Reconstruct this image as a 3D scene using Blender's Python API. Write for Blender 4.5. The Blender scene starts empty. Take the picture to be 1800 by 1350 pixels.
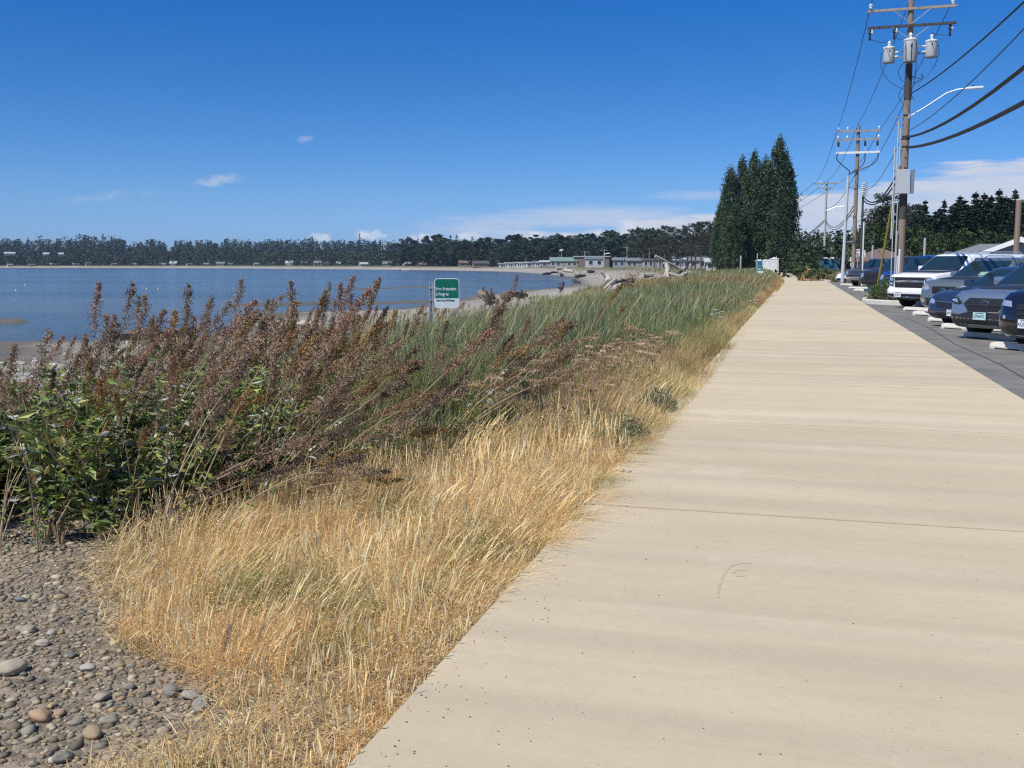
import bpy, bmesh, math, random
import numpy as np
from mathutils import Vector, Matrix
from mathutils.bvhtree import BVHTree

# ------------------------------------------------------------ camera, sky, sun
SC = bpy.context.scene
COL = SC.collection
PITCH = math.radians(6.686); YAW = math.radians(15.541); EYE = 1.5; FPX = 1800.0
cd = bpy.data.cameras.new('camera'); cam = bpy.data.objects.new('camera', cd); COL.objects.link(cam)
cam.location = (0, 0, EYE); cam.rotation_euler = (math.pi/2 - PITCH, 0, YAW)
cd.sensor_width = 36.0; cd.lens = 36.0; cd.clip_start = 0.05; cd.clip_end = 12000
SC.camera = cam
SUN_EL = math.radians(54); SUN_AZ = math.radians(-148)      # azimuth clockwise from +Y
sl = bpy.data.lights.new('sun', 'SUN'); sun = bpy.data.objects.new('sun', sl); COL.objects.link(sun)
sl.energy = 4.9; sl.angle = math.radians(0.53); sl.color = (1.0, 0.955, 0.88)
sdir = Vector((math.sin(SUN_AZ)*math.cos(SUN_EL), math.cos(SUN_AZ)*math.cos(SUN_EL), math.sin(SUN_EL)))
sun.rotation_euler = sdir.to_track_quat('Z', 'Y').to_euler()
sun.location = (0, 0, 50)
SC.view_settings.view_transform = 'Standard'; SC.view_settings.look = 'None'
SC.view_settings.exposure = 0.0; SC.view_settings.gamma = 1.0
SC.render.engine = 'CYCLES'
SC.cycles.use_denoising = False; SC.cycles.filter_width = 1.25; SC.cycles.sample_clamp_indirect = 4.0
SC.cycles.max_bounces = 6; SC.cycles.transparent_max_bounces = 8
SC.cycles.diffuse_bounces = 3; SC.cycles.glossy_bounces = 3

class NT:
    """tiny node helper"""
    def __init__(s, tree): s.t = tree; s.n = tree.nodes; s.l = tree.links
    def new(s, typ, **kw):
        n = s.n.new(typ)
        for k, v in kw.items(): setattr(n, k, v)
        return n
    def inp(s, sock, v):
        if isinstance(v, bpy.types.NodeSocket): s.l.new(v, sock)
        elif v is not None:
            if hasattr(sock.default_value, '__len__') and not hasattr(v, '__len__'): v = (v, v, v, 1)[:len(sock.default_value)]
            if hasattr(v, '__len__') and len(sock.default_value) == 4 and len(v) == 3: v = (*v, 1)
            sock.default_value = v
    def math(s, op, a, b=None, c=None, clamp=False):
        n = s.new('ShaderNodeMath', operation=op, use_clamp=clamp)
        s.inp(n.inputs[0], a); s.inp(n.inputs[1], b); s.inp(n.inputs[2], c)
        return n.outputs[0]
    def mix(s, f, a, b, mode='MIX'):
        n = s.new('ShaderNodeMix', data_type='RGBA', blend_type=mode)
        s.inp(n.inputs[0], f); s.inp(n.inputs[6], a); s.inp(n.inputs[7], b)
        return n.outputs[2]
    def noise(s, vec, scale, detail=4, rough=0.55, out=0):
        n = s.new('ShaderNodeTexNoise'); s.inp(n.inputs['Vector'], vec)
        n.inputs['Scale'].default_value = scale; n.inputs['Detail'].default_value = detail; n.inputs['Roughness'].default_value = rough
        return n.outputs[out]
    def voro(s, vec, scale, out='Distance', feature='F1'):
        n = s.new('ShaderNodeTexVoronoi', feature=feature); s.inp(n.inputs['Vector'], vec); n.inputs['Scale'].default_value = scale
        return n.outputs[out]
    def ramp(s, f, stops):
        n = s.new('ShaderNodeValToRGB'); s.inp(n.inputs[0], f); e = n.color_ramp.elements
        e[0].position, e[0].color = stops[0][0], (*stops[0][1], 1)
        e[1].position, e[1].color = stops[-1][0], (*stops[-1][1], 1)
        for p, c in stops[1:-1]:
            q = e.new(p); q.color = (*c, 1)
        return n.outputs[0]
    def mrange(s, v, a, b, c=0., d=1., smooth=True):
        n = s.new('ShaderNodeMapRange', interpolation_type='SMOOTHSTEP' if smooth else 'LINEAR')
        s.inp(n.inputs[0], v); s.inp(n.inputs[1], a); s.inp(n.inputs[2], b); s.inp(n.inputs[3], c); s.inp(n.inputs[4], d)
        return n.outputs[0]
    def mapping(s, vec, scale=(1,1,1), rot=(0,0,0)):
        n = s.new('ShaderNodeMapping'); s.inp(n.inputs[0], vec); n.inputs['Scale'].default_value = scale; n.inputs['Rotation'].default_value = rot
        return n.outputs[0]
    def bump(s, h, strength=0.3, dist=0.01):
        n = s.new('ShaderNodeBump'); s.inp(n.inputs['Height'], h)
        n.inputs['Strength'].default_value = strength; n.inputs['Distance'].default_value = dist
        return n.outputs[0]

# world: Nishita sky, plus thin cloud laid out by compass direction and height above the horizon
W = bpy.data.worlds.new('World'); SC.world = W; W.use_nodes = True
w = NT(W.node_tree); w.n.clear()
sky = w.new('ShaderNodeTexSky', sky_type='NISHITA'); sky.sun_disc = False
sky.sun_elevation = SUN_EL; sky.sun_rotation = SUN_AZ
sky.altitude = 0; sky.air_density = 1.0; sky.dust_density = 0.35; sky.ozone_density = 2.2
geo = w.new('ShaderNodeTexCoord'); V = geo.outputs['Generated']
sep = w.new('ShaderNodeSeparateXYZ'); w.inp(sep.inputs[0], V)
az = w.math('MULTIPLY', w.math('ARCTAN2', sep.outputs[0], sep.outputs[1]), 180/math.pi)
el = w.math('MULTIPLY', w.math('ARCSINE', sep.outputs[2]), 180/math.pi)
hs = w.new('ShaderNodeHueSaturation'); hs.inputs['Saturation'].default_value = 1.3; hs.inputs['Value'].default_value = 1.0
w.inp(hs.inputs['Color'], sky.outputs[0])
grade = w.ramp(w.math('DIVIDE', el, 90, clamp=True), [(0.0, (.40, .585, 1.22)), (.02, (.40, .59, 1.14)), (.04, (.385, .56, .93)), (.075, (.325, .53, .84)), (.108, (.265, .51, .78)), (.15, (.18, .50, .81)), (.5, (.5, .75, .9)), (1.0, (.55, .78, .9))])
SKYCOL = w.mix(1.0, w.mix(1.0, hs.outputs[0], grade, 'MULTIPLY'), (1.0, 1.135, 1.27), 'MULTIPLY')
cmb = w.new('ShaderNodeCombineXYZ'); w.inp(cmb.inputs[0], az); w.inp(cmb.inputs[1], el)
A = cmb.outputs[0]
wn = w.noise(w.mapping(A, (0.14, 1.1, 1)), 1.0, 6, 0.6)      # streaky
pf = w.noise(w.mapping(A, (1.0, 1.6, 1)), 1.0, 6, 0.62)      # puffy
def blob(a0, e0, ra, re, tilt=0.0):
    da = w.math('SUBTRACT', az, a0); de = w.math('SUBTRACT', w.math('SUBTRACT', el, e0), w.math('MULTIPLY', da, tilt))
    q = w.math('ADD', w.math('POWER', w.math('ABSOLUTE', w.math('DIVIDE', da, ra)), 2.0), w.math('POWER', w.math('ABSOLUTE', w.math('DIVIDE', de, re)), 2.0))
    return w.math('SUBTRACT', 1.0, q)
def azel(px, py):
    c, s_ = math.cos(PITCH), math.sin(PITCH)
    dx, dy, dz = (px-900), FPX*c + (675-py)*s_, -FPX*s_ + (675-py)*c
    return math.degrees(math.atan2(dx, dy)) - math.degrees(YAW), math.degrees(math.atan2(dz, math.hypot(dx, dy)))
SKY = SKYCOL
def add_cloud(sky_in, mask_out, colr, amt):
    return w.mix(w.math('MULTIPLY', mask_out, amt, clamp=True), sky_in, colr)
CW = (6.3, 6.5, 7.3)
# long bank behind the poles and the poplars (top edge rises to the right)
top = w.math('ADD', 2.05, w.math('MULTIPLY', w.mrange(az, -10, 12, 0, 1, False), 3.6))
top = w.math('ADD', top, w.math('MULTIPLY', w.math('SUBTRACT', wn, 0.5), 3.2))
bank = w.math('MULTIPLY', w.mrange(w.math('SUBTRACT', top, el), -0.05, 0.5), w.mrange(az, -26, -6))
bank = w.math('MULTIPLY', bank, w.mrange(el, -0.5, 2.4, 0.45, 1.0))
SKY = add_cloud(SKY, bank, CW, w.mrange(wn, 0.25, 0.65, 0.45, 0.9))
a0, e0 = azel(1000, 385)
st = w.mrange(w.math('ADD', blob(a0, e0, 9.5, 0.75, 0.03), w.math('MULTIPLY', w.math('SUBTRACT', wn, 0.5), 2.5)), 0.0, 1.2)
SKY = add_cloud(SKY, st, CW, 0.55)
a0, e0 = azel(1220, 342)
st = w.mrange(w.math('ADD', blob(a0, e0, 3.5, 0.35, 0.0), w.math('MULTIPLY', w.math('SUBTRACT', wn, 0.5), 2.5)), 0.0, 1.2)
SKY = add_cloud(SKY, st, CW, 0.3)
for px, py, rp, rq, am in [(388, 315, 1.5, 0.4, .55), (535, 245, .6, .25, .4), (190, 345, 3.2, .35, .22)]:
    a0, e0 = azel(px, py)
    m = w.mrange(w.math('ADD', blob(a0, e0, rp, rq, 0.12), w.math('MULTIPLY', w.math('SUBTRACT', pf, 0.5), 3.0)), 0.1, 1.6)
    SKY = add_cloud(SKY, m, CW, am)
pf2 = w.noise(w.mapping(A, (2.2, 3.4, 1)), 1.0, 5, 0.6)
for px, py, rp, rq in [(562, 418, .8, .3), (650, 414, 1.1, .4), (745, 417, 1.1, .3), (825, 415, 1.0, .3), (935, 414, 1.3, .3), (1050, 412, .9, .3), (1108, 402, .8, .45), (1000, 415, .8, .3)]:
    a0, e0 = azel(px, py)
    m = w.mrange(w.math('ADD', blob(a0, e0, rp, rq), w.math('MULTIPLY', w.math('SUBTRACT', pf2, 0.5), 2.6)), 0.05, 1.5)
    SKY = add_cloud(SKY, m, (7.6, 7.7, 8.3), 0.8)
bg = w.new('ShaderNodeBackground'); w.inp(bg.inputs[0], SKY); bg.inputs[1].default_value = 0.105
wo = w.new('ShaderNodeOutputWorld'); w.l.new(bg.outputs[0], wo.inputs[0])

# ------------------------------------------------------------ helpers
RNG = np.random.default_rng(7); random.seed(7)
def tag(o, label=None, cat=None, group=None, kind=None):
    if label: o['label'] = label
    if cat: o['category'] = cat
    if group: o['group'] = group
    if kind: o['kind'] = kind
    return o
def empty(name, loc=(0, 0, 0), rz=0.0):
    o = bpy.data.objects.new(name, None); COL.objects.link(o); o.location = loc; o.rotation_euler = (0, 0, rz)
    o.empty_display_size = 0.2
    return o
def link(name, me, m=None, parent=None):
    o = bpy.data.objects.new(name, me); COL.objects.link(o)
    if m is not None:
        for q in (m if isinstance(m, (list, tuple)) else [m]): me.materials.append(q)
    if parent is not None: o.parent = parent
    return o
def copy_tree(o, parent=None, name=None):
    c = o.copy(); COL.objects.link(c); c.parent = parent
    for ch in list(o.children): copy_tree(ch, c)
    return c
class MB:
    """collects simple shapes in one mesh"""
    def __init__(s): s.v = []; s.f = []; s.m = []; s.k = 0
    def add(s, vs, fs, k=None):
        b = len(s.v); s.v += [tuple(p) for p in vs]; s.f += [tuple(b+i for i in f) for f in fs]; s.m += [s.k if k is None else k]*len(fs)
        return s
    def box(s, c, size, rot=None, taper=1.0, k=None):
        x, y, z = size[0]/2, size[1]/2, size[2]/2
        vs = [Vector((sx*x*(taper if sz > 0 else 1), sy*y*(taper if sz > 0 else 1), sz*z)) for sz in (-1, 1) for sy in (-1, 1) for sx in (-1, 1)]
        if rot is not None: vs = [rot @ v for v in vs]
        vs = [v+Vector(c) for v in vs]
        return s.add(vs, [(0, 2, 3, 1), (4, 5, 7, 6), (0, 1, 5, 4), (2, 6, 7, 3), (0, 4, 6, 2), (1, 3, 7, 5)], k)
    def bevbox(s, c, size, b=0.02, rot=None, k=None):
        bm = bmesh.new(); bmesh.ops.create_cube(bm, size=1)
        for v in bm.verts: v.co = Vector((v.co.x*size[0], v.co.y*size[1], v.co.z*size[2]))
        bmesh.ops.bevel(bm, geom=bm.edges[:], offset=b, segments=2, affect='EDGES', profile=0.6)
        bm.verts.index_update()
        vs = [(rot @ v.co if rot is not None else v.co)+Vector(c) for v in bm.verts]; fs = [[v.index for v in f.verts] for f in bm.faces]
        bm.free(); return s.add(vs, fs, k)
    def tube(s, pts, rad, n=8, caps=True, k=None):
        pts = [Vector(p) for p in pts]; N = len(pts)
        if not hasattr(rad, '__len__'): rad = [rad]*N
        vs = []; fs = []; prev = None
        for i, p in enumerate(pts):
            d = (pts[min(i+1, N-1)]-pts[max(i-1, 0)])
            d = d.normalized() if d.length > 1e-9 else Vector((0, 0, 1))
            if prev is None: u = d.cross(Vector((0, 0, 1)) if abs(d.z) < .9 else Vector((1, 0, 0))).normalized()
            else: u = (prev-d*prev.dot(d)).normalized()
            prev = u; q = d.cross(u)
            for j in range(n):
                a = 2*math.pi*j/n; vs.append(p+(u*math.cos(a)+q*math.sin(a))*rad[i])
        for i in range(N-1):
            for j in range(n): fs.append((i*n+j, i*n+(j+1) % n, (i+1)*n+(j+1) % n, (i+1)*n+j))
        if caps: fs.append(tuple(range(n))[::-1]); fs.append(tuple((N-1)*n+j for j in range(n)))
        return s.add(vs, fs, k)
    def lathe(s, prof, c=(0, 0, 0), n=16, axis='Z', k=None):
        vs = []; fs = []
        for r, z in prof:
            for j in range(n):
                a = 2*math.pi*j/n; p = (r*math.cos(a), r*math.sin(a), z)
                if axis == 'Y': p = (p[0], p[2], p[1])
                if axis == 'X': p = (p[2], p[0], p[1])
                vs.append(Vector(p)+Vector(c))
        for i in range(len(prof)-1):
            for j in range(n): fs.append((i*n+j, i*n+(j+1) % n, (i+1)*n+(j+1) % n, (i+1)*n+j))
        fs.append(tuple(range(n))[::-1]); fs.append(tuple((len(prof)-1)*n+j for j in range(n)))
        return s.add(vs, fs, k)
    def prism(s, poly, axis, a, b, k=None):
        """extrude a 2-D polygon along an axis between a and b"""
        n = len(poly)
        def P(q, t): return {'x': (t, q[0], q[1]), 'y': (q[0], t, q[1]), 'z': (q[0], q[1], t)}[axis]
        vs = [P(q, a) for q in poly]+[P(q, b) for q in poly]
        fs = [tuple(range(n))[::-1], tuple(range(n, 2*n))]+[(i, (i+1) % n, n+(i+1) % n, n+i) for i in range(n)]
        return s.add(vs, fs, k)
    def mesh(s, name, smooth=False):
        me = bpy.data.meshes.new(name); me.from_pydata([tuple(v) for v in s.v], [], s.f); 
        me.polygons.foreach_set('material_index', s.m)
        bm = bmesh.new(); bm.from_mesh(me); bmesh.ops.recalc_face_normals(bm, faces=bm.faces[:]); bm.to_mesh(me); bm.free()
        if smooth: me.polygons.foreach_set('use_smooth', [True]*len(me.polygons)); me.set_sharp_from_angle(angle=math.radians(38))
        me.update(); return me
    def build(s, name, m, parent=None, smooth=False): return link(name, s.mesh(name, smooth), m, parent)
def np_mesh(name, V, polys, colors=None, smooth=False, uv=None):
    """V (n,3); polys = list of int arrays (m,k); colors (n,3)"""
    me = bpy.data.meshes.new(name); me.vertices.add(len(V)); me.vertices.foreach_set('co', np.asarray(V, np.float32).ravel())
    loops = np.concatenate([p.ravel() for p in polys]).astype(np.int32)
    tot = np.concatenate([np.full(len(p), p.shape[1]) for p in polys]).astype(np.int32)
    start = np.concatenate([[0], np.cumsum(tot)[:-1]]).astype(np.int32)
    me.loops.add(len(loops)); me.loops.foreach_set('vertex_index', loops)
    me.polygons.add(len(tot)); me.polygons.foreach_set('loop_start', start); me.polygons.foreach_set('loop_total', tot)
    me.polygons.foreach_set('use_smooth', np.full(len(tot), smooth, bool))
    if colors is not None:
        a = me.color_attributes.new('Col', 'FLOAT_COLOR', 'POINT'); c = np.ones((len(V), 4), np.float32); c[:, :3] = colors
        a.data.foreach_set('color', c.ravel())
    me.update(calc_edges=True); return me
def vnoise(x, y, scale, seed=0, octaves=3):
    x = np.asarray(x, float)/scale; y = np.asarray(y, float)/scale; r = np.zeros_like(x+y); amp = 1.; tot = 0.
    for o in range(octaves):
        xi = np.floor(x).astype(np.int64); yi = np.floor(y).astype(np.int64); fx = x-xi; fy = y-yi
        fx = fx*fx*(3-2*fx); fy = fy*fy*(3-2*fy)
        def h(a, b):
            n = (a*374761393+b*668265263+seed*974711+o*1013) & 0x7fffffff
            n = ((n ^ (n >> 13))*1274126177) & 0x7fffffff
            return ((n ^ (n >> 16)) & 0xffff)/65535.
        v = (h(xi, yi)*(1-fx)+h(xi+1, yi)*fx)*(1-fy)+(h(xi, yi+1)*(1-fx)+h(xi+1, yi+1)*fx)*fy
        r += v*amp; tot += amp; amp *= .5; x = x*2+3.7; y = y*2+1.3
    return r/tot
def sstep(a, b, x): t = np.clip((np.asarray(x, float)-a)/(b-a), 0, 1); return t*t*(3-2*t)

def mat(name, color, rough=0.6, metal=0.0, var=0.15, scale=6.0, bump=0.0, bscale=40., dist=0.005, spec=0.5, coat=0.0, col2=None, stretch=(1, 1, 1), attr=False, transl=0.0, emit=None):
    m = bpy.data.materials.new(name); m.use_nodes = True; t = NT(m.node_tree); b = t.n['Principled BSDF']
    tc = t.new('ShaderNodeTexCoord').outputs['Object']; vec = t.mapping(tc, stretch) if stretch != (1, 1, 1) else tc
    nz = t.noise(vec, scale, 5, 0.6)
    base = color
    if attr:
        a = t.new('ShaderNodeVertexColor'); a.layer_name = 'Col'; base = a.outputs[0]
    if col2 is not None: base = t.mix(t.mrange(nz, 0.4, 0.62), base if attr else (*color, 1), (*col2, 1))
    if var > 0:
        f = t.mrange(nz, 0.25, 0.75, 1-var, 1+var, False)
        cc = t.new('ShaderNodeCombineColor'); [t.inp(cc.inputs[i], f) for i in range(3)]
        base = t.mix(1.0, base if not isinstance(base, tuple) else (*base[:3], 1), cc.outputs[0], 'MULTIPLY')
    t.inp(b.inputs['Base Color'], base)
    b.inputs['Roughness'].default_value = rough; b.inputs['Metallic'].default_value = metal
    b.inputs['Specular IOR Level'].default_value = spec
    if coat: b.inputs['Coat Weight'].default_value = coat; b.inputs['Coat Roughness'].default_value = 0.04
    if bump: t.inp(b.inputs['Normal'], t.bump(t.noise(vec, bscale, 4, 0.6), bump, dist))
    if emit: b.inputs['Emission Color'].default_value = (*emit, 1); b.inputs['Emission Strength'].default_value = 1
    if transl:
        tr = t.new('ShaderNodeBsdfTranslucent'); t.inp(tr.inputs[0], base); mx = t.new('ShaderNodeMixShader'); mx.inputs[0].default_value = transl
        t.l.new(b.outputs[0], mx.inputs[1]); t.l.new(tr.outputs[0], mx.inputs[2]); t.l.new(mx.outputs[0], t.n['Material Output'].inputs[0])
    return m
# a point of the world seen at photo pixel (px, py) and height z, or at a ground distance
_F = np.array([-math.sin(YAW)*math.cos(PITCH), math.cos(YAW)*math.cos(PITCH), -math.sin(PITCH)]); _R = np.array([math.cos(YAW), math.sin(YAW), 0.]); _U = np.cross(_R, _F)
def G(px, py, z=0.0):
    d = _F*FPX+_R*(px-900)+_U*(675-py); t = (z-EYE)/d[2]; p = d*t; return float(p[0]), float(p[1]), z
def D(px, py, dist):
    d = _F*FPX+_R*(px-900)+_U*(675-py); t = dist/math.hypot(d[0], d[1]); p = d*t; return float(p[0]), float(p[1]), float(p[2])+EYE
def HV(px):      # ground direction of an image column near the horizon
    x, y, _ = D(px, 464, 1.0); return x, y

# ------------------------------------------------------------ ground, path, water
SEA = -2.2
WP = [(-40, 640), (0, 600), (120, 597), (200, 598), (330, 592), (400, 583), (455, 560), (490, 549), (560, 546), (680, 544), (760, 535), (820, 522), (900, 512), (960, 507), (1000, 503), (1010, 495), (1005, 488), (950, 482), (900, 478.5), (850, 476.7), (760, 475.2), (600, 473.4), (400, 471.8), (200, 471.2), (0, 471), (-300, 471)]
WPOLY = np.array([G(x, y, SEA)[:2] for x, y in WP]+[(-4000, 900), (-4000, -3000), (-60, -3000), (-36, -30), (-34, 10)])
def sdist(x, y):
    """distance to the waterline: + on land, - in the bay"""
    x = np.asarray(x, float); y = np.asarray(y, float); P = WPOLY; n = len(P); d = np.full(x.shape, 1e9); ins = np.zeros(x.shape, bool)
    for i in range(n):
        ax, ay = P[i]; bx, by = P[(i+1) % n]; ex, ey = bx-ax, by-ay
        t = np.clip(((x-ax)*ex+(y-ay)*ey)/(ex*ex+ey*ey), 0, 1); d = np.minimum(d, np.hypot(x-ax-t*ex, y-ay-t*ey))
        c = ((ay > y) != (by > y)) & (x < (bx-ax)*(y-ay)/((by-ay) if by != ay else 1e-9)+ax); ins ^= c
    return np.where(ins, -d, d)
BARS = [((420, 537), (760, 531), 2.2, .16), ((600, 509.5), (800, 503.5), 3.0, .12), ((-20, 566), (28, 566), 1.6, .2), ((820, 494), (1010, 491), 3.5, .08), ((860, 485), (1000, 486.5), 5, .1)]
BARS = [(G(*a, SEA)[:2], G(*b, SEA)[:2], w_, h_) for a, b, w_, h_ in BARS]
def zg(x, y, detail=True):
    x = np.asarray(x, float); y = np.asarray(y, float); sd = sdist(x, y); r = np.hypot(x, y)
    s = np.clip(sd/33., 0, 1)
    land = -0.06-2.14*(1-sstep(0, 1, s*.93+.07*s**3))
    sea = SEA-np.minimum(1.6, -sd*.035)
    z = np.where(sd > 0, land, sea)
    for (ax, ay), (bx, by), w_, h_ in BARS:
        ex, ey = bx-ax, by-ay; t = np.clip(((x-ax)*ex+(y-ay)*ey)/(ex*ex+ey*ey), 0, 1); dd = np.hypot(x-ax-t*ex, y-ay-t*ey)
        q = np.exp(-(dd/w_)**2)*(sd < 3); z = z*(1-q)+(SEA+h_*(q*1.6-.4))*q
    u = -1.26-x
    if detail:
        z = z+(vnoise(x, y, 1.7, 3)-.5)*.10*sstep(.6, 3, u)*sstep(0, 4, sd)*(1-sstep(60, 140, r))
        z = z+(vnoise(x, y, 9., 5)-.5)*.5*sstep(3, 9, u)*sstep(1, 12, sd)*(1-sstep(160, 320, r))
    # wooded rise behind the far shore
    far = sstep(60, 420, sd)*sstep(420, 900, r)*sstep(-30, -160, x)
    z = z+far*(8+5*vnoise(x, y, 260., 9, 2))
    return z
def zg1(x, y): return float(zg(np.array([x]), np.array([y]))[0])

def make_ground():
    va = -YAW*180/math.pi
    az_ = np.concatenate([np.arange(-180, va-34, 4.0), np.arange(va-34, va+34, 0.16), np.arange(va+34, 180.01, 4.0)])
    az_[-1] = 180; ar = np.radians(az_); rr = [0.0, .4, .8]
    while rr[-1] < 1880: rr.append(rr[-1]*(1.0105 if rr[-1] < 1500 else 1.05)+.0)
    rr = np.array(rr); R, Am = np.meshgrid(rr, ar, indexing='ij'); X = R*np.sin(Am); Y = R*np.cos(Am)
    Z = zg(X, Y); sd = sdist(X, Y)
    # under the path and the car park the ground stays a little lower
    under = (X > -1.3) & (X < 60) & (Y < 260); Z = np.where(under, np.minimum(Z, -0.11), Z)
    n, m = X.shape; idx = np.arange(n*m).reshape(n, m)
    q = np.stack([idx[:-1, :-1], idx[:-1, 1:], idx[1:, 1:], idx[1:, :-1]], -1).reshape(-1, 4)
    X, Y, Z, sd, R = [a.ravel() for a in (X, Y, Z, sd, R)]
    n1 = vnoise(X, Y, 2.2, 11)[:, None]; n2 = vnoise(X, Y, 14, 12)[:, None]; u = -1.26-X
    gravel = np.array([.235, .19, .135]); soil = np.array([.15, .125, .085]); beach = np.array([.29, .265, .22]); wet = np.array([.12, .108, .088]); sand = np.array([.34, .31, .26]); grass = np.array([.14, .13, .06]); wood = np.array([.05, .06, .03])
    c = gravel*(.85+.3*n1)
    f = sstep(5.5, 9, u)[:, None]; c = c*(1-f)+beach*(.8+.4*n1)*f
    f = (sstep(40, 120, R)*sstep(2, 12, sd))[:, None]; c = c*(1-f)+sand*(.85+.3*n2)*f
    f = (sstep(10, 30, sd)*sstep(60, 120, R)*sstep(.35, .6, n2[:, 0]+.25*sstep(14, 30, sd)))[:, None]; c = c*(1-f)+grass*(.7+.6*n1)*f
    f = (sstep(34, 60, sd)*sstep(300, 500, R))[:, None]; c = c*(1-f)+wood*f
    f = (1-sstep(1.0, 5.5, sd+2*n1[:, 0]))[:, None]; c = c*(1-f)+wet*(.8+.4*n2)*f
    f = (sstep(0, .8, -Y+5.2-u*.4+n1[:, 0])*0)[:, None]
    f = (sstep(0.3, 1.2, 2.6-u+.6*n1[:, 0])*sstep(4.0, 5.5, Y))[:, None]; c = c*(1-f)+soil*f
    f = sstep(1.0, 3., X-3)[:, None]*sstep(60, 80, R)[:, None]; c = c*(1-f)+grass*.8*f
    me = np_mesh('ground', np.stack([X, Y, Z], 1), [q], c, smooth=True)
    g = bpy.data.materials.new('gravelly_ground'); g.use_nodes = True; t = NT(g.node_tree); b = t.n['Principled BSDF']
    tc = t.new('ShaderNodeTexCoord').outputs['Object']; a = t.new('ShaderNodeVertexColor'); a.layer_name = 'Col'
    v1 = t.voro(tc, 26., 'Color'); v2 = t.voro(tc, 70., 'Color'); d1 = t.voro(tc, 26.); d2 = t.voro(tc, 70.)
    bw = t.new('ShaderNodeRGBToBW'); t.inp(bw.inputs[0], v1); bw2 = t.new('ShaderNodeRGBToBW'); t.inp(bw2.inputs[0], v2)
    f1 = t.mrange(bw.outputs[0], .2, .8, .72, 1.32, False); f2 = t.mrange(bw2.outputs[0], .2, .8, .8, 1.22, False)
    ff = t.math('MULTIPLY', t.math('MULTIPLY', f1, f2), t.mrange(t.noise(tc, 1.3, 5, .65), .3, .7, .85, 1.15, False))
    cc = t.new('ShaderNodeCombineColor'); [t.inp(cc.inputs[i], ff) for i in range(3)]
    t.inp(b.inputs['Base Color'], t.mix(1., a.outputs[0], cc.outputs[0], 'MULTIPLY'))
    b.inputs['Roughness'].default_value = .93; b.inputs['Specular IOR Level'].default_value = .25
    h = t.math('SUBTRACT', t.math('ADD', t.noise(tc, 90, 3), 1.0), t.math('ADD', t.math('MULTIPLY', d1, 1.2), t.math('MULTIPLY', d2, .5)))
    t.inp(b.inputs['Normal'], t.bump(h, .7, .012))
    o = link('ground', me, g); tag(o, kind='structure'); return o
make_ground()

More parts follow.
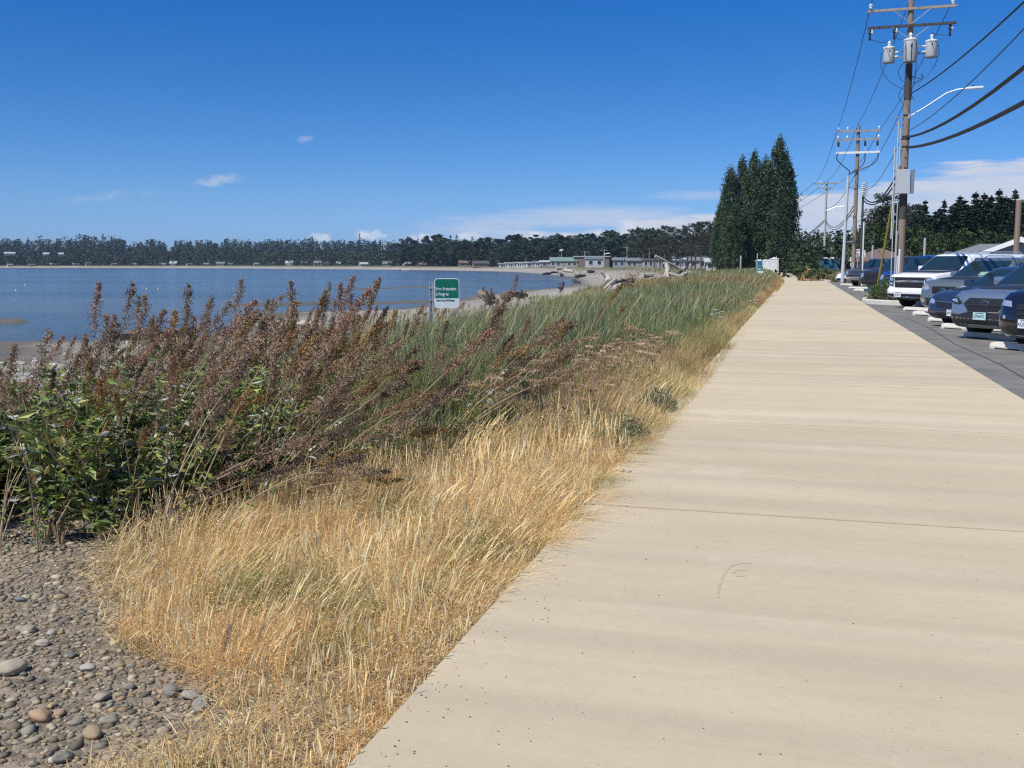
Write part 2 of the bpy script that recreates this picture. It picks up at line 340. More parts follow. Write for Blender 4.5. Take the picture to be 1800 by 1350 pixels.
def path_x(y):      # lateral shift of the path where it bends left
    return -0.00075*np.maximum(0, np.asarray(y, float)-80)**1.9
def make_path():
    m = bpy.data.materials.new('concrete'); m.use_nodes = True; t = NT(m.node_tree); b = t.n['Principled BSDF']
    tc = t.new('ShaderNodeTexCoord').outputs['Object']; a = t.new('ShaderNodeVertexColor'); a.layer_name = 'Col'
    n1 = t.noise(tc, .8, 6, .6); n2 = t.noise(tc, 9., 6, .7); n3 = t.noise(tc, 160., 3, .7); band = t.noise(t.mapping(tc, (.06, 2.4, 1)), 1.0, 4, .6)
    band2 = t.noise(t.mapping(tc, (.15, .9, 1)), 1.0, 3, .5)
    base = t.mix(t.mrange(n1, .3, .7), (.635, .53, .355, 1), (.58, .48, .32, 1))
    base = t.mix(t.math('MULTIPLY', t.mrange(band, .36, .66), .75), base, (.50, .42, .295, 1))
    base = t.mix(t.math('MULTIPLY', t.mrange(band2, .5, .75), .45), base, (.66, .59, .47, 1))
    base = t.mix(t.math('MULTIPLY', t.mrange(t.noise(tc, 2.1, 7, .75), .56, .75), .35), base, (.42, .35, .27, 1))
    sp = t.math('MULTIPLY', t.mrange(t.noise(tc, 55., 3, .8), .64, .76), t.mrange(t.noise(tc, 1.2, 3), .45, .7))
    base = t.mix(t.math('MULTIPLY', sp, .65), base, (.2, .17, .13, 1))
    base = t.mix(t.math('MULTIPLY', t.mrange(n3, .35, .7), .16), base, (.3, .27, .22, 1))
    st = t.mrange(t.noise(t.mapping(tc, (1, .7, 1), (0, 0, .5)), .55, 5, .7), .62, .74)
    base = t.mix(t.math('MULTIPLY', st, .5), base, (.46, .34, .26, 1))
    pit = t.math('MULTIPLY', t.mrange(t.voro(tc, 38.), .10, .17, 1., 0.), t.mrange(t.noise(tc, 1.7, 4, .7), .44, .62))
    base = t.mix(t.math('MULTIPLY', pit, .55), base, (.24, .19, .13, 1))
    base = t.mix(t.math('MULTIPLY', t.mrange(t.noise(tc, 14., 6, .8), .45, .68), .28), base, (.44, .36, .26, 1))
    base = t.mix(t.math('MULTIPLY', t.mrange(t.noise(tc, .9, 6, .75), .55, .68), .3), base, (.70, .62, .47, 1))
    t.inp(b.inputs['Base Color'], t.mix(1., base, a.outputs[0], 'MULTIPLY')); b.inputs['Roughness'].default_value = .9; b.inputs['Specular IOR Level'].default_value = .3
    t.inp(b.inputs['Normal'], t.bump(t.math('ADD', n3, t.math('MULTIPLY', n2, .6)), .5, .005))
    x0, x1 = -1.26, 2.46; ys = [6.205+3.66*i for i in range(-6, 70)]
    Vv = []; Q = []; Cc = []; rs = random.Random(3)
    for i in range(len(ys)-1):
        y0, y1 = ys[i]+.011, ys[i+1]-.011; tone = 1+rs.uniform(-.07, .03); nx = 8; ny = 4
        xs = [x0+(x1-x0)*k/nx for k in range(nx+1)]; b0 = len(Vv)
        for j in range(ny+1):
            yy = y0+(y1-y0)*j/ny
            for xx in xs: Vv.append((xx+float(path_x(yy)), yy, 0.0)); Cc.append((tone, tone, tone*.99))
        for j in range(ny):
            for k in range(nx): q = b0+j*(nx+1)+k; Q.append((q, q+1, q+nx+2, q+nx+1))
        # slab sides
        ring = [b0+k for k in range(nx+1)]+[b0+(j)*(nx+1)+nx for j in range(1, ny+1)]+[b0+ny*(nx+1)+k for k in range(nx-1, -1, -1)]+[b0+j*(nx+1) for j in range(ny-1, 0, -1)]
        lo = len(Vv)
        for q in ring: v = Vv[q]; Vv.append((v[0], v[1], -.12)); Cc.append((.8, .8, .8))
        for k in range(len(ring)): k2 = (k+1) % len(ring); Q.append((ring[k], lo+k, lo+k2, ring[k2]))
    me = np_mesh('path', np.array(Vv), [np.array(Q)], np.array(Cc)); o = link('path', me, m); tag(o, kind='structure')
    mb = MB()
    for yy in ys[1:-1]: px_ = float(path_x(yy)); mb.add([(x0+px_+.004, yy-.0105, -.007), (x1+px_-.004, yy-.0105, -.007), (x1+px_-.004, yy+.0105, -.007), (x0+px_+.004, yy+.0105, -.007)], [(0, 1, 2, 3)])
    o = mb.build('path_joint', mat('joint_dirt', (.13, .10, .07), .95, var=.3, scale=8)); tag(o, kind='structure')
make_path()
def scuff():
    m = mat('scuff', (.47, .39, .275), .9, var=.3, scale=30); mb = MB()
    for pts, w_ in (([(1322, 990), (1300, 990), (1283, 995), (1272, 1010), (1264, 1030), (1262, 1050)], .006), ([(1316, 1003), (1298, 1002), (1286, 1008)], .005), ([(1310, 1014), (1292, 1012)], .004)):
        P = [G(a, b, .0012) for a, b in pts]
        for a, b in zip(P[:-1], P[1:]):
            d = Vector(b)-Vector(a); s = Vector((-d.y, d.x, 0)).normalized()*w_; mb.add([Vector(a)-s, Vector(b)-s, Vector(b)+s, Vector(a)+s], [(0, 1, 2, 3)])
    o = mb.build('scuff_mark', m); tag(o, kind='structure')
scuff()

def make_asphalt():
    m = mat('asphalt', (.17, .162, .14), .9, var=.16, scale=1.6, bump=.5, bscale=180, dist=.006, spec=.3, col2=(.19, .186, .168))
    mb = MB(); ys = np.arange(-30, 96.1, 3.0)
    for y0, y1 in zip(ys[:-1], ys[1:]):
        a, b = 2.462+float(path_x(y0)), 2.462+float(path_x(y1))
        mb.add([(a, y0, -.025), (11, y0, -.03), (11, y1, -.03), (b, y1, -.025)], [(0, 1, 2, 3)])
        mb.add([(11, y0, -.03), (34, y0, -.06), (34, y1, -.06), (11, y1, -.03)], [(0, 1, 2, 3)])
    o = mb.build('car_park', m); tag(o, kind='structure')
    t = MB(); tm = mat('tar', (.055, .055, .055), .8)
    for p in ([(2.9, 13), (3.0, 17), (2.92, 21), (3.05, 26), (2.98, 31)], [(3.6, 12), (3.5, 15.5), (3.75, 18.2)]):
        for (xa, ya), (xb, yb) in zip(p[:-1], p[1:]): t.add([(xa, ya, -.0205), (xa+.022, ya, -.0205), (xb+.022, yb, -.0205), (xb, yb, -.0205)], [(0, 1, 2, 3)])
    o = t.build('tar_seam', tm); tag(o, kind='structure')
    r = MB()
    for y0, y1 in [(96, 130), (130, 260)]: r.add([(9, y0, -.05), (18, y0, -.05), (18, y1, -.05), (9, y1, -.05)], [(0, 1, 2, 3)])
    o = r.build('road', m); tag(o, kind='structure')
make_asphalt()

def make_water():
    m = bpy.data.materials.new('water'); m.use_nodes = True; t = NT(m.node_tree); b = t.n['Principled BSDF']
    tc = t.new('ShaderNodeTexCoord').outputs['Object']
    big = t.mrange(t.noise(t.mapping(tc, (.012, .03, 1), (0, 0, YAW)), 1.0, 5, .6), .35, .65)
    t.inp(b.inputs['Base Color'], t.mix(big, (.065, .085, .09, 1), (.115, .13, .13, 1)))
    b.inputs['Roughness'].default_value = .13; b.inputs['IOR'].default_value = 1.33
    v1 = t.mapping(tc, (.55, 1.5, 1), (0, 0, YAW)); h = t.math('ADD', t.noise(v1, 1.1, 5, .62), t.math('MULTIPLY', t.noise(t.mapping(tc, (.12, .35, 1), (0, 0, YAW)), 1.0, 3, .5), 1.6))
    st = t.mrange(t.noise(t.mapping(tc, (.02, .06, 1), (0, 0, YAW)), 1.0, 4, .6), .3, .7, .45, 1.0)
    t.inp(b.inputs['Normal'], t.bump(t.math('MULTIPLY', h, st), .55, .45))
    P = [Vector((x, y, SEA)) for x, y in [(-1900, -1900), (300, -1900), (300, 1250), (-1900, 1250)]]
    me = bpy.data.meshes.new('water'); me.from_pydata(P, [], [(0, 1, 2, 3)]); me.update(); o = link('water', me, m); tag(o, kind='structure')
make_water()

# ------------------------------------------------------------ vegetation
def blade_arrays(P, h, wd, lean, col, prof=None, ts=(0, .38, .74, 1.0), bend=1.8, rot=None, rng=RNG, tipcol=None):
    """ribbons: P (n,3) feet, h height, wd width, lean (n,2) sideways shift of the tip as a share of h"""
    n = len(P); L = len(ts); prof = prof if prof is not None else (1.0, .8, .5)
    a = rng.uniform(0, math.pi, n) if rot is None else rot
    wx, wy = np.cos(a), np.sin(a); V = np.zeros((n, 2*(L-1)+1, 3)); C = np.zeros((n, 2*(L-1)+1, 3))
    ln = np.hypot(lean[:, 0], lean[:, 1])
    for i, t in enumerate(ts):
        s = t**bend; zz = h*t*(1-.32*np.minimum(ln, 1.4)*t**1.3)
        cx = P[:, 0]+lean[:, 0]*h*s; cy_ = P[:, 1]+lean[:, 1]*h*s; cz = P[:, 2]+zz
        cc = col if tipcol is None else col*(1-t)+tipcol*t
        if i < L-1:
            q = wd*prof[i]*.5
            V[:, 2*i] = np.stack([cx-wx*q, cy_-wy*q, cz], 1); V[:, 2*i+1] = np.stack([cx+wx*q, cy_+wy*q, cz], 1)
            C[:, 2*i] = cc; C[:, 2*i+1] = cc
        else: V[:, -1] = np.stack([cx, cy_, cz], 1); C[:, -1] = cc
    k = V.shape[1]; base = np.arange(n)[:, None]*k
    quads = np.concatenate([base+np.array([[2*i, 2*i+1, 2*i+3, 2*i+2]]) for i in range(L-2)]) if L > 2 else np.zeros((0, 4), int)
    tris = base+np.array([[2*(L-2), 2*(L-2)+1, 2*(L-1)]])
    return V.reshape(-1, 3), quads, tris, C.reshape(-1, 3)
def merge_blades(name, parts, m, kind='stuff'):
    Vs, Qs, Ts, Cs = [], [], [], []; off = 0
    for V, q, t, c in parts: Vs.append(V); Qs.append(q+off); Ts.append(t+off); Cs.append(c); off += len(V)
    Q = np.concatenate(Qs); T = np.concatenate(Ts); pol = [a for a in (Q, T) if len(a)]
    me = np_mesh(name, np.concatenate(Vs), pol, np.concatenate(Cs)); o = link(name, me, m); tag(o, kind=kind); return o
def scatter(n, x0, x1, y0, y1, power=1.0, rng=RNG):
    """points over u = distance left of the path, denser near the camera"""
    t = rng.random(n); y = y0*(y1/y0)**(t**power) if power else y0+(y1-y0)*t
    u = rng.uniform(x0, x1, n); return -1.26-u+path_x(y), y, u
M_GRASS = mat('dry_grass', (.6, .45, .2), .75, var=0.0, attr=True, transl=.4, spec=.2)
M_GREEN = mat('dune_grass', (.2, .3, .1), .7, var=0.0, attr=True, transl=.2, spec=.15)
WIND = np.array([.93, .36])
GOLD = np.array([.90, .655, .295]); PALE = np.array([.95, .81, .49]); ORNG = np.array([.74, .47, .22]); OLIV = np.array([.30, .29, .11]); DUN = np.array([.36, .26, .15])
def pick(base, n, f):      # mix of colours by probabilities f
    c = np.zeros((n, 3)); r = RNG.random(n); k = 0.
    for col, p in f: s = (r >= k) & (r < k+p); c[s] = col; k += p
    c[r >= k] = f[0][0]
    return c*(RNG.uniform(.72, 1.2, n)[:, None])*(1+RNG.normal(0, .04, (n, 3)))

# shape of the planted strip: how far the dry grass reaches left of the path edge
def gold_w(y):
    return np.interp(y, [2, 2.6, 2.95, 3.15, 3.35, 3.6, 4.0, 4.45, 5.0, 6.0, 7.0, 8.5, 11, 15, 20, 30, 50, 120], [.68, .64, .56, .70, 1.0, 1.4, 1.8, 2.1, 2.2, 2.1, 1.75, 1.35, 1.08, .88, .75, .65, .58, .5])
def leaf_cloud(P, size, col, rng=RNG, up=.35, asp=2.4):
    n = len(P); d = rng.normal(0, 1, (n, 3)); d[:, 2] = d[:, 2]*.6+up; d /= np.linalg.norm(d, axis=1)[:, None]
    s = np.cross(d, rng.normal(0, 1, (n, 3))); s /= np.linalg.norm(s, axis=1)[:, None]; nn = np.cross(d, s)
    L = size[:, None]; Wd = L/asp
    V = np.stack([P, P+d*L*.5+s*Wd*.5+nn*L*.05, P+d*L+nn*L*-.08, P+d*L*.5-s*Wd*.5+nn*L*.05], 1)
    q = np.arange(n)[:, None]*4+np.array([[0, 1, 2, 3]]); return V.reshape(-1, 3), q, np.zeros((0, 3), int), np.repeat(col, 4, 0)
def gold_grass():
    parts = []
    # tufted dry grass, thick close to the camera
    n = 185000; x, y, u = scatter(n, -.10, 2.9, 1.9, 12, 1.0)
    g = gold_w(y)+(vnoise(x, y, .8, 21)-.5)*np.interp(y, [2, 4, 6], [.35, .5, .9])
    keep = (u < g) & (RNG.random(n) < .35+1.1*sstep(.38, .62, vnoise(x, y, .34, 22))) & (vnoise(x, y, .38, 31) > .33) & (RNG.random(n) > .6*sstep(7.2, 10, y)) & (RNG.random(n) > .65*sstep(1.5, 2.2, u)*(y < 4.9))
    bare = (np.hypot(x+1.63, (y-3.0)) < .25); keep &= ~(bare & (RNG.random(n) < .85))
    x, y, u, g = x[keep], y[keep], u[keep], g[keep]; n = len(x)
    edge = np.maximum(sstep(-.02, .35, u), .75*sstep(-.12, .02, u)*sstep(3.2, 4.2, y)*(vnoise(x, y, .3, 48) > .45))*(.55+.45*sstep(0, .5, g-u))
    cl = vnoise(x, y, .45, 23)
    h = (.10+.26*cl+.12*vnoise(x, y, 1.6, 24))*(.45+.55*edge)*RNG.uniform(.55, 1.3, n)*np.interp(y, [2.2, 3.4, 4.6, 6.5, 9], [.34, .46, .60, .78, .92])
    ang = vnoise(x, y, .22, 25)*16+vnoise(x, y, .09, 26)*7+RNG.normal(0, .6, n); sw = RNG.uniform(.1, 1.25, n)
    ang = np.where(RNG.random(n) < .5, RNG.uniform(0, 6.28, n), ang); lean = np.stack([np.cos(ang)*sw+WIND[0]*.10, np.sin(ang)*sw+WIND[1]*.05], 1)
    lean[:, 0] += (.25+.45*sstep(3.2, 4.2, y))*(1-sstep(0, .3, u))
    t = vnoise(x, y, .9, 27)
    c = pick(None, n, [(GOLD, .50), (PALE, .30), (ORNG, .12), (OLIV, .05), (DUN, .03)])
    og = sstep(.52, .72, t)[:, None]; c = c*(1-.55*og)+ORNG*1.1*.55*og
    dn = (sstep(6.8, 8.5, y)*sstep(.35, .6, vnoise(x, y, .55, 30)))[:, None]; c = c*(1-.6*dn)+np.array([.40, .27, .15])*.6*dn
    gr = ((np.hypot(x+2.42, y-4.02) < .17) | (np.hypot(x+1.75, y-3.95) < .10) | (np.hypot(x+2.3, y-5.6) < .22) | (vnoise(x, y, .42, 29) > .66))
    c[gr] = c[gr]*.2+OLIV*.8*np.array([.75, .9, .75]); br = vnoise(x, y, .6, 39) > .66; c[br] = c[br]*.7+np.array([.32, .21, .11])*.3
    z = zg(x, y); P = np.stack([x, y, z], 1)
    parts.append(blade_arrays(P, h, RNG.uniform(.0016, .0034, n)*(1+.07*np.maximum(0, y-4)), lean, c, ts=(0, .4, .75, 1.), prof=(1, .85, .55), tipcol=c*1.12))
    # seed-bearing stalks with a fluffy head
    n2 = 15000; x, y, u = scatter(n2, 0.0, 2.6, 1.9, 13); g = gold_w(y)+(vnoise(x, y, .8, 21)-.5)*np.interp(y, [2, 4, 6], [.35, .5, .9]); k = (u < g) ; x, y, u, g = x[k], y[k], u[k], g[k]; n2 = len(x)
    h = (.20+.24*vnoise(x, y, .45, 23)+.12*vnoise(x, y, 1.6, 24))*RNG.uniform(.7, 1.35, n2)*(.6+.4*sstep(0, .4, u))*np.interp(y, [2.2, 3.4, 4.6, 6.5, 9], [.36, .48, .64, .82, .96])
    ang = vnoise(x, y, .5, 25)*9; sw = RNG.uniform(.05, .5, n2); lean = np.stack([np.cos(ang)*sw+.2, np.sin(ang)*sw+.1], 1)
    c = pick(None, n2, [(PALE, .6), (GOLD, .4)])
    parts.append(blade_arrays(np.stack([x, y, zg(x, y)], 1), h, RNG.uniform(.0045, .0085, n2)*(1+.07*np.maximum(0, y-4)), lean, c, ts=(0, .45, .72, .86, 1.), prof=(.22, .2, .9, .7), bend=1.6))
    # husks and broken heads caught among the stalks
    n5 = 75000; x, y, u = scatter(n5, -.05, 2.6, 1.9, 13); g = gold_w(y)+(vnoise(x, y, .8, 21)-.5)*np.interp(y, [2, 4, 6], [.35, .5, .9]); k = (u < g) & (vnoise(x, y, .38, 31) > .3); x, y, u = x[k], y[k], u[k]; n5 = len(x)
    hh = (.10+.26*vnoise(x, y, .45, 23)+.12*vnoise(x, y, 1.6, 24))*np.interp(y, [2.2, 3.4, 4.6, 6.5, 9], [.34, .46, .60, .78, .92])*RNG.uniform(.35, 1.05, n5)*(.4+.6*sstep(0, .35, u))
    c = pick(None, n5, [(PALE, .5), (GOLD, .3), (ORNG, .12), (DUN, .08)])*1.03
    parts.append(leaf_cloud(np.stack([x, y, zg(x, y)+hh], 1), RNG.uniform(.008, .020, n5)*(1+.10*np.maximum(0, y-4)), c, up=.9, asp=3.2))
    # matted straw lying under the stalks
    n3 = 85000; x, y, u = scatter(n3, -.05, 2.9, 1.9, 14); g = gold_w(y)+(vnoise(x, y, .8, 21)-.5)*np.interp(y, [2, 4, 6], [.35, .5, .9]); k = (u < g+.1) ; x, y, u = x[k], y[k], u[k]; n3 = len(x)
    a = RNG.uniform(0, 2*math.pi, n3); lean = np.stack([np.cos(a), np.sin(a)], 1)*RNG.uniform(1.2, 3.6, n3)[:, None]
    c = pick(None, n3, [(GOLD, .4), (PALE, .25), (ORNG, .25), (DUN, .1)])*.95
    P = np.stack([x, y, zg(x, y)+RNG.uniform(0, 1, n3)**1.6*.20*np.interp(y, [2.2, 3.4, 5, 8], [.35, .6, 1, 1.2])*sstep(0, .3, u)], 1)
    parts.append(blade_arrays(P, RNG.uniform(.02, .06, n3), RNG.uniform(.0018, .004, n3)*(1+.08*np.maximum(0, y-4)), lean, c, ts=(0, .5, 1.), prof=(1, .8), bend=1.0))
    # the strip further along the path: browner, coarser, up to the bend
    n4 = 120000; x, y, u = scatter(n4, -.16, 2.1, 8.5, 150, .95); g = gold_w(y)+(vnoise(x, y, 2.2, 32)-.35)*.9; k = (u < g+.2) & (RNG.random(n4) < .3+1.1*sstep(.35, .6, vnoise(x, y, .6, 33))); x, y, u, g = x[k], y[k], u[k], g[k]; n4 = len(x)
    lod = 1+np.maximum(0, y-9)*.13
    h = (.16+.32*vnoise(x, y, .8, 34)+.22*vnoise(x, y, 3., 35))*(.4+.6*sstep(-.1, .45, u))*RNG.uniform(.6, 1.3, n4)
    sw = RNG.uniform(0, .5, n4); a = RNG.uniform(0, 6.28, n4); lean = np.stack([np.cos(a)*sw+.22, np.sin(a)*sw+.1], 1)
    t = vnoise(x, y, 2.4, 36); t2 = vnoise(x, y, 1.3, 37)
    c = pick(None, n4, [(GOLD*.82, .3), (DUN, .3), (ORNG*1.0, .2), (OLIV, .15), (PALE*.8, .05)])
    f = sstep(.5, .66, t)[:, None]; c = c*(1-.7*f)+PALE*np.array([.85, .87, .7])*.7*f
    f = sstep(.56, .7, t2)[:, None]; c = c*(1-.6*f)+OLIV*.9*.6*f
    f = (sstep(25, 45, y)*sstep(.3, .55, vnoise(x, y, 6., 38)))[:, None]; c = c*(1-.6*f)+np.array([.48, .26, .12])*.6*f
    parts.append(blade_arrays(np.stack([x, y, zg(x, y)], 1), h, .0042*lod*RNG.uniform(.7, 1.3, n4), lean, c, ts=(0, .5, 1.), prof=(1, .75)))
    merge_blades('dry_grass', parts, M_GRASS)
gold_grass()

def dune_grass():
    parts = []
    n = 330000; t = RNG.random(n); y = 6.8*(175/6.8)**(t**1.0); inner = gold_w(y)-.25
    umax = np.interp(y, [6.8, 10, 14, 20, 40, 80, 180], [2.6, 4.2, 5.6, 7.0, 10.0, 15, 22]); u = inner+(umax-inner)*RNG.random(n)**.9; x = -1.26-u+path_x(y)
    nz = vnoise(x, y, 1.5, 41); nb = vnoise(x, y, 5., 42)
    k = (RNG.random(n) < .25+1.2*sstep(.3, .55, nz)) & ~((y < 10.5) & (u > 2.2+.8*nb))
    k &= (vnoise(x, y, .55, 47) > .27); k &= (u < umax*(.80+.3*nb)); x, y, u, nz, nb, inner, umax = [a[k] for a in (x, y, u, nz, nb, inner, umax)]; n = len(x)
    lod = 1+np.maximum(0, y-8)*.065
    h = (.55+.5*vnoise(x, y, 1.1, 43)+.25*nb)*np.interp(y, [6.8, 9], [.6, 1])*RNG.uniform(.6, 1.15, n)*(.55+.45*sstep(0, .9, u-inner))*(1-.35*sstep(.75, 1, u/umax))
    ang = vnoise(x, y, .35, 44)*7+RNG.normal(0, .7, n); sw = RNG.uniform(.05, .45, n); lean = np.stack([np.cos(ang)*sw+.13, np.sin(ang)*sw+.05], 1)
    G1 = np.array([.135, .165, .07]); G2 = np.array([.235, .25, .09]); G3 = np.array([.40, .36, .18]); G4 = np.array([.075, .12, .07]); G5 = np.array([.17, .225, .165])
    c = pick(None, n, [(G1, .38), (G2, .25), (G4, .16), (G5, .12), (G3, .09)])
    f = (sstep(.42, .62, vnoise(x, y, 3.5, 45))*sstep(.35, .9, u/umax))[:, None]; c = c*(1-.55*f)+np.array([.40, .36, .16])*.55*f
    f = (sstep(24, 50, y)*sstep(.52, .66, vnoise(x, y, 7., 46)))[:, None]; c = c*(1-.6*f)+np.array([.33, .22, .10])*.6*f
    z = zg(x, y)
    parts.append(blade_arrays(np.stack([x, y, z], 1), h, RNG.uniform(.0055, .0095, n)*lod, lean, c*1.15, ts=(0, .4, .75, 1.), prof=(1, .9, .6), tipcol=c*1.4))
    # pale seed spikes standing over the leaves
    n2 = 2600; t = RNG.random(n2); y = 9.*(150/9.)**t; inner = gold_w(y)+.2; umax = np.interp(y, [6.8, 10, 14, 20, 40, 80, 180], [2.6, 4.2, 5.6, 7.0, 10.0, 15, 22]); u = inner+(umax-inner)*RNG.random(n2); x = -1.26-u+path_x(y)
    h = (.75+.55*vnoise(x, y, 1.1, 43))*RNG.uniform(.8, 1.25, n2); lean = np.stack([RNG.uniform(.1, .5, n2), RNG.uniform(-.1, .3, n2)], 1)
    c = pick(None, n2, [(np.array([.52, .44, .27]), .6), (np.array([.36, .28, .16]), .4)])
    parts.append(blade_arrays(np.stack([x, y, zg(x, y)], 1), h, .007*(1+np.maximum(0, y-9)*.06)*RNG.uniform(.6, 1.2, n2), lean, c, ts=(0, .5, .8, .92, 1.), prof=(.25, .22, 1, .8)))
    merge_blades('dune_grass', parts, M_GREEN)
    # thin yellowing grass on the back of the beach and on the far flats
    n = 42000; a = RNG.uniform(-.72, .02, n); r = 26*(420/26.)**(RNG.random(n)**.8); az_ = a-.05; x = r*np.sin(az_); y = r*np.cos(az_); sd = sdist(x, y); u = -1.26-x
    k = (sd > 6) & (u > 6) & (sd < 70) & (vnoise(x, y, 12, 51)+.25*sstep(10, 30, sd) > .52) & (RNG.random(n) < .9); x, y, sd, r = x[k], y[k], sd[k], r[k]; n = len(x)
    c = pick(None, n, [(np.array([.36, .33, .17]), .4), (np.array([.22, .25, .11]), .35), (np.array([.45, .38, .23]), .25)])
    h = RNG.uniform(.25, .6, n)*(.6+.5*vnoise(x, y, 4, 52)); lean = np.stack([RNG.uniform(0, .6, n), RNG.uniform(-.2, .3, n)], 1)
    merge_blades('beach_grass', [blade_arrays(np.stack([x, y, zg(x, y)-.02], 1), h, .0011*r*RNG.uniform(.6, 1.4, n), lean, c, ts=(0, .5, 1.), prof=(1, .7))], M_GREEN)
dune_grass()

# low weedy growth along the gravel: small leaves and stems in dull green and brown
def weeds():
    n = 60000; x, y, u = scatter(n, .2, 9, 3.6, 34); nz = vnoise(x, y, .9, 61)
    low = (u > gold_w(y)-.2) & (u < 3.9+.5*vnoise(x, y, 2, 62)) & (nz > .38) & (y > 4.6+.35*(3.5-u)*0)
    beach = (u > 5.5) & (vnoise(x, y, 1.6, 63) > .60)
    k = low | beach; x, y, u = x[k], y[k], u[k]; n = len(x)
    hh = np.where(u > 4.5, .10, .30)*RNG.random(n)**1.3
    c = pick(None, n, [(np.array([.12, .15, .06]), .4), (np.array([.2, .21, .1]), .25), (np.array([.3, .22, .12]), .2), (np.array([.17, .22, .16]), .15)])
    merge_blades('ground_cover', [leaf_cloud(np.stack([x, y, zg(x, y)+hh], 1), RNG.uniform(.015, .045, n)*(1+.06*np.maximum(0, y-5)), c)], M_GREEN)
weeds()
def beach_plants():
    parts = []; n = 60000; u = 3.8+24*RNG.random(n)**1.2; y = 5*(60/5)**RNG.random(n); x = -1.26-u; sd = sdist(x, y); d = np.hypot(x, y)
    k = (sd > 3) & (d < 60) & (vnoise(x, y, 1.3, 64)+.12*sstep(30, 8, sd) > .50) & (RNG.random(n) < .8); x, y, d = x[k], y[k], d[k]; n = len(x)
    c = pick(None, n, [(np.array([.46, .40, .27]), .35), (np.array([.24, .27, .15]), .30), (np.array([.34, .22, .14]), .15), (np.array([.62, .58, .48]), .2)])
    a = RNG.uniform(0, 6.28, n); sw = RNG.uniform(.1, 1.6, n); parts.append(blade_arrays(np.stack([x, y, zg(x, y)-.01], 1), RNG.uniform(.08, .34, n), .0010*d*RNG.uniform(.6, 1.5, n), np.stack([np.cos(a)*sw+.2, np.sin(a)*sw], 1), c, ts=(0, .5, 1.), prof=(1, .8)))
    n = 5200; u = RNG.uniform(.5, 4.0, n); y = RNG.uniform(2.2, 5.4, n); x = -1.26-u; k = vnoise(x, y, .5, 65) > .42; x, y = x[k], y[k]; n = len(x); a = RNG.uniform(0, 6.28, n); L = RNG.uniform(2., 6, n)[:, None]
    parts.append(blade_arrays(np.stack([x, y, zg(x, y)+.012], 1), RNG.uniform(.008, .022, n), RNG.uniform(.0015, .003, n), np.stack([np.cos(a), np.sin(a)], 1)*L, pick(None, n, [(GOLD, .5), (DUN, .3), (PALE, .2)])*.85, ts=(0, .5, 1.), prof=(1, .9), bend=1.0))
    merge_blades('beach_straw', parts, M_GREEN)
beach_plants()

M_STEM = mat('dry_stem', (.42, .31, .20), .8, var=.3, scale=12, spec=.2)
M_LEAF = mat('leaf', (.1, .16, .05), .5, var=0., attr=True, transl=.3, spec=.4)
M_HEAD = mat('seed_head', (.2, .13, .09), .9, var=0., attr=True, transl=.12, spec=.1)

def plume_mesh(seed, L, col, spread=.16, dense=1.0):
    """a narrow panicle built of many rising branchlets carrying chaff"""
    r = np.random.default_rng(seed); Vs = []
    nb = int(58*dense); t = np.sort(r.random(nb))**.85; P0 = []; Dd = []; LL = []
    for ti in t:
        a = r.uniform(0, 6.28); e = r.uniform(.20, .55); ln = L*(.30*(1-ti)**.6+.06)*r.uniform(.6, 1.2)
        P0.append((0, 0, ti*L)); Dd.append((math.cos(a)*math.sin(e)*spread/.16, math.sin(a)*math.sin(e)*spread/.16, math.cos(e))); LL.append(ln)
    P0 = np.array(P0); Dd = np.array(Dd); Dd /= np.linalg.norm(Dd, axis=1)[:, None]; LL = np.array(LL)
    k = 17; i = np.repeat(np.arange(nb), k); s = r.random(nb*k)**.8; P = P0[i]+Dd[i]*(LL[i]*s)[:, None]+r.normal(0, .007, (nb*k, 3))
    c = np.array(col)*np.array([.92, .86, .74])*r.uniform(.5, 1.5, (len(P), 1))*(1+r.normal(0, .06, (len(P), 3)))
    d = Dd[i]*.8+r.normal(0, .45, (len(P), 3)); d /= np.linalg.norm(d, axis=1)[:, None]; sd = np.cross(d, r.normal(0, 1, (len(P), 3))); sd /= np.linalg.norm(sd, axis=1)[:, None]
    ln = r.uniform(.007, .018, len(P))[:, None]; wd = ln*r.uniform(.22, .42, len(P))[:, None]
    V = np.stack([P-d*ln*.4, P+sd*wd, P+d*ln*.6, P-sd*wd], 1).reshape(-1, 3); q = np.arange(len(P))[:, None]*4+np.array([[0, 1, 2, 3]])
    return np_mesh('seed_head', V, [q], np.repeat(np.clip(c, 0, 1), 4, 0))
def bent(L, bend, n=7):      # centre line of a stem bending along +x
    return [Vector((bend*L*(i/n)**2*.9, 0, L*(i/n)*(1-.25*bend*(i/n)))) for i in range(n+1)]
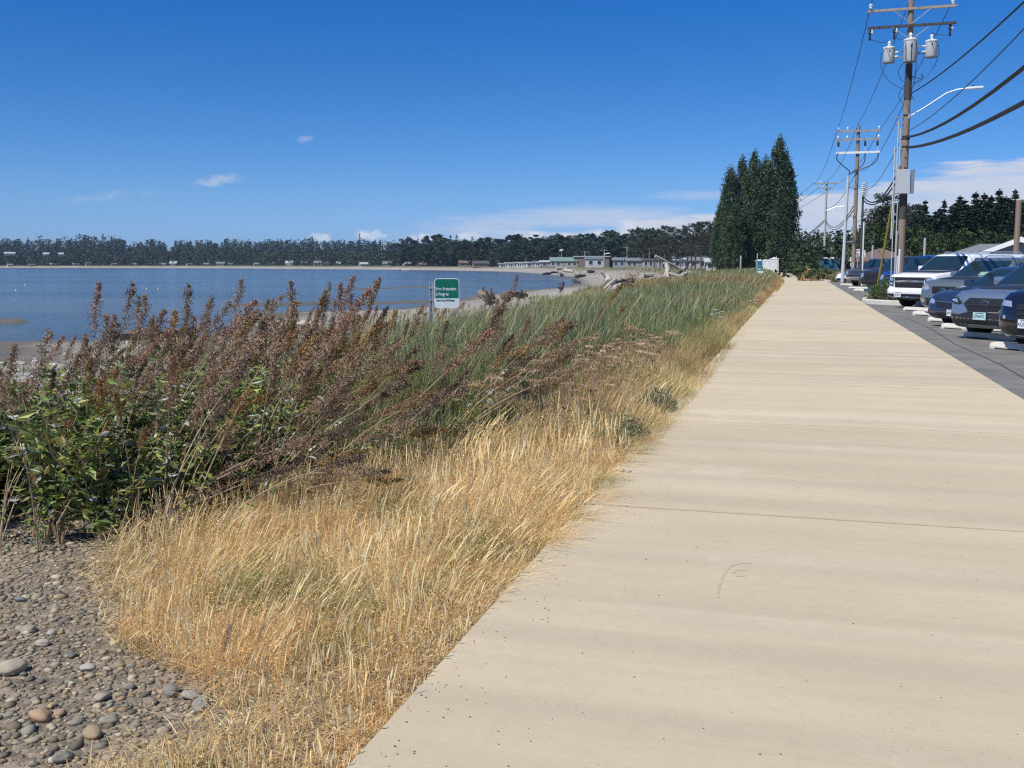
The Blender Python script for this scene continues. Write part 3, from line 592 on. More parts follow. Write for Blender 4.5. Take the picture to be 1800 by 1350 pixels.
def leaves_mesh(seed, stem, n, size, cols, t0=.1, t1=.8, spread=.3):
    r = np.random.default_rng(seed); P = []; Dv = []
    for i in range(n):
        t = r.uniform(t0, t1); k = t*(len(stem)-1); a = int(k); f = k-a; p = stem[a].lerp(stem[min(a+1, len(stem)-1)], f)
        an = r.uniform(0, 6.28); e = r.uniform(-.3, .8); P.append(p); Dv.append((math.cos(an)*math.cos(e), math.sin(an)*math.cos(e), math.sin(e)))
    P = np.array(P); d = np.array(Dv); L = r.uniform(.6, 1.2, n)[:, None]*size; s = np.cross(d, np.array([0, 0, 1.])+r.normal(0, .5, (n, 3))); s /= np.linalg.norm(s, axis=1)[:, None]; nn = np.cross(d, s); nn *= np.sign(nn[:, 2:3]+1e-6)
    P = P+d*L*.12; W_ = L*.17; dr = L*r.uniform(.1, .5, (n, 1))
    V = np.stack([P, P+d*L*.35+s*W_, P+d*L*.35-nn*W_*.25, P+d*L*.35-s*W_, P+d*L*.72+s*W_*.75-nn*dr*.35, P+d*L*.72-s*W_*.75-nn*dr*.35, P+d*L-nn*dr], 1).reshape(-1, 3)
    b = np.arange(n)[:, None]*7; q = np.concatenate([b+np.array([[2, 1, 4, 6]]), b+np.array([[2, 6, 5, 3]])]); t_ = np.concatenate([b+np.array([[0, 1, 2]]), b+np.array([[0, 2, 3]])])
    c = np.array([cols[j] for j in r.integers(0, len(cols), n)])*r.uniform(.7, 1.3, (n, 1)); return np_mesh('foliage', V, [q, t_], np.repeat(c, 7, 0))
GRNS = [(.12, .175, .045), (.17, .235, .06), (.085, .13, .04), (.25, .30, .08), (.40, .43, .10), (.50, .52, .45), (.34, .23, .10)]
PLUMES = []
def plume_protos():
    specs = [('brown', (.32, .24, .19), .46, 1.3, .20), ('brown', (.35, .265, .21), .52, 1.3, .18), ('rusty', (.36, .24, .12), .38, 1.3, .20), ('dark', (.20, .16, .13), .40, 1.2, .17), ('brown', (.30, .225, .17), .48, 1.25, .21), ('reddish', (.37, .235, .18), .46, 1.2, .18), ('brown', (.38, .30, .235), .50, 1.2, .19), ('rusty', (.33, .235, .13), .36, 1.4, .20)]
    for i, (kind, col, L, dn, sp) in enumerate(specs):
        for j, bend in enumerate((.1, .38)):
            sl_ = .98+.05*i; st = bent(sl_, bend); mb = MB(); mb.tube(st, [.0072-.0046*k/7 for k in range(8)], 5)
            stem = mb.mesh('stem'); head = plume_mesh(100+i*3+j, L, col, sp, dn)
            tdir = (st[-1]-st[-2]).normalized(); M4 = Matrix.Translation(st[-1]-tdir*L*.12) @ tdir.to_track_quat('Z', 'X').to_matrix().to_4x4(); head.transform(M4)
            fol = leaves_mesh(200+i*3+j, st, 26 if j == 0 else 12, .085, GRNS[:6] if i % 2 else GRNS[2:], .08, .72)
            PLUMES.append((kind, stem, head, fol, sl_+L))
plume_protos()
HEADWORD = {'brown': 'brown', 'rusty': 'rust brown', 'dark': 'dark brown', 'ochre': 'ochre yellow', 'reddish': 'reddish brown'}
def add_plume(k, x, y, tilt, az_, sc, group, label, cat='plant'):
    kind, stem, head, fol, _ = PLUMES[k]; t = empty('tall_plume_plant', (x, y, zg1(x, y)-.02))
    ax = Vector((math.cos(az_), math.sin(az_), 0)); q = Vector((ax.x*math.sin(tilt), ax.y*math.sin(tilt), math.cos(tilt))).to_track_quat('Z', 'X')
    e = (Matrix.Rotation(az_, 3, 'Z')).to_quaternion(); yq = Matrix.Rotation(tilt, 3, 'Y').to_quaternion(); t.rotation_mode = 'QUATERNION'; t.rotation_quaternion = e @ yq; t.scale = (sc, sc, sc)
    for nm, me, m in (('stem', stem, M_STEM), ('seed_head', head, M_HEAD), ('foliage', fol, M_LEAF)):
        if not me.materials: me.materials.append(m)
        o = bpy.data.objects.new(nm, me); COL.objects.link(o); o.parent = t
    for j, (dt, dz, f_) in enumerate(((.13, .5, .86), (-.10, -.7, .74))[:SIDE[0]]):
        ps = empty('side_shoot', (0, 0, 0)); ps.parent = t; ps.rotation_euler = (dt*.8, dt, dz); ps.scale = (f_,)*3
        for nm, me in (('stem', stem), ('seed_head', head)): o = bpy.data.objects.new(nm, me); COL.objects.link(o); o.parent = ps
    tag(t, label, cat, group); return t
SIDE = [2]
def plumes():
    rs = random.Random(12); N = 0
    spots = []
    # thickets: (centre u, centre y, spread u, spread y, count, lean azimuth, lean spread)
    for cu, cy_, su, sy_, cnt, tl in [(2.5, 5.4, .45, .35, 16, .30), (2.3, 6.3, .5, .5, 20, .42), (2.1, 7.4, .5, .7, 24, .55), (3.2, 5.2, .6, .35, 19, .10), (3.6, 6.9, .9, .7, 27, .14), (3.4, 8.6, .9, .8, 32, .16), (2.0, 8.8, .4, .6, 18, .5), (4.8, 7.0, .8, .8, 16, .05), (4.6, 9.5, 1.2, 1.0, 30, .15), (2.6, 10.2, .5, .7, 16, .45), (4.2, 12.2, 1.1, 1.3, 20, .2), (1.75, 5.1, .3, .3, 4, .7), (2.7, 5.7, .4, .4, 12, .85), (2.5, 7.2, .4, .6, 9, .8), (5.6, 15, 1.3, 2.0, 10, .2), (7.0, 24, 1.5, 5.0, 9, .15), (4.2, 5.2, .4, .35, 9, .0)]:
        for i in range(cnt):
            u = rs.gauss(cu, su); y = rs.gauss(cy_, sy_); y = max(4.6, y); u = max(1.5, u)
            if y < 5.3 and u < 1.9: continue
            spots.append((u, y, tl))
    for u, y, tl in spots[:299]:
        k = rs.randrange(16); x = -1.26-u; a = rs.gauss(.30, .5) if tl > .25 else rs.uniform(-1.2, 1.6)
        tilt = abs(rs.gauss(tl, .15)); sc = rs.uniform(.70, 1.03)*(1.0 if y < 14 else 1.1)
        if y < 5.6: sc *= .92
        kind = HEADWORD[PLUMES[k][0]]; LT = PLUMES[k][4]*sc; zt_ = zg1(x, y)+LT*math.cos(tilt*1.25); xt, yt = x+LT*math.sin(tilt)*math.cos(a), y+LT*math.sin(tilt)*math.sin(a)
        vv = np.array([xt, yt, zt_-EYE]); dp_ = vv @ _F; sx, sy_ = 900+1800*(vv @ _R)/dp_, 675-1800*(vv @ _U)/dp_
        if 735 < sx < 850 and sy_ < 552 and y < 18.5: continue
        if tl > .25: lab, grp = 'tall dry plant with %s seed plume leaning right over the golden grass' % kind, 'leaning %s seed plumes' % kind
        elif y < 14: lab, grp = 'tall upright plant with %s seed plume among the green leafy bushes' % kind, 'upright %s seed plumes' % kind
        else: lab, grp = 'tall plant with %s seed plume standing in the green dune grass' % kind, '%s seed plumes in the dune grass' % kind
        SIDE[0] = rs.choice((0, 1, 1, 2)) if tl <= .3 else rs.choice((0, 0, 1)); add_plume(k, x, y, tilt, a, sc, grp, lab)
    SIDE[0] = 0; t = add_plume(2, -1.26-.68, 3.05, .08, .6, .22, None, 'small lone red brown seed head rising from short grass at the bottom edge')
plumes()

def shrubs():
    protos = []
    for i in range(5):
        r = np.random.default_rng(300+i); mb = MB(); ends = []
        P = []; 
        for j in range(13):
            a = r.uniform(0, 6.28); s = r.uniform(.08, .55); L = r.uniform(.45, .95); pts = [Vector((math.cos(a)*.04, math.sin(a)*.04, 0))]
            for k in range(1, 6): t = k/5; pts.append(Vector((math.cos(a)*s*L*t**1.2+r.normal(0, .015), math.sin(a)*s*L*t**1.2+r.normal(0, .015), L*t)))
            mb.tube(pts, [.006, .005, .004, .0035, .003, .002], 4); ends.append(pts)
        for pts in ends:
            for _ in range(52):
                t = r.uniform(.22, 1)*4.999; k = int(t); p = pts[k].lerp(pts[k+1], t-k); P.append(np.array(p)+r.normal(0, .03, 3))
        P = np.array(P); n = len(P); cols = np.array([GRNS[j] for j in r.choice(7, n, p=[.20, .22, .12, .20, .12, .08, .06])])*r.uniform(.7, 1.3, (n, 1))
        V, q, _, C = leaf_cloud(P, r.uniform(.045, .095, n), cols, r, up=.15, asp=2.7); fol = np_mesh('foliage', V, [q], C); fol.materials.append(M_LEAF)
        st = mb.mesh('stem'); st.materials.append(M_STEM); protos.append((st, fol))
    rs = random.Random(5)
    for i in range(92):
        k = i % 5; y = rs.uniform(5.6, 11.5); u = rs.uniform(2.3+.0*y, 4.6 if y < 9 else 5.6)
        if i < 20: y = rs.uniform(4.85, 5.7); u = rs.uniform(2.45, 4.3)
        if i > 70: y = rs.uniform(10, 14); u = rs.uniform(3.2, 5.5)
        if 26 <= i < 46: y = rs.uniform(5.8, 8.4); u = rs.uniform(2.2, 3.2)
        if i in (20, 21, 22, 23, 24, 25): y = rs.uniform(5.2, 7.5); u = rs.uniform(4.3, 5.8)
        x = -1.26-u; t = empty('leafy_shrub', (x, y, zg1(x, y)-.02), rs.uniform(0, 6.28)); sc = rs.uniform(.75, 1.15); t.scale = (sc*1.1, sc*1.1, sc*rs.uniform(.75, 1.0))
        for nm, me in (('stem', protos[k][0]), ('foliage', protos[k][1])): o = bpy.data.objects.new(nm, me); COL.objects.link(o); o.parent = t
        tag(t, 'dark green leafy bush with silvery and yellow leaves under the brown plumes', 'bush', 'leafy bushes under the plumes')
shrubs()

def umbels():
    """dried flat-topped flower heads between the grass and the path, and white ones further on"""
    def proto(seed, head, L):
        r = np.random.default_rng(seed); mb = MB(); top = Vector((r.normal(0, .05), r.normal(0, .05), L)); mb.tube([(0, 0, 0), top*.5+Vector((.01, 0, 0)), top], [.003, .0025, .002], 4)
        P = []
        for j in range(9):
            a = r.uniform(0, 6.28); q = r.uniform(.2, 1)*.05; e = top+Vector((math.cos(a)*q, math.sin(a)*q, .02+.01*r.random())); mb.tube([top-Vector((0, 0, .03)), e], [.0012, .001], 3); P += [np.array(e)+r.normal(0, .009, 3)*np.array([1, 1, .35]) for _ in range(16)]
        P = np.array(P); n = len(P); V, q, _, C = leaf_cloud(P, r.uniform(.007, .014, n), np.array(head)*r.uniform(.7, 1.25, (n, 1)), r, up=.1, asp=1.4)
        f = np_mesh('flower_head', V, [q], C); f.materials.append(M_HEAD); st = mb.mesh('stem'); st.materials.append(M_STEM)
        lf = leaves_mesh(seed+50, [Vector((0, 0, L*k/6)) for k in range(7)], 10, .05, [(.3, .22, .12), (.2, .2, .1)]); lf.materials.append(M_LEAF); return st, f, lf
    dry = [proto(400+i, [(.52, .38, .22), (.42, .29, .17), (.62, .47, .29)][i % 3], .42+.04*i) for i in range(5)]
    wht = [proto(450+i, (.75, .74, .66), .5+.05*i) for i in range(3)]
    rs = random.Random(8)
    def place(pr, name, x, y, sc, lab, grp, cat='flower'):
        t = empty(name, (x, y, zg1(x, y)-.01), rs.uniform(0, 6.28)); t.scale = (sc,)*3
        for nm, me in zip(('stem', 'flower_head', 'foliage'), pr): o = bpy.data.objects.new(nm, me); COL.objects.link(o); o.parent = t
        tag(t, lab, cat, grp)
    for i in range(170):
        y = rs.uniform(7.6, 14.0); u = rs.uniform(.3, float(gold_w(y))+.1); place(dry[i % 5], 'dried_umbel', -1.26-u, y, rs.uniform(.95, 1.35), 'dried flat topped tan flower stalk between dune grass and path', 'dried flat topped flowers')
    for i in range(14):
        x, y, _ = G(rs.uniform(1205, 1275), rs.uniform(560, 585), .0); place(wht[i % 3], 'white_wildflower', x, y, rs.uniform(.8, 1.1), 'white flat topped wildflower beside the path in the middle distance', 'white wildflowers in the middle distance')
    for i in range(34):
        x = -1.26-rs.uniform(.1, .9); y = rs.uniform(34, 40); place(wht[i % 3], 'white_wildflower', x, y, rs.uniform(.5, .9), 'white wildflower in the low clump at the far edge of the path', 'white wildflowers in the far clump')
umbels()

# leafy green plants right at the edge of the concrete
def edge_plants():
    for i, (px, py, n, R_, lab) in enumerate([(1190, 722, 1500, .22, 'low grey green leafy weed spilling onto the concrete by the first far joint'), (1138, 775, 1100, .2, 'low grey green leafy weed at the path edge nearer the camera')]):
        x, y, _ = G(px, py, 0); x = -1.26-.12; r = np.random.default_rng(500+i); a = r.uniform(0, 6.28, n); q = R_*np.sqrt(r.random(n)); P = np.stack([x+np.cos(a)*q, y+np.sin(a)*q*1.6, r.random(n)*.26*(1-.6*(q/R_)**2)], 1)
        c = np.array([[.11, .15, .09]])*r.uniform(.6, 1.6, (n, 1)); V, qd, _, C = leaf_cloud(P-np.array([x, y, 0]), r.uniform(.02, .045, n), c, r, asp=3)
        o = link('edge_weed', np_mesh('edge_weed', V, [qd], C), M_LEAF); o.location = (x, y, -.03); tag(o, lab, 'weed')
    # blue-green tuft on the beach and the tuft behind the sign
    for px, py, d, hh, lab in [(375, 600, 22, .95, 'blue green tuft of grass standing alone against the water'), (945, 545, 42, 1.3, 'green grass tuft rising above the dune grass near the shore'), (20, 640, 17, .7, 'grey green grass tuft at the left edge on the beach')]:
        x, y, _ = D(px, py, d); n = 260; a = RNG.uniform(0, 6.28, n); P = np.stack([np.cos(a)*.06, np.sin(a)*.06, np.zeros(n)], 1); sw = RNG.uniform(.1, .9, n); lean = np.stack([np.cos(a)*sw+.1, np.sin(a)*sw], 1)
        c = np.array([[.20, .33, .25]])*RNG.uniform(.7, 1.3, (n, 1)) if hh < 1 else np.array([[.2, .27, .1]])*RNG.uniform(.7, 1.3, (n, 1))
        V, q, t_, C = blade_arrays(P, RNG.uniform(.6, 1.1, n)*hh, np.full(n, .009*(d/20)), lean, c, ts=(0, .4, .75, 1.))
        t = empty('grass_tuft', (x, y, zg1(x, y))); link('blades', np_mesh('blades', V, [q, t_], C), M_GREEN, t); tag(t, lab, 'grass tuft')
edge_plants()

# ------------------------------------------------------------ stones
M_STONE = mat('stone', (.3, .28, .25), .85, var=.15, scale=30, bump=.3, bscale=120, dist=.003, attr=True, spec=.3)
def ico(sub=1):
    bm = bmesh.new(); bmesh.ops.create_icosphere(bm, subdivisions=sub, radius=1); V = np.array([v.co for v in bm.verts]); F = np.array([[v.index for v in f.verts] for f in bm.faces]); bm.free(); return V, F
STC = np.array([[.30, .285, .25], [.22, .21, .195], [.38, .345, .28], [.26, .23, .18], [.17, .17, .165], [.46, .43, .37], [.34, .27, .19], [.27, .28, .26]])
def pebbles():
    V0, F0 = ico(1); n = 24000; y = np.where(RNG.random(n) < .75, RNG.uniform(2.2, 5.6, n), 2.2*(14/2.2)**RNG.random(n)); u = np.where(y < 5.6, RNG.uniform(.5, 4.2, n), RNG.uniform(.7, 8.5, n)); x = -1.26-u
    g = gold_w(y)
    k = ((u > g-.25) & (y < 6.2)) | ((u > 3.8)) ; k &= (vnoise(x, y, .45, 71) > .30) | (RNG.random(n) < .3)
    x, y, u = x[k], y[k], u[k]; n = len(x)
    s = np.exp(RNG.normal(-4.78, .5, n)); s = np.minimum(s, .028)*(1+.05*np.maximum(0, y-5))
    sc = np.stack([s*RNG.uniform(.8, 1.5, n), s*RNG.uniform(.7, 1.1, n), s*RNG.uniform(.35, .65, n)], 1)
    a = RNG.uniform(0, 6.28, n); V = V0[None]*(1+RNG.normal(0, .10, (n, len(V0), 1)))*sc[:, None]
    X = V[..., 0]*np.cos(a)[:, None]-V[..., 1]*np.sin(a)[:, None]; Y = V[..., 0]*np.sin(a)[:, None]+V[..., 1]*np.cos(a)[:, None]
    z = zg(x, y)
    W_ = np.stack([X+x[:, None], Y+y[:, None], V[..., 2]+(z+sc[:, 2]*.35)[:, None]], -1).reshape(-1, 3)
    F = (np.arange(n)[:, None, None]*len(V0)+F0[None]).reshape(-1, 3)
    c = STC[RNG.integers(0, len(STC), n)]*np.array([.93, .84, .68])*RNG.uniform(.7, 1.2, (n, 1))
    me = np_mesh('pebbles', W_, [F], np.repeat(c, len(V0), 0), smooth=True); o = link('pebbles', me, M_STONE); tag(o, kind='stuff')
    # crumbs of soil and gravel that strayed on the concrete
    n = 330; y = 2.4*(16/2.4)**RNG.random(n); e = RNG.exponential(.16, n); x = np.where(RNG.random(n) < .7, -1.24+e, RNG.uniform(-1.2, 2.4, n))
    s = RNG.uniform(.0015, .0042, n); V = V0[None]*s[:, None, None]*np.array([1.3, 1, .6]); W_ = V+np.stack([x, y, .001+s*.3], 1)[:, None]
    F = (np.arange(n)[:, None, None]*len(V0)+F0[None]).reshape(-1, 3); c = np.array([[.2, .16, .12]])*RNG.uniform(.6, 1.6, (n, 1))
    o = link('grit', np_mesh('grit', W_.reshape(-1, 3), [F], np.repeat(c, len(V0), 0), smooth=True), M_STONE); tag(o, kind='stuff')
pebbles()
def rocks():
    V0, F0 = ico(3)
    L = [(20, 1185, .075, (.46, .43, .36), 'largest pale stone at the left edge of the gravel'), (73, 1268, .055, (.42, .31, .20), 'orange tan rounded stone in the lower left gravel'), (105, 1262, .03, (.40, .31, .22), 'small tan stone just right of the orange stone'), (92, 1247, .026, (.43, .34, .22), 'small yellowish stone behind the orange stone'), (193, 1278, .042, (.33, .32, .27), 'grey green upright oval stone in the lower gravel'), (163, 1302, .048, (.36, .29, .2), 'tan angular stone in front of the grey green oval stone'), (35, 1053, .035, (.22, .24, .26), 'blue grey stone high in the gravel under the bush'), (76, 1137, .038, (.45, .43, .4), 'light grey stone standing on edge in the gravel'), (91, 1117, .032, (.44, .41, .37), 'small light stone above the stone on edge'), (50, 1112, .045, (.34, .32, .27), 'brown grey rounded stone beside the light stones'), (300, 1227, .05, (.24, .24, .22), 'flat dark grey slab stone at the foot of the golden grass'), (336, 1235, .045, (.33, .33, .31), 'grey stone against the tip of the golden grass'), (352, 1253, .055, (.27, .29, .28), 'flat blue grey stone half under the golden grass'), (227, 1215, .035, (.26, .25, .23), 'dark rounded stone in the middle of the gravel'), (180, 1235, .04, (.39, .36, .3), 'tan flat stone in the middle of the gravel'), (110, 1345, .045, (.27, .27, .25), 'grey stone cut by the bottom edge of the picture'), (127, 1157, .03, (.16, .17, .17), 'small black stone near the grass'), (155, 1180, .036, (.47, .45, .41), 'pale stone near the small black stone'), (1093, 829, .03, (.45, .41, .36), 'left of two small pale stones on the path edge'), (1106, 830, .022, (.45, .41, .36), 'right of two small pale stones on the path edge')]
    for i, (px, py, s, c, lab) in enumerate(L):
        r = np.random.default_rng(600+i); x, y, _ = G(px, py, 0 if px > 1000 else -.08); z = 0.0 if px > 1000 else zg1(x, y)
        if px > 1000: x = max(x, -1.24)
        d = V0/np.linalg.norm(V0, axis=1)[:, None]; k = np.ones(len(d))
        for _ in range(7):
            v = r.normal(0, 1, 3); v /= np.linalg.norm(v); k = np.minimum(k, .80/np.maximum(.05, d @ v)) if r.random() < .8 else k
        k = np.clip(k, .6, 1)+.05*np.sin(d @ r.normal(0, 3, 3)); V = d*k[:, None]*np.array([s*.85, s*.62, s*.40])
        o = link('stone', np_mesh('stone', V, [F0], np.tile(np.array(c)*np.array([.86, .80, .72]), (len(V), 1)), smooth=True), M_STONE); o.location = (x, y, z+s*.3); o.rotation_euler = (r.uniform(-.2, .2), r.uniform(-.2, .2), r.uniform(0, 6.28)); tag(o, lab, 'stone')
rocks()

# ------------------------------------------------------------ utility poles, wires, lamps
M_POLE = mat('weathered_wood', (.30, .24, .185), .85, var=.35, scale=2.2, bump=.5, bscale=30, stretch=(5, 5, .35), col2=(.22, .165, .125), spec=.2)
M_PALEP = mat('silvered_wood', (.42, .40, .37), .8, var=.15, spec=.2)
M_ARM = mat('crossarm_wood', (.34, .29, .24), .85, var=.3, scale=5, spec=.2)
M_DARKWOOD = mat('tarred_wood', (.06, .055, .05), .8, var=.3)
M_GALV = mat('galvanised', (.55, .57, .58), .45, .6, var=.12)
M_WHITE = mat('white_plastic', (.72, .73, .72), .45, var=.08)
M_GREYP = mat('grey_paint', (.5, .52, .53), .5, var=.06)
M_DGREYP = mat('dark_grey_paint', (.22, .25, .27), .5, var=.06)
M_BLACK = mat('black_rubber', (.018, .018, .02), .6, var=.1)
M_WIRE = mat('wire', (.035, .045, .065), .6, var=0)
M_YEL = mat('yellow_plastic', (.55, .43, .05), .5, var=.1)
M_PORC = mat('porcelain', (.75, .8, .84), .15, var=.05)
def attach_line(p0, p1, sag, n=14):
    p0, p1 = Vector(p0), Vector(p1); return [p0.lerp(p1, i/n)-Vector((0, 0, sag*4*(i/n)*(1-i/n))) for i in range(n+1)]
def wire(name, p0, p1, sag, r, lab, grp, m=None, n=14, pts=None):
    mb = MB(); mb.tube(pts or attach_line(p0, p1, sag, n), r, 5); o = mb.build(name, m or M_WIRE, None, True); tag(o, lab, 'wire' if name != 'telecom_cable' else 'cable', grp); return o
def insulator(c, up=True, s=1.0, k=None):
    mb = MB(); z = [(0.02, 0), (.03, .03), (.06, .05), (.06, .08), (.04, .10), (.075, .12), (.075, .15), (.04, .18), (.03, .21), (.01, .22)]
    mb.lathe([(r*s, (zz if up else -zz)*s) for r, zz in z], c, 10); return mb

# --- the near pole with three transformers
PX, PY, K1 = 3.93, 44.0, .722
def zat(py, dist=44.2): return D(1600, py, dist)[2]/K1
pole1 = empty('utility_pole', (PX, PY, 0)); pole1.scale = (K1, K1, K1); tag(pole1, 'tall wooden utility pole carrying three grey transformers, a street lamp and a grey box', 'utility pole')
ztop = zat(-4)
mb = MB(); mb.tube([(0, 0, -.1), (0.0, 0, 5), (-.02, 0, 10), (-.03, 0, ztop)], [.215, .20, .18, .15], 14); mb.build('pole', M_POLE, pole1, True)
mb = MB(); mb.lathe([(.19, zat(176)), (.187, zat(113))], (-.01, 0, 0), 14); mb.build('dark_sleeve', M_DARKWOOD, pole1, True)
mb = MB(); mb.lathe([(.213, zat(385)), (.21, zat(342))], (0, 0, 0), 14); mb.build('dark_sleeve', M_DARKWOOD, pole1, True)
arm_ang = math.radians(-2)
AX = Vector((math.cos(arm_ang), math.sin(arm_ang), 0))
def arm(parent, z, L, m, off=(0, -.2), sec=(.11, .13), name='crossarm'):
    mb = MB(); mb.box((off[0], off[1], z), (L, sec[0], sec[1]), Matrix.Rotation(arm_ang, 3, 'Z')); return mb.build(name, m, parent)
z1, z2 = zat(17), zat(47)
arm(pole1, z1, 4.5, M_ARM); arm(pole1, z2, 4.5, M_DARKWOOD, (0, -.26))
for s in (-1, 1):
    mb = MB(); mb.tube([(s*.95, -.28, z1-.06), (0, -.24, z1-.8)], .025, 5); mb.build('brace', M_GALV, pole1)
    mb = MB(); mb.tube([(s*.95, -.30, z2-.06), (0, -.24, z2-.75)], .025, 5); mb.build('brace', M_GALV, pole1)
for xx in (-2.1, 2.05): insulator((xx, -.2, z1+.07), True, 1.5).build('insulator', M_PORC, pole1, True)
insulator((0, 0, ztop), True, 1.3).build('insulator', M_PORC, pole1, True)
for xx in (-2.1, -.85, 1.95):
    mb = MB(); mb.lathe([(.05, 0), (.08, -.05), (.08, -.28), (.05, -.3), (.06, -.36), (.06, -.55), (.03, -.62)], (xx, -.26, z2-.06), 10); mb.build('fuse_cutout', M_BLACK, pole1, True)
    insulator((xx+.1, -.24, z2-.1), False, 1.2).build('insulator', M_PORC, pole1, True)
tr = []
for i, (dx, dy, ya, yb, r) in enumerate([(-1.05, .12, 81, 108, .30), (-.02, -.52, 73, 112, .34), (1.08, -.05, 74, 103, .31)]):
    zb, zt = zat(yb), zat(ya); t = MB(); t.lathe([(.02, zb), (r*.93, zb), (r, zb+.04), (r, zt-.06)], (dx, dy, 0), 20); can = t.build('transformer', M_GREYP, pole1, True)
    t = MB(); t.lathe([(r*1.06, zt-.08), (r*1.1, zt-.04), (r*1.06, zt), (r*.5, zt+.07), (.02, zt+.09)], (dx, dy, 0), 20); t.build('lid', M_WHITE, can, True)
    t = MB(); t.lathe([(r*1.02, zb-.01), (r*1.02, zb+.05)], (dx, dy, 0), 20); t.build('rim', M_DGREYP, can, True)
    insulator((dx, dy, zt+.07), True, 1.3).build('bushing', M_PORC, can, True)
    if i != 1:
        s = 1 if dx < 0 else -1
        for zz in (zb+.30, zt-.28): t = MB(); t.tube([(dx+s*r*.9, dy-.05, zz), (dx+s*(r+.16), dy-.08, zz)], .05, 8); t.build('terminal', M_PORC, can, True)
        for zz in (zb+.25, zt-.25): t = MB(); t.box(((dx+0)/2*1.0, dy/2, zz), (abs(dx), .05, .08)); t.build('bracket', M_DGREYP, can)
    t = MB(); t.box((dx, dy-r-.01, (zb+zt)/2+.2), (.05, .03, .12)); t.build('tap', M_BLACK, can)
    for q in ((-.22, -.08, .2) if i == 1 else ()):
        pass
for (a, b, c, d) in [((-.3, -.87), (-.32, -.95), 0, 0), ((0.02, -.9), (.0, -.9), 0, 0), ((.24, -.83), (.30, -.9), 0, 0)]:
    t = MB(); t.tube([(a[0], a[1], zat(80)), (b[0]*1.0, b[1], zat(96)), (b[0]*.9, b[1], zat(111))], .018, 5); t.build('lead', M_BLACK, pole1)
# leads looping from the transformers down the pole
for pts in ([(-1.1, -.1, zat(83)), (-1.45, 0, zat(92)), (-1.4, 0, zat(118)), (-.95, 0, zat(142)), (-.2, -.1, zat(158))],
            [(1.1, -.1, zat(74)), (1.45, 0, zat(84)), (1.4, 0, zat(108)), (1.0, 0, zat(132)), (.25, -.1, zat(150)), (.2, -.15, zat(175))],
            [(-.3, -.6, zat(112)), (-.55, -.3, zat(125)), (-.4, -.2, zat(140)), (-.15, -.1, zat(146))],
            [(-2.1, -.26, z2-.6), (-1.5, 0, z2-.75), (-1.05, .12, zat(80)+.3)], [(-.85, -.26, z2-.6), (-.3, -.4, z2-.75), (0, -.52, zat(72)+.3)], [(1.95, -.26, z2-.6), (1.5, -.1, z2-.55), (1.08, -.05, zat(73)+.35)],
            [(.3, -.5, zat(112)), (.3, -.2, zat(140)), (.15, -.15, zat(165)), (.35, -.2, zat(178))],
            [(.05, -.2, zat(134)), (.5, -.25, zat(140)), (.62, -.25, zat(136)), (.62, -.25, zat(131))], [(.05, -.2, zat(146)), (.55, -.25, zat(146)), (.68, -.25, zat(140)), (.68, -.25, zat(133))], [(.05, -.2, zat(154)), (.35, -.25, zat(151)), (.55, -.25, zat(152))],
            [(-.2, -.1, zat(150)), (-.42, -.1, zat(160)), (-.45, -.1, zat(172)), (-.2, -.1, zat(182))]):
    P = [Vector(p) for p in pts]; q = []
    for i in range(len(P)-1):
        a, b, c, d = P[max(i-1, 0)], P[i], P[i+1], P[min(i+2, len(P)-1)]
        for k in range(5):
            t = k/5; q.append(.5*((2*b)+(-a+c)*t+(2*a-5*b+4*c-d)*t*t+(-a+3*b-3*c+d)*t**3))
    q.append(P[-1]); t = MB(); t.tube(q, .017, 5); t.build('lead', M_WIRE, pole1, True)
# box, conduits, brackets
bz0, bz1 = zat(341), zat(299)
t = MB(); t.bevbox((-.12, -.42, (bz0+bz1)/2), (.68, .34, bz1-bz0), .02, Matrix.Rotation(.18, 3, 'Z')); bx = t.build('equipment_box', M_GREYP, pole1)
t = MB(); [t.box((.40, -.36+.09*i, (bz0+bz1)/2), (.18, .05, (bz1-bz0)*.98), Matrix.Rotation(.18, 3, 'Z')) for i in range(4)]; t.build('cooling_fin', M_DGREYP, bx)
for xx, ya, yb, r in ((-.42, 213, 345, .04), (-.56, 258, 420, .045), (-.30, 225, 470, .03), (-.48, 345, 500, .03)):
    t = MB(); t.tube([(xx, -.12, zat(yb)), (xx, -.12, zat(ya))], r*.8, 8); t.build('conduit', M_GREYP, pole1, True)
for yy in (206, 218, 262, 300): t = MB(); t.box((-.4, -.1, zat(yy)), (.55, .06, .06)); t.build('bracket', M_DGREYP, pole1)
t = MB(); [t.lathe([(.2, zat(y)-.05), (.215, zat(y)), (.2, zat(y)+.05)], (0, 0, 0), 14) for y in (240, 244, 258, 203)]; t.build('clamp_band', M_BLACK, pole1, True)
# street lamp on an arm
za = zat(205); lamp = MB(); lamp.tube([(.15, -.1, za), (.9, -.25, za+.45), (1.9, -.5, za+1.1), (2.4, -.6, za+1.25), (2.9, -.7, za+1.28)], [.035, .032, .028, .024, .024], 8); la = lamp.build('lamp_arm', M_GALV, pole1, True)
t = MB(); t.bevbox((3.25, -.78, za+1.27), (.85, .26, .12), .04, Matrix.Rotation(-.2, 3, 'Z')); hd = t.build('lamp_head', M_WHITE, la, True)
t = MB(); t.lathe([(.05, 0), (.05, .08), (.02, .1)], (3.15, -.76, za+1.32), 8); t.build('photocell', M_BLACK, hd, True)
t = MB(); t.lathe([(.1, -.12), (.12, 0), (.1, .12)], (.1, -.1, za), 8); t.build('bracket', M_GALV, pole1, True)

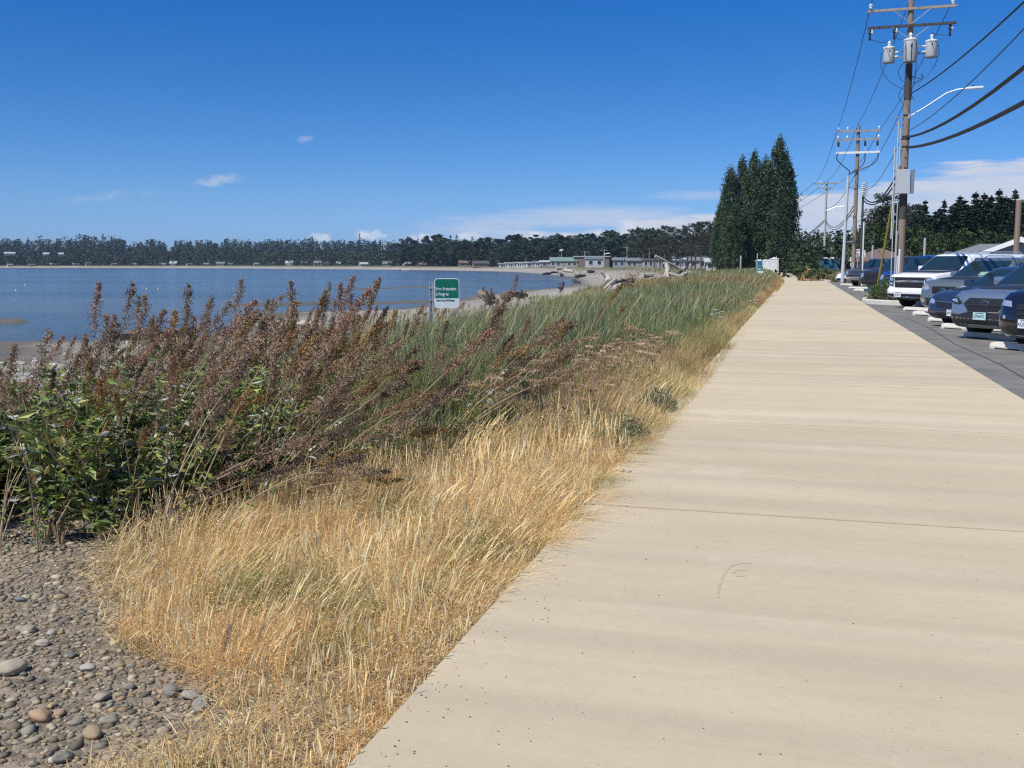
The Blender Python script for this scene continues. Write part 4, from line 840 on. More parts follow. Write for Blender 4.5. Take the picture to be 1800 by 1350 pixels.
# --- generic poles further down the road
def far_pole(px, dist, ytop, arms, lab, lampy=None, lamp_dx=2.6, r=.18, base_y=None, grp=None, xy=None, name='utility_pole', m=None, ins=True, K=1.0):
    x, y, _ = D(px, 470, dist) if xy is None else (*xy, 0); dist = math.hypot(x, y); h = D(px, ytop, dist)[2]; zb = min(0, zg1(x, y)) if xy is None else 0
    t = empty(name, (x, y, zb)); t.scale = (K, K, K); tag(t, lab, 'utility pole', grp); h = (h-zb)/K
    mb = MB(); mb.tube([(0, 0, -.2), (0, 0, h*.5), (0, 0, h)], [r, r*.88, r*.72], 10); mb.build('pole', m or M_POLE, t, True)
    for ya, L, mm in arms:
        za_ = (D(px, ya, dist)[2]-zb)/K; arm(t, za_, L, mm, (0, -r-.04), (.12, .16))
        if ins and dist < 300:
            for k in (-.46, -.25, .46): insulator((k*L, -r-.04, za_+.08), True, 1.4).build('insulator', M_PORC, t, True)
    if lampy:
        zl = (D(px, lampy, dist)[2]-zb)/K; a = MB(); a.tube([(0, -.2, zl-.5), (lamp_dx*.5, -.3, zl+.1), (lamp_dx, -.4, zl+.2)], .05*max(1, dist/180), 6); al = a.build('lamp_arm', M_GALV, t, True)
        a = MB(); a.bevbox((lamp_dx+.3, -.4, zl+.2), (.8, .3, .14*max(1, dist/180)), .04); a.build('lamp_head', M_WHITE, al)
    return t, h
p2, h2 = far_pole(1500, 88, 221, [(231, 3.9, M_ARM), (246, 3.9, M_ARM)], 'second utility pole from the car park with a white lower crossarm and looping cables', xy=(4.26, 87.8), r=.21, K=.855)
def z2at(py): return D(1500, py, 88)[2]/.855
arm(p2, z2at(269), 3.9, M_WHITE, (0, -.25), (.14, .2))
for xx in (-1.75, .62, 1.7):
    t = MB(); t.lathe([(.06, 0), (.10, -.06), (.10, -.4), (.05, -.5)], (xx, -.3, z2at(248)-.05), 8); t.build('fuse_cutout', M_BLACK, p2, True)
    t = MB(); t.tube([(xx, -.3, z2at(252)), (xx*1.03, -.3, z2at(270))], .03, 6); t.build('arrester', M_GREYP, p2, True)
    pts = [Vector((xx*1.03, -.3, z2at(270))), Vector((xx*1.05, -.3, z2at(280))), Vector((xx*.75, -.3, z2at(291))), Vector((xx*.2-.35, -.3, z2at(301))), Vector((-.75, -.3, z2at(308)))]
    q = []
    for i in range(4):
        a, b, c, d = pts[max(i-1, 0)], pts[i], pts[i+1], pts[min(i+2, 4)]
        for k in range(5): tt = k/5; q.append(.5*((2*b)+(-a+c)*tt+(2*a-5*b+4*c-d)*tt*tt+(-a+3*b-3*c+d)*tt**3))
    t = MB(); t.tube(q, .05, 6); t.build('underground_cable', M_BLACK, p2, True)
t = MB(); t.tube([(-.95, -.35, 0), (-.78, -.3, z2at(310)), ], [.17, .12], 12); t.build('riser_pipe', M_GREYP, p2, True)
t = MB(); [t.box((-.45, -.2, z2at(y)), (.9, .08, .1)) for y in (330, 380, 425)]; t.build('standoff_bracket', M_DGREYP, p2)
p3, h3 = far_pole(1448, 150, 318, [(323, 3.9, M_ARM), (331, 2.2, M_ARM)], 'third utility pole from the car park standing before pale cloud with a street lamp', lampy=365, lamp_dx=3.2, xy=(3.38, 150.0), r=.22, K=.84, m=M_PALEP)
p4, h4 = far_pole(1335, 215, 380, [(381, 4.0, M_ARM), (406, 3.6, M_ARM)], 'utility pole with a street lamp standing in front of the tall poplars', lampy=411, lamp_dx=3.2, r=.25, K=.8, m=M_PALEP)
p5, h5 = far_pole(1252, 330, 405, [(407, 3.0, M_ARM), (421, 4.2, M_ARM)], 'double armed utility pole at the left foot of the poplars', r=.25, m=M_PALEP)
for px, dist, yt, lab, L in [(1184, 400, 417, 'utility pole left of the poplars above the driftwood pile', 3.2), (1141, 430, 427, 'slim utility pole before the pine trees right of the white beach house', 3.0), (1102, 470, 433, 'utility pole second to the right of the white beach house', 3.0), (1062, 500, 438, 'utility pole right beside the white beach house', 3.2), (1028, 520, 441, 'utility pole over the long flat roof left of the white beach house', 3.4), (1013, 530, 443, 'utility pole left of the white beach house', 2.4), (958, 560, 446, 'leftmost small utility pole on the far beach road', 2.2)]:
    far_pole(px, dist, yt, [(yt+2, L*1.2, M_ARM)], lab, r=.28, m=M_PALEP, lampy=yt+8 if px in (1141, 1184, 1062) else None, lamp_dx=2.2)
# lamp post with a white head among the far houses
x, y, _ = D(987, 466, 540); z0 = zg1(x, y); t = empty('street_lamp', (x, y, z0)); tag(t, 'street lamp with white round head above the green roofed building', 'street lamp'); h = D(987, 441, 540)[2]-z0
mb = MB(); mb.tube([(0, 0, 0), (0, 0, h)], .2, 6); mb.build('post', M_GALV, t, True); mb = MB(); mb.lathe([(.2, -.2), (1.2, -.1), (1.3, .4), (.3, .8)], (0, 0, h), 10); mb.build('lamp_head', M_WHITE, t, True)

# dark telecom pole between the first and second pole, with a white stack on top
x, y, _ = D(1511, 500, 75); t = empty('telecom_pole', (x, y, 0)); tag(t, 'slim dark cable pole with a white ribbed stack on top behind the parked pickups', 'pole')
def zt_(py): return D(1511, py, 75)[2]
mb = MB(); mb.tube([(0, 0, 0), (0, 0, zt_(345))], [.08, .07], 8); mb.build('pole', M_DARKWOOD, t, True)
mb = MB(); prof = []
for i in range(7): z = zt_(346)+i*(zt_(320)-zt_(346))/7; prof += [(.08, z), (.24, z+.03), (.24, z+.07), (.08, z+.09)]
mb.lathe(prof, (.05, 0, 0), 12); mb.build('ribbed_stack', M_WHITE, t, True)
mb = MB(); mb.tube([(.15, 0, 0), (.12, 0, zt_(390))], .05, 6); mb.build('conduit', M_WHITE, t, True)
# box hung on the cable span behind the pole
# power lines: near pole <- camera side, near pole -> second -> third -> fourth
def w1(x, y, z): return Vector((PX+K1*x, PY+K1*y, K1*z))
A1 = {'L': w1(-2.1, -.2, z1+.35), 'C': w1(0, 0, ztop+.28), 'R': w1(2.05, -.2, z1+.35), 'N': w1(0, -.2, zat(165)), 'T1': w1(0, -.2, zat(241)), 'T2': w1(0, -.2, zat(259))}
B = (4.26, 87.8); r2 = lambda py: z2at(py)*.855
x5, y5, _ = D(1511, 500, 75)
A2 = {'L': Vector((B[0]-1.62, B[1], r2(228))), 'C': Vector((B[0], B[1], h2*.855+.2)), 'R': Vector((B[0]+1.62, B[1], r2(228))), 'N': Vector((B[0], B[1]-.2, r2(300))), 'T1': Vector((x5, y5, D(1511, 344, 75)[2])), 'T2': Vector((x5, y5, D(1511, 351, 75)[2]))}
C3 = (3.38, 150.0); z3at = lambda py: D(1448, py, 150)[2]
A3 = {'L': Vector((C3[0]-1.6, C3[1], z3at(320))), 'C': Vector((C3[0], C3[1], h3*.84)), 'R': Vector((C3[0]+1.6, C3[1], z3at(320))), 'N': Vector((*C3, z3at(365))), 'T1': Vector((*C3, z3at(385))), 'T2': Vector((*C3, z3at(388)))}
E4 = D(1335, 470, 215)[:2]; z4 = lambda py: D(1335, py, 215)[2]
A4 = {'L': Vector((E4[0]-1.5, E4[1], z4(379))), 'C': Vector((*E4, z4(378))), 'R': Vector((E4[0]+1.5, E4[1], z4(379))), 'N': Vector((*E4, z4(406))), 'T1': Vector((*E4, z4(430))), 'T2': Vector((*E4, z4(432)))}
PN = (3.95, -37.0)
A0 = {'L': Vector((PN[0]-1.5, PN[1], 11.8)), 'C': Vector((PN[0], PN[1], 12.0)), 'R': Vector((PN[0]+1.5, PN[1], 11.8))}
for (a, b, wn_, rr, sg) in [(A1, A2, 'the near pole and the second pole', .017, .45), (A2, A3, 'the second and third poles', .022, .9), (A3, A4, 'the third pole and the pole by the poplars', .028, 1.2), (A0, A1, 'the near pole and the camera side', .012, .6)]:
    for k in a:
        if k in 'LCR': wire('power_line', a[k], b[k], sg, rr, 'thin dark power line strung between %s' % wn_, 'thin power lines between %s' % wn_)
wire('power_line', A1['N'], A2['N'], 1.0, .016, 'lower neutral line between near pole and second pole below the transformers', None)
wire('power_line', A1['N']-Vector((0, 0, 1.3)), A2['N']-Vector((0, 0, 1.0)), 1.3, .015, 'slack thin line low between near pole and second pole', None)
wire('power_line', A2['N'], A3['N'], 1.0, .025, 'neutral line between the second and third poles', None)
for k, sg in (('T1', 1.0), ('T2', .8)):
    wire('telecom_cable', A1[k]-Vector((0, 0, .8)), A2[k], sg, .04, 'thick black cable sagging from the near pole to the slim dark cable pole', 'thick cables beyond the near pole', M_BLACK)
    wire('telecom_cable', A2[k]+Vector((-.5, 2, -.6)), A3[k], 1.3, .035, 'black cable sagging between the second and third poles', 'cables between second and third poles', M_BLACK)
    wire('telecom_cable', A3[k], A4[k], 2.0, .05, 'far black cable sagging toward the poplars', 'cables toward the poplars', M_BLACK)
# cables coming over the car park toward the camera (parabolas fitted to the span)
def span(p_att, pix, r, lab):
    ys = [PY]; zs = [p_att]
    for px, py in pix:
        ux, uy = HV(px); yy = (PX+.05)/ux*uy; q = D(px, py, math.hypot(PX+.05, yy)); ys.append(yy); zs.append(q[2])
    co = np.polyfit(ys, zs, 2); pts = []
    for i in range(31): y = PY-.15+(PN[1]-PY)*i/30; pts.append(Vector((PX+.05, y, float(np.polyval(co, y)))))
    wire('telecom_cable', None, None, 0, r, lab, None, M_BLACK, pts=pts)
span(D(1602, 259, 44.2)[2], [(1700, 225), (1800, 172)], .052, 'lower thick black cable rising from the near pole out over the parked cars')
span(D(1602, 241, 44.2)[2], [(1700, 184), (1800, 103)], .045, 'upper thick black cable rising from the near pole out over the parked cars')
span(D(1602, 166, 44.2)[2], [(1662, 111), (1780, 0)], .022, 'single black cable from below the transformers to the top right corner')
span(D(1602, 231, 44.2)[2], [(1664, 171), (1800, 26)], .013, 'thin service wire crossing behind the street lamp arm')
# guy wire with yellow guard
gx, gy, _ = G(1540, 517, .12); t = empty('guy_wire', (gx, gy, .1)); tag(t, 'guy wire with a yellow plastic guard leaning up from the planter to the near pole', 'guy wire')
g0 = Vector((0, 0, 0)); g1 = Vector((PX-gx, PY-gy, D(1600, 215, 44.2)[2])); mb = MB(); mb.tube([g0, g1], .015, 5); mb.build('wire', M_GALV, t)
f = .62; mb = MB(); mb.tube([g0.lerp(g1, .04), g0.lerp(g1, f)], .04, 8); mb.build('guard', M_YEL, t, True)
# plain posts in the car park
M_POST = mat('grey_post', (.42, .43, .43), .6, .2, var=.2)
for px, ya, yb, dist, r, lab, m in [(1574, 408, 505, 44, .045, 'grey steel post just left of the near pole', M_POST), (1580.5, 440, 505, 43, .036, 'short white post at the foot of the near pole', M_WHITE), (1577, 452, 505, 43.5, .022, 'shortest thin white stake at the foot of the near pole', M_WHITE),
                             (1785, 353, 445, 60, .14, 'plain grey wooden post behind the white car at the right edge', M_POLE), (1624, 419, 460, 110, .12, 'thin pale post against the dark trees above the blue van', M_POST), (1533, 432, 465, 105, .10, 'thin pale post in front of the brown roofed building', M_POST), (1461, 433, 475, 140, .12, 'thin lamp post behind the blue portable toilets', M_POST),
                             (1302, 450, 470, 170, .14, 'thin dark post left of the pole by the poplars', M_POST), (1331, 446, 470, 175, .09, 'thin post right beside the pole by the poplars', M_POST)]:
    x, y, z0 = D(px, 464, dist); z1_ = D(px, ya, dist)[2]; mb = MB(); mb.tube([(0, 0, -.3), (0, 0, z1_)], r, 8); mb.lathe([(r, z1_), (r*.9, z1_+.04), (.01, z1_+.05)], (0, 0, 0), 8); o = mb.build('post', m, None, True); o.location = (x, y, 0); tag(o, lab, 'post')

# ------------------------------------------------------------ signs
M_SGREEN = mat('sign_green', (.005, .16, .105), .4, var=.05); M_SWHITE = mat('sign_white', (.72, .78, .78), .4, var=.04); M_SDARK = mat('sign_ink', (.03, .06, .05), .5, var=0); M_RED = mat('sign_red', (.5, .03, .03), .5, var=0)
def text_mesh(s, size, m, parent, loc, align='LEFT', rot=(math.pi/2, 0, 0), ext=.0012, xs=1.0, bold=0):
    c = bpy.data.curves.new('lettering', 'FONT'); c.body = s; c.size = size; c.align_x = align; c.extrude = ext; c.offset = bold
    o = bpy.data.objects.new('lettering', c); COL.objects.link(o); dg = bpy.context.evaluated_depsgraph_get(); me = bpy.data.meshes.new_from_object(o.evaluated_get(dg)); bpy.data.objects.remove(o); bpy.data.curves.remove(c)
    n = link('lettering', me, m, parent); n.location = loc; n.rotation_euler = rot; n.scale = (xs, 1, 1); return n
def rrect(w_, h_, r, n=6):
    p = []
    for cx, cz, a0 in ((w_/2-r, h_/2-r, 0), (-w_/2+r, h_/2-r, 90), (-w_/2+r, -h_/2+r, 180), (w_/2-r, -h_/2+r, 270)):
        for i in range(n+1): a = math.radians(a0+90*i/n); p.append((cx+r*math.cos(a), cz+r*math.sin(a)))
    return p
def berm_sign(px, py, dist, lab, detail=True, post_dx=-.27, s=1.0, rz=0.0):
    x, y, z = D(px, py, dist); zb = zg1(x, y); rz = math.atan2(-x, y)+rz
    t = empty('berm_sign', (x, y, zb), rz); z -= zb; Wd, Hh = .455*s, .545*s; t0 = tag(t, lab, 'sign')
    mb = MB(); mb.prism([(a, b+z) for a, b in rrect(Wd, Hh, .06*s)], 'y', 0, .006); mb.build('board', M_SWHITE, t)
    gz = z+Hh/2-.014*s; gh = .345*s; p = [(-Wd/2+.014*s, gz-gh), (Wd/2-.014*s, gz-gh)]
    for cx, a0 in ((Wd/2-.062*s, 0), (-Wd/2+.062*s, 90)):
        for i in range(7): a = math.radians(a0+15*i); p.append((cx+.048*s*math.cos(a), gz-.048*s+.048*s*math.sin(a)))
    mb = MB(); mb.prism(p, 'y', -.003, -.0005); mb.build('green_panel', M_SGREEN, t)
    if detail:
        text_mesh('Berm Restoration', .078, M_SWHITE, t, (-Wd/2+.026, -.0045, z+.055), xs=.66, bold=.002); text_mesh('in Progress', .078, M_SWHITE, t, (-Wd/2+.026, -.0045, z-.040), xs=.66, bold=.002)
        text_mesh('Please Keep Off Plantings', .042, M_SDARK, t, (-Wd/2+.035, -.0025, z-.142), xs=.76, bold=.001)
    else:
        mb = MB(); mb.box((-.03, -.0045, z+.08), (.33*s, .002, .03)); mb.box((-.06, -.0045, z), (.25*s, .002, .03)); mb.build('lettering', M_SWHITE, t)
    mb = MB(); ph = z+Hh/2-.07*s
    for dx, w_, dy in ((0, .05, .02), (-.028, .006, .005), (.028, .006, .005)): mb.box((post_dx+dx, .012+dy, ph/2), (w_ if dx == 0 else .02, .006, ph))
    for i in range(int(ph/.05)):
        mb.k = 1; mb.box((post_dx, .028, .03+i*.05), (.012, .004, .022)); mb.k = 0
    mb.build('post', [M_GALV, M_BLACK], t)
    mb = MB(); mb.box((post_dx/2-.06*s, .012, z+.1), (abs(post_dx)*.7+.06, .01, .03)); mb.box((post_dx/2-.06*s, .012, z-.12), (abs(post_dx)*.7+.06, .01, .03)); mb.build('bracket', M_GALV, t)
    return t
berm_sign(785.5, 515.5, 18.8, 'green and white berm sign on a perforated post above the brown plumes', True, -.285, rz=.06)
berm_sign(1336, 474, 88, 'small distant green and white sign where the path bends', False, -.2, 1.1)
def small_sign(px, ya, yb, wpx, dist, lab, mark):
    x, y, _ = D(px, 464, dist); za_, zb_ = D(px, ya, dist)[2], D(px, yb, dist)[2]; k = dist/1800; t = empty('parking_sign', (x, y, 0), math.atan2(-x, y)); w_ = wpx*k; tag(t, lab, 'sign')
    mb = MB(); mb.prism([(a, b+(za_+zb_)/2) for a, b in rrect(w_, za_-zb_, .04)], 'y', 0, .01); bd = mb.build('board', M_SWHITE, t)
    mb = MB()
    if mark == 'ring': mb.add([(math.cos(a)*q*w_*.28, -.004, (za_+zb_)/2-.12+math.sin(a)*q*w_*.28) for q in (1, .7) for a in [i*math.pi/8 for i in range(16)]], [(i, (i+1) % 16, 16+(i+1) % 16, 16+i) for i in range(16)]); mb.box((0, -.004, za_-(za_-zb_)*.2), (w_*.7, .003, .1), k=0)
    else:
        for i in range(3): mb.box((0, -.004, za_-(za_-zb_)*(.25+.25*i)), (w_*(.7-.1*i), .003, .07))
    mb.build('marking', M_RED if mark == 'ring' else M_DGREYP, bd)
    mb = MB(); mb.box((0, .03, za_/2), (.06, .04, za_)); mb.build('post', M_POST, t)
small_sign(1507, 438, 451, 6, 90, 'white parking sign between the second pole and the brown roof', 'ring')
small_sign(1517, 440, 453, 6, 84, 'white parking sign with lower red mark in front of the brown roof', 'ring')
small_sign(1498, 452, 459, 8, 88, 'wide white sign low on the second pole above the black pickup', 'lines')
small_sign(1497.5, 462, 468, 5, 80, 'smallest square white sign over the black pickup', 'lines')

# ------------------------------------------------------------ cars
def car_paint(name, c, metal=.35, rough=.28):
    m = mat(name, c, rough, metal, var=.06, scale=3, coat=1.0); return m
M_GLASS = mat('car_glass', (.014, .028, .032), .03, 0, var=0, spec=.9, coat=.6)
M_TRIM = mat('black_trim', (.022, .023, .026), .45, 0, var=.1)
M_MESH = mat('grille_mesh', (.012, .013, .015), .5, 0, var=.4, scale=160)
M_CHROME = mat('chrome', (.75, .76, .78), .12, 1.0, var=0)
M_LAMP = mat('lamp_glass', (.62, .65, .68), .08, .6, var=.25, scale=25, coat=1)
M_AMBER = mat('amber_lens', (.75, .25, .05), .15, .2, var=.1, coat=1)
M_REDL = mat('red_lens', (.4, .02, .015), .2, .1, var=0, coat=1)
M_TYRE = mat('tyre', (.02, .02, .021), .85, var=.2)
M_RIM = mat('alloy', (.5, .51, .52), .3, .8, var=.05)
M_PLATE = mat('plate', (.68, .72, .74), .4, var=.05)
M_PINK = mat('plate_ink', (.10, .13, .22), .5, var=0)
M_PAPER = mat('sun_paper', (.6, .68, .6), .6, var=.05)
def quarter(n, e):
    return [(math.sin(math.pi/2*i/n)**e, math.cos(math.pi/2*i/n)**e) for i in range(n+1)]      # (y share, x share)
def outline(xf, xr, hw, fd, rd, e=.62, n=8, m=16):
    """closed plan outline, front centre first, going round by +y"""
    q = quarter(n, e); P = [(xf-fd*(1-cx), hw*sy) for sy, cx in q]
    x0, x1 = xf-fd, xr+rd
    P += [(x0+(x1-x0)*i/m, hw) for i in range(1, m)]
    P += [(xr+rd*(1-cx), hw*sy) for sy, cx in q[::-1]]
    return P+[(x, -y) for x, y in P[-2:0:-1]]
def loft(rings, cap_top=True, cap_bot=True):
    n = len(rings[0]); V = [p for r in rings for p in r]; F = []
    for i in range(len(rings)-1):
        for j in range(n): F.append((i*n+j, i*n+(j+1) % n, (i+1)*n+(j+1) % n, (i+1)*n+j))
    h = n//2
    def cap(b, flip):
        for j in range(h):
            a = [b+j, b+j+1, b+(n-j-1) % n, b+(n-j) % n]; a = list(dict.fromkeys(a)); F.append(tuple(a[::-1] if flip else a))
    if cap_bot: cap(0, True)
    if cap_top: cap((len(rings)-1)*n, False)
    return V, F
def interp(x, P): return float(np.interp(x, [p[0] for p in P], [p[1] for p in P]))
def bm_to_mesh(V, F, name, subd=0):
    me = bpy.data.meshes.new(name); me.from_pydata([tuple(v) for v in V], [], F); bm = bmesh.new(); bm.from_mesh(me); bmesh.ops.remove_doubles(bm, verts=bm.verts[:], dist=1e-5); bmesh.ops.recalc_face_normals(bm, faces=bm.faces[:])
    for f in bm.faces: f.smooth = True
    bm.to_mesh(me); bm.free(); return me
def bvh_of(mes):
    V, F = [], []
    for me in mes:
        b = len(V); V += [v.co.copy() for v in me.vertices]; F += [[b+i for i in p.vertices] for p in me.polygons]
    return BVHTree.FromPolygons(V, F)
def panel(bvh, poly, side, off=.004, maxlen=.10):
    """project a flat outline on the body: side 'f' front (y,z), 'l'/'r' flank (x,z), 't' top (x,y)"""
    bm = bmesh.new(); vs = [bm.verts.new((a, b, 0)) for a, b in poly]; bm.faces.new(vs); bmesh.ops.triangulate(bm, faces=bm.faces[:])
    for _ in range(5):
        E = [e for e in bm.edges if e.calc_length() > maxlen]
        if not E: break
        bmesh.ops.subdivide_edges(bm, edges=E, cuts=1); bmesh.ops.triangulate(bm, faces=bm.faces[:])
    bad = []
    for v in bm.verts:
        a, b = v.co.x, v.co.y
        o, d = {'f': (Vector((3, a, b)), Vector((-1, 0, 0))), 'l': (Vector((a, 4, b)), Vector((0, -1, 0))), 'r': (Vector((a, -4, b)), Vector((0, 1, 0))), 't': (Vector((a, b, 5)), Vector((0, 0, -1)))}[side]
        h = bvh.ray_cast(o, d)
        if h[0] is None: bad.append(v); continue
        nrm = h[1] if h[1].dot(d) < 0 else -h[1]; v.co = h[0]+nrm*off
    if bad: bmesh.ops.delete(bm, geom=bad, context='VERTS')
    for f in bm.faces: f.smooth = True
    me = bpy.data.meshes.new('panel'); bm.to_mesh(me); bm.free(); return me
def mir(p): return [(-a, b) for a, b in p][::-1]
def wheel(parent, x, y, r, w_, rim_m=None):
    mb = MB(); mb.lathe([(r*.66, -w_/2), (r*.93, -w_/2), (r, -w_/2+.03), (r, w_/2-.03), (r*.93, w_/2), (r*.66, w_/2)], (0, 0, 0), 26, 'Y'); t = mb.mesh('tyre', True)
    wh = empty('wheel', (x, y, r)); wh.parent = parent; link('tyre', t, M_TYRE, wh)
    s = 1 if y > 0 else -1; mb = MB(); mb.lathe([(r*.67, s*w_*.1), (r*.67, s*w_*.47), (r*.62, s*w_*.47), (r*.6, s*w_*.2), (.02, s*w_*.2)], (0, 0, 0), 24, 'Y')
    for k in range(5):
        a = 2*math.pi*k/5; mb.box((math.cos(a)*r*.33, s*w_*.38, math.sin(a)*r*.33), (r*.6, .03, .06), Matrix.Rotation(-a, 3, 'Y'))
    mb.lathe([(.07, s*w_*.3), (.06, s*w_*.48), (.01, s*w_*.49)], (0, 0, 0), 10, 'Y'); link('rim', mb.mesh('rim', True), rim_m or M_RIM, wh)
def build_car(lab, corner, ang, S, cat='car', name='parked_car', group=None):
    """corner: ground point under the front corner on the photo's left; ang: heading"""
    L, Wd, H = S['L'], S['W'], S['H']; hw = Wd/2; zb = S.get('zb', .24); paint = S['paint']; fd = S.get('fd', .34); e = S.get('e', .60)
    f = Vector((-math.sin(ang), -math.cos(ang), 0)); rgt = Vector((math.cos(ang), -math.sin(ang), 0))      # front direction; toward the photo's right along the front
    org = Vector(corner)+rgt*hw*S.get('cw', .97)+f*(fd*.45)
    root = empty(name, (org.x, org.y, -.026), math.atan2(f.y, f.x)); tag(root, lab, cat, group)
    top = S['top']            # [(x, z)] along the hood and belt, x descending from 0 to -L
    tp = sorted(top); zt = lambda x: interp(x, tp)
    levels = S.get('levels', [(0, .90, -.14, .10), (.10, .965, -.05, .04), (.30, .995, 0, 0), (.52, 1.0, -.015, 0), (.74, .99, -.04, .02), (.90, .965, -.09, .05), (1.0, .925, -.17, .10)])
    rings = []
    for zf, k, nx, tx in levels:
        rings.append([(x, y, zb+zf*(zt(x)-zb)) for x, y in outline(nx, -L+tx, hw*k, fd, .28, e)])
    for k, nx, cr in ((.86, -.27, .018), (.68, -.36, .04), (.42, -.44, .055), (.14, -.5, .06)):
        rings.append([(x, y, zt(x)+cr) for x, y in outline(nx, -L+.1-nx*.3, hw*.925*k, fd, .28, e)])
    V, F = loft(rings); body = bm_to_mesh(V, F, 'body'); bo = link('body', body, paint, root)
    # greenhouse
    c = S['cab']; xc, xcr = c['cowl'], c['rear']; rings = []
    zc = zt(xc)-.05
    for t, k in ((0, .945), (.12, .94), (.35, .915), (.6, .87), (.82, .825), (.93, .79), (1.0, .73)):
        xx = xc-c['ws']*(t**1.05); xr_ = xcr+c['rs']*t**1.2; top_ = H-.05
        rings.append([(x, y, zc+(top_-zc)*t) for x, y in outline(xx, xr_, hw*k, .22, .2, .52)])
    for k, dx, dz in ((.62, .12, .028), (.42, .25, .045), (.15, .4, .05)):
        rings.append([(x, y, H-.05+dz) for x, y in outline(xc-c['ws']-dx, xcr+c['rs']+dx, hw*k, .22, .2, .52)])
    V, F = loft(rings); cab = bm_to_mesh(V, F, 'cabin'); link('cabin', cab, paint, root)
    bvc = bvh_of([cab]); bvb = bvh_of([body]); bva = bvh_of([cab, body])
    zr = H-.10; yb_, yt_ = hw*.86, hw*.74
    ws = panel(bvc, [(-yb_, zc+.07), (yb_, zc+.07), (yb_*.985, zc+.2), (yt_, zr-.05), (yt_*.9, zr), (-yt_*.9, zr), (-yt_, zr-.05), (-yb_*.985, zc+.2)], 'f', .005); link('windshield', ws, M_GLASS, root)
    if S.get('shade'): link('sun_shade', panel(bvc, S['shade'], 'f', .007), mat('shade_green', (.26, .42, .37), .5, var=.05, coat=1), root)
    cw = panel(bva, [(-yb_, zc+.02), (yb_, zc+.02), (yb_, zc+.075), (-yb_, zc+.075)], 'f', .007); link('cowl', cw, M_TRIM, root)
    zs0, zs1 = zc+.09, H-.17; fx = lambda z: xc-c['ws']*((z-zc)/(H-.05-zc))**1.05-.34; rx = lambda z: xcr+c['rs']*((z-zc)/(H-.05-zc))**1.2+.22
    doors = c['pillars']; 
    for sd in ('l', 'r'):
        edges = [None]+list(doors)+[None]
        for i in range(len(edges)-1):
            a0 = (fx(zs0), fx(zs1)) if edges[i] is None else (edges[i]-.05, edges[i]-.05); a1 = (rx(zs0), rx(zs1)) if edges[i+1] is None else (edges[i+1]+.05, edges[i+1]+.05)
            w_ = panel(bvc, [(a0[0], zs0), (a0[1], zs1), (a1[1], zs1), (a1[0], zs0)], sd, .005, .2); link('side_window', w_, M_GLASS, root)
    if S.get('rack'):
        for s in (-1, 1): mb = MB(); mb.tube([(xc-c['ws']-.35, s*hw*.66, H-.02), (xc-c['ws']-.5, s*hw*.66, H+.05), (xcr+c['rs']+.5, s*hw*.66, H+.05), (xcr+c['rs']+.35, s*hw*.66, H-.02)], .018, 6); mb.build('roof_rail', M_TRIM if S['rack'] == 'b' else M_GALV, root)
    # wipers and mirrors
    for s in (-.25, .45):
        mb = MB(); mb.tube([(xc+.02, hw*s, zc+.10), (xc-.16, hw*(s+.45), zc+.19)], .009, 4); mb.build('wiper', M_TRIM, root)
    for s in (-1, 1):
        mb = MB(); mb.bevbox((xc-.52, s*(hw*.93+.12), zc+.17), (.14, .24, .17), .035); mm = mb.build('mirror', S.get('mirror', paint), root, True); mb = MB(); mb.box((xc-.48, s*hw*.90, zc+.10), (.07, .16, .05)); mb.build('mirror_arm', M_TRIM, mm)
    # hood gap, creases
    hx = xc+.03; mb = MB(); link('hood_seam', panel(bvb, [(-.22, -hw*.80), (-.235, -hw*.80), (hx-.02, -hw*.88), (hx, -hw*.88)], 't', .003), M_TRIM, root) if False else None
    for s in (-1, 1):
        a = [(-.30, s*hw*.76), (hx, s*hw*.84), (hx, s*hw*.855), (-.30, s*hw*.775)]; link('hood_seam', panel(bvb, a if s > 0 else a[::-1], 't', .002), M_TRIM, root)
    for p in S['front']:      # (name, material, [outlines], offset)
        nm, m, polys, off = p
        for q in polys: link(nm, panel(bvb, q, 'f', off), m, root)
    for bar in S.get('bars', []):    # horizontal slats standing proud of the grille
        nm, m, pts, r = bar; P = []
        for a, b in pts:
            h = bvb.ray_cast(Vector((3, a, b)), Vector((-1, 0, 0))); P.append((h[0] if h[0] else Vector((0, a, b)))+Vector((.012, 0, 0)))
        mb = MB(); mb.tube(P, r, 6); mb.build(nm, m, root, True)
    if 'plate' in S:
        a, b, txt, mk = S['plate']; h = bvb.ray_cast(Vector((3, a, b)), Vector((-1, 0, 0)))[0]; x0 = (h.x if h else 0)+.03
        mb = MB(); mb.bevbox((x0-.012, a, b), (.01, .33, .18), .004); fr = mb.build('plate_frame', M_TRIM, root); mb = MB(); mb.bevbox((x0, a, b), (.008, .305, .152), .003); pl = mb.build('number_plate', mk or M_PLATE, root)
        tm = text_mesh(txt, .085, M_PINK, pl, (x0+.0055, a-.005, b-.034), 'CENTER', (math.pi/2, 0, math.pi/2), .001, .82, .002)
        mb = MB(); mb.box((x0+.0055, a, b+.058), (.002, .2, .014)); mb.build('plate_band', M_PINK, pl)
    # doors and flank details
    zd0, zd1 = zb+.16, zt(-L*.5)-.02
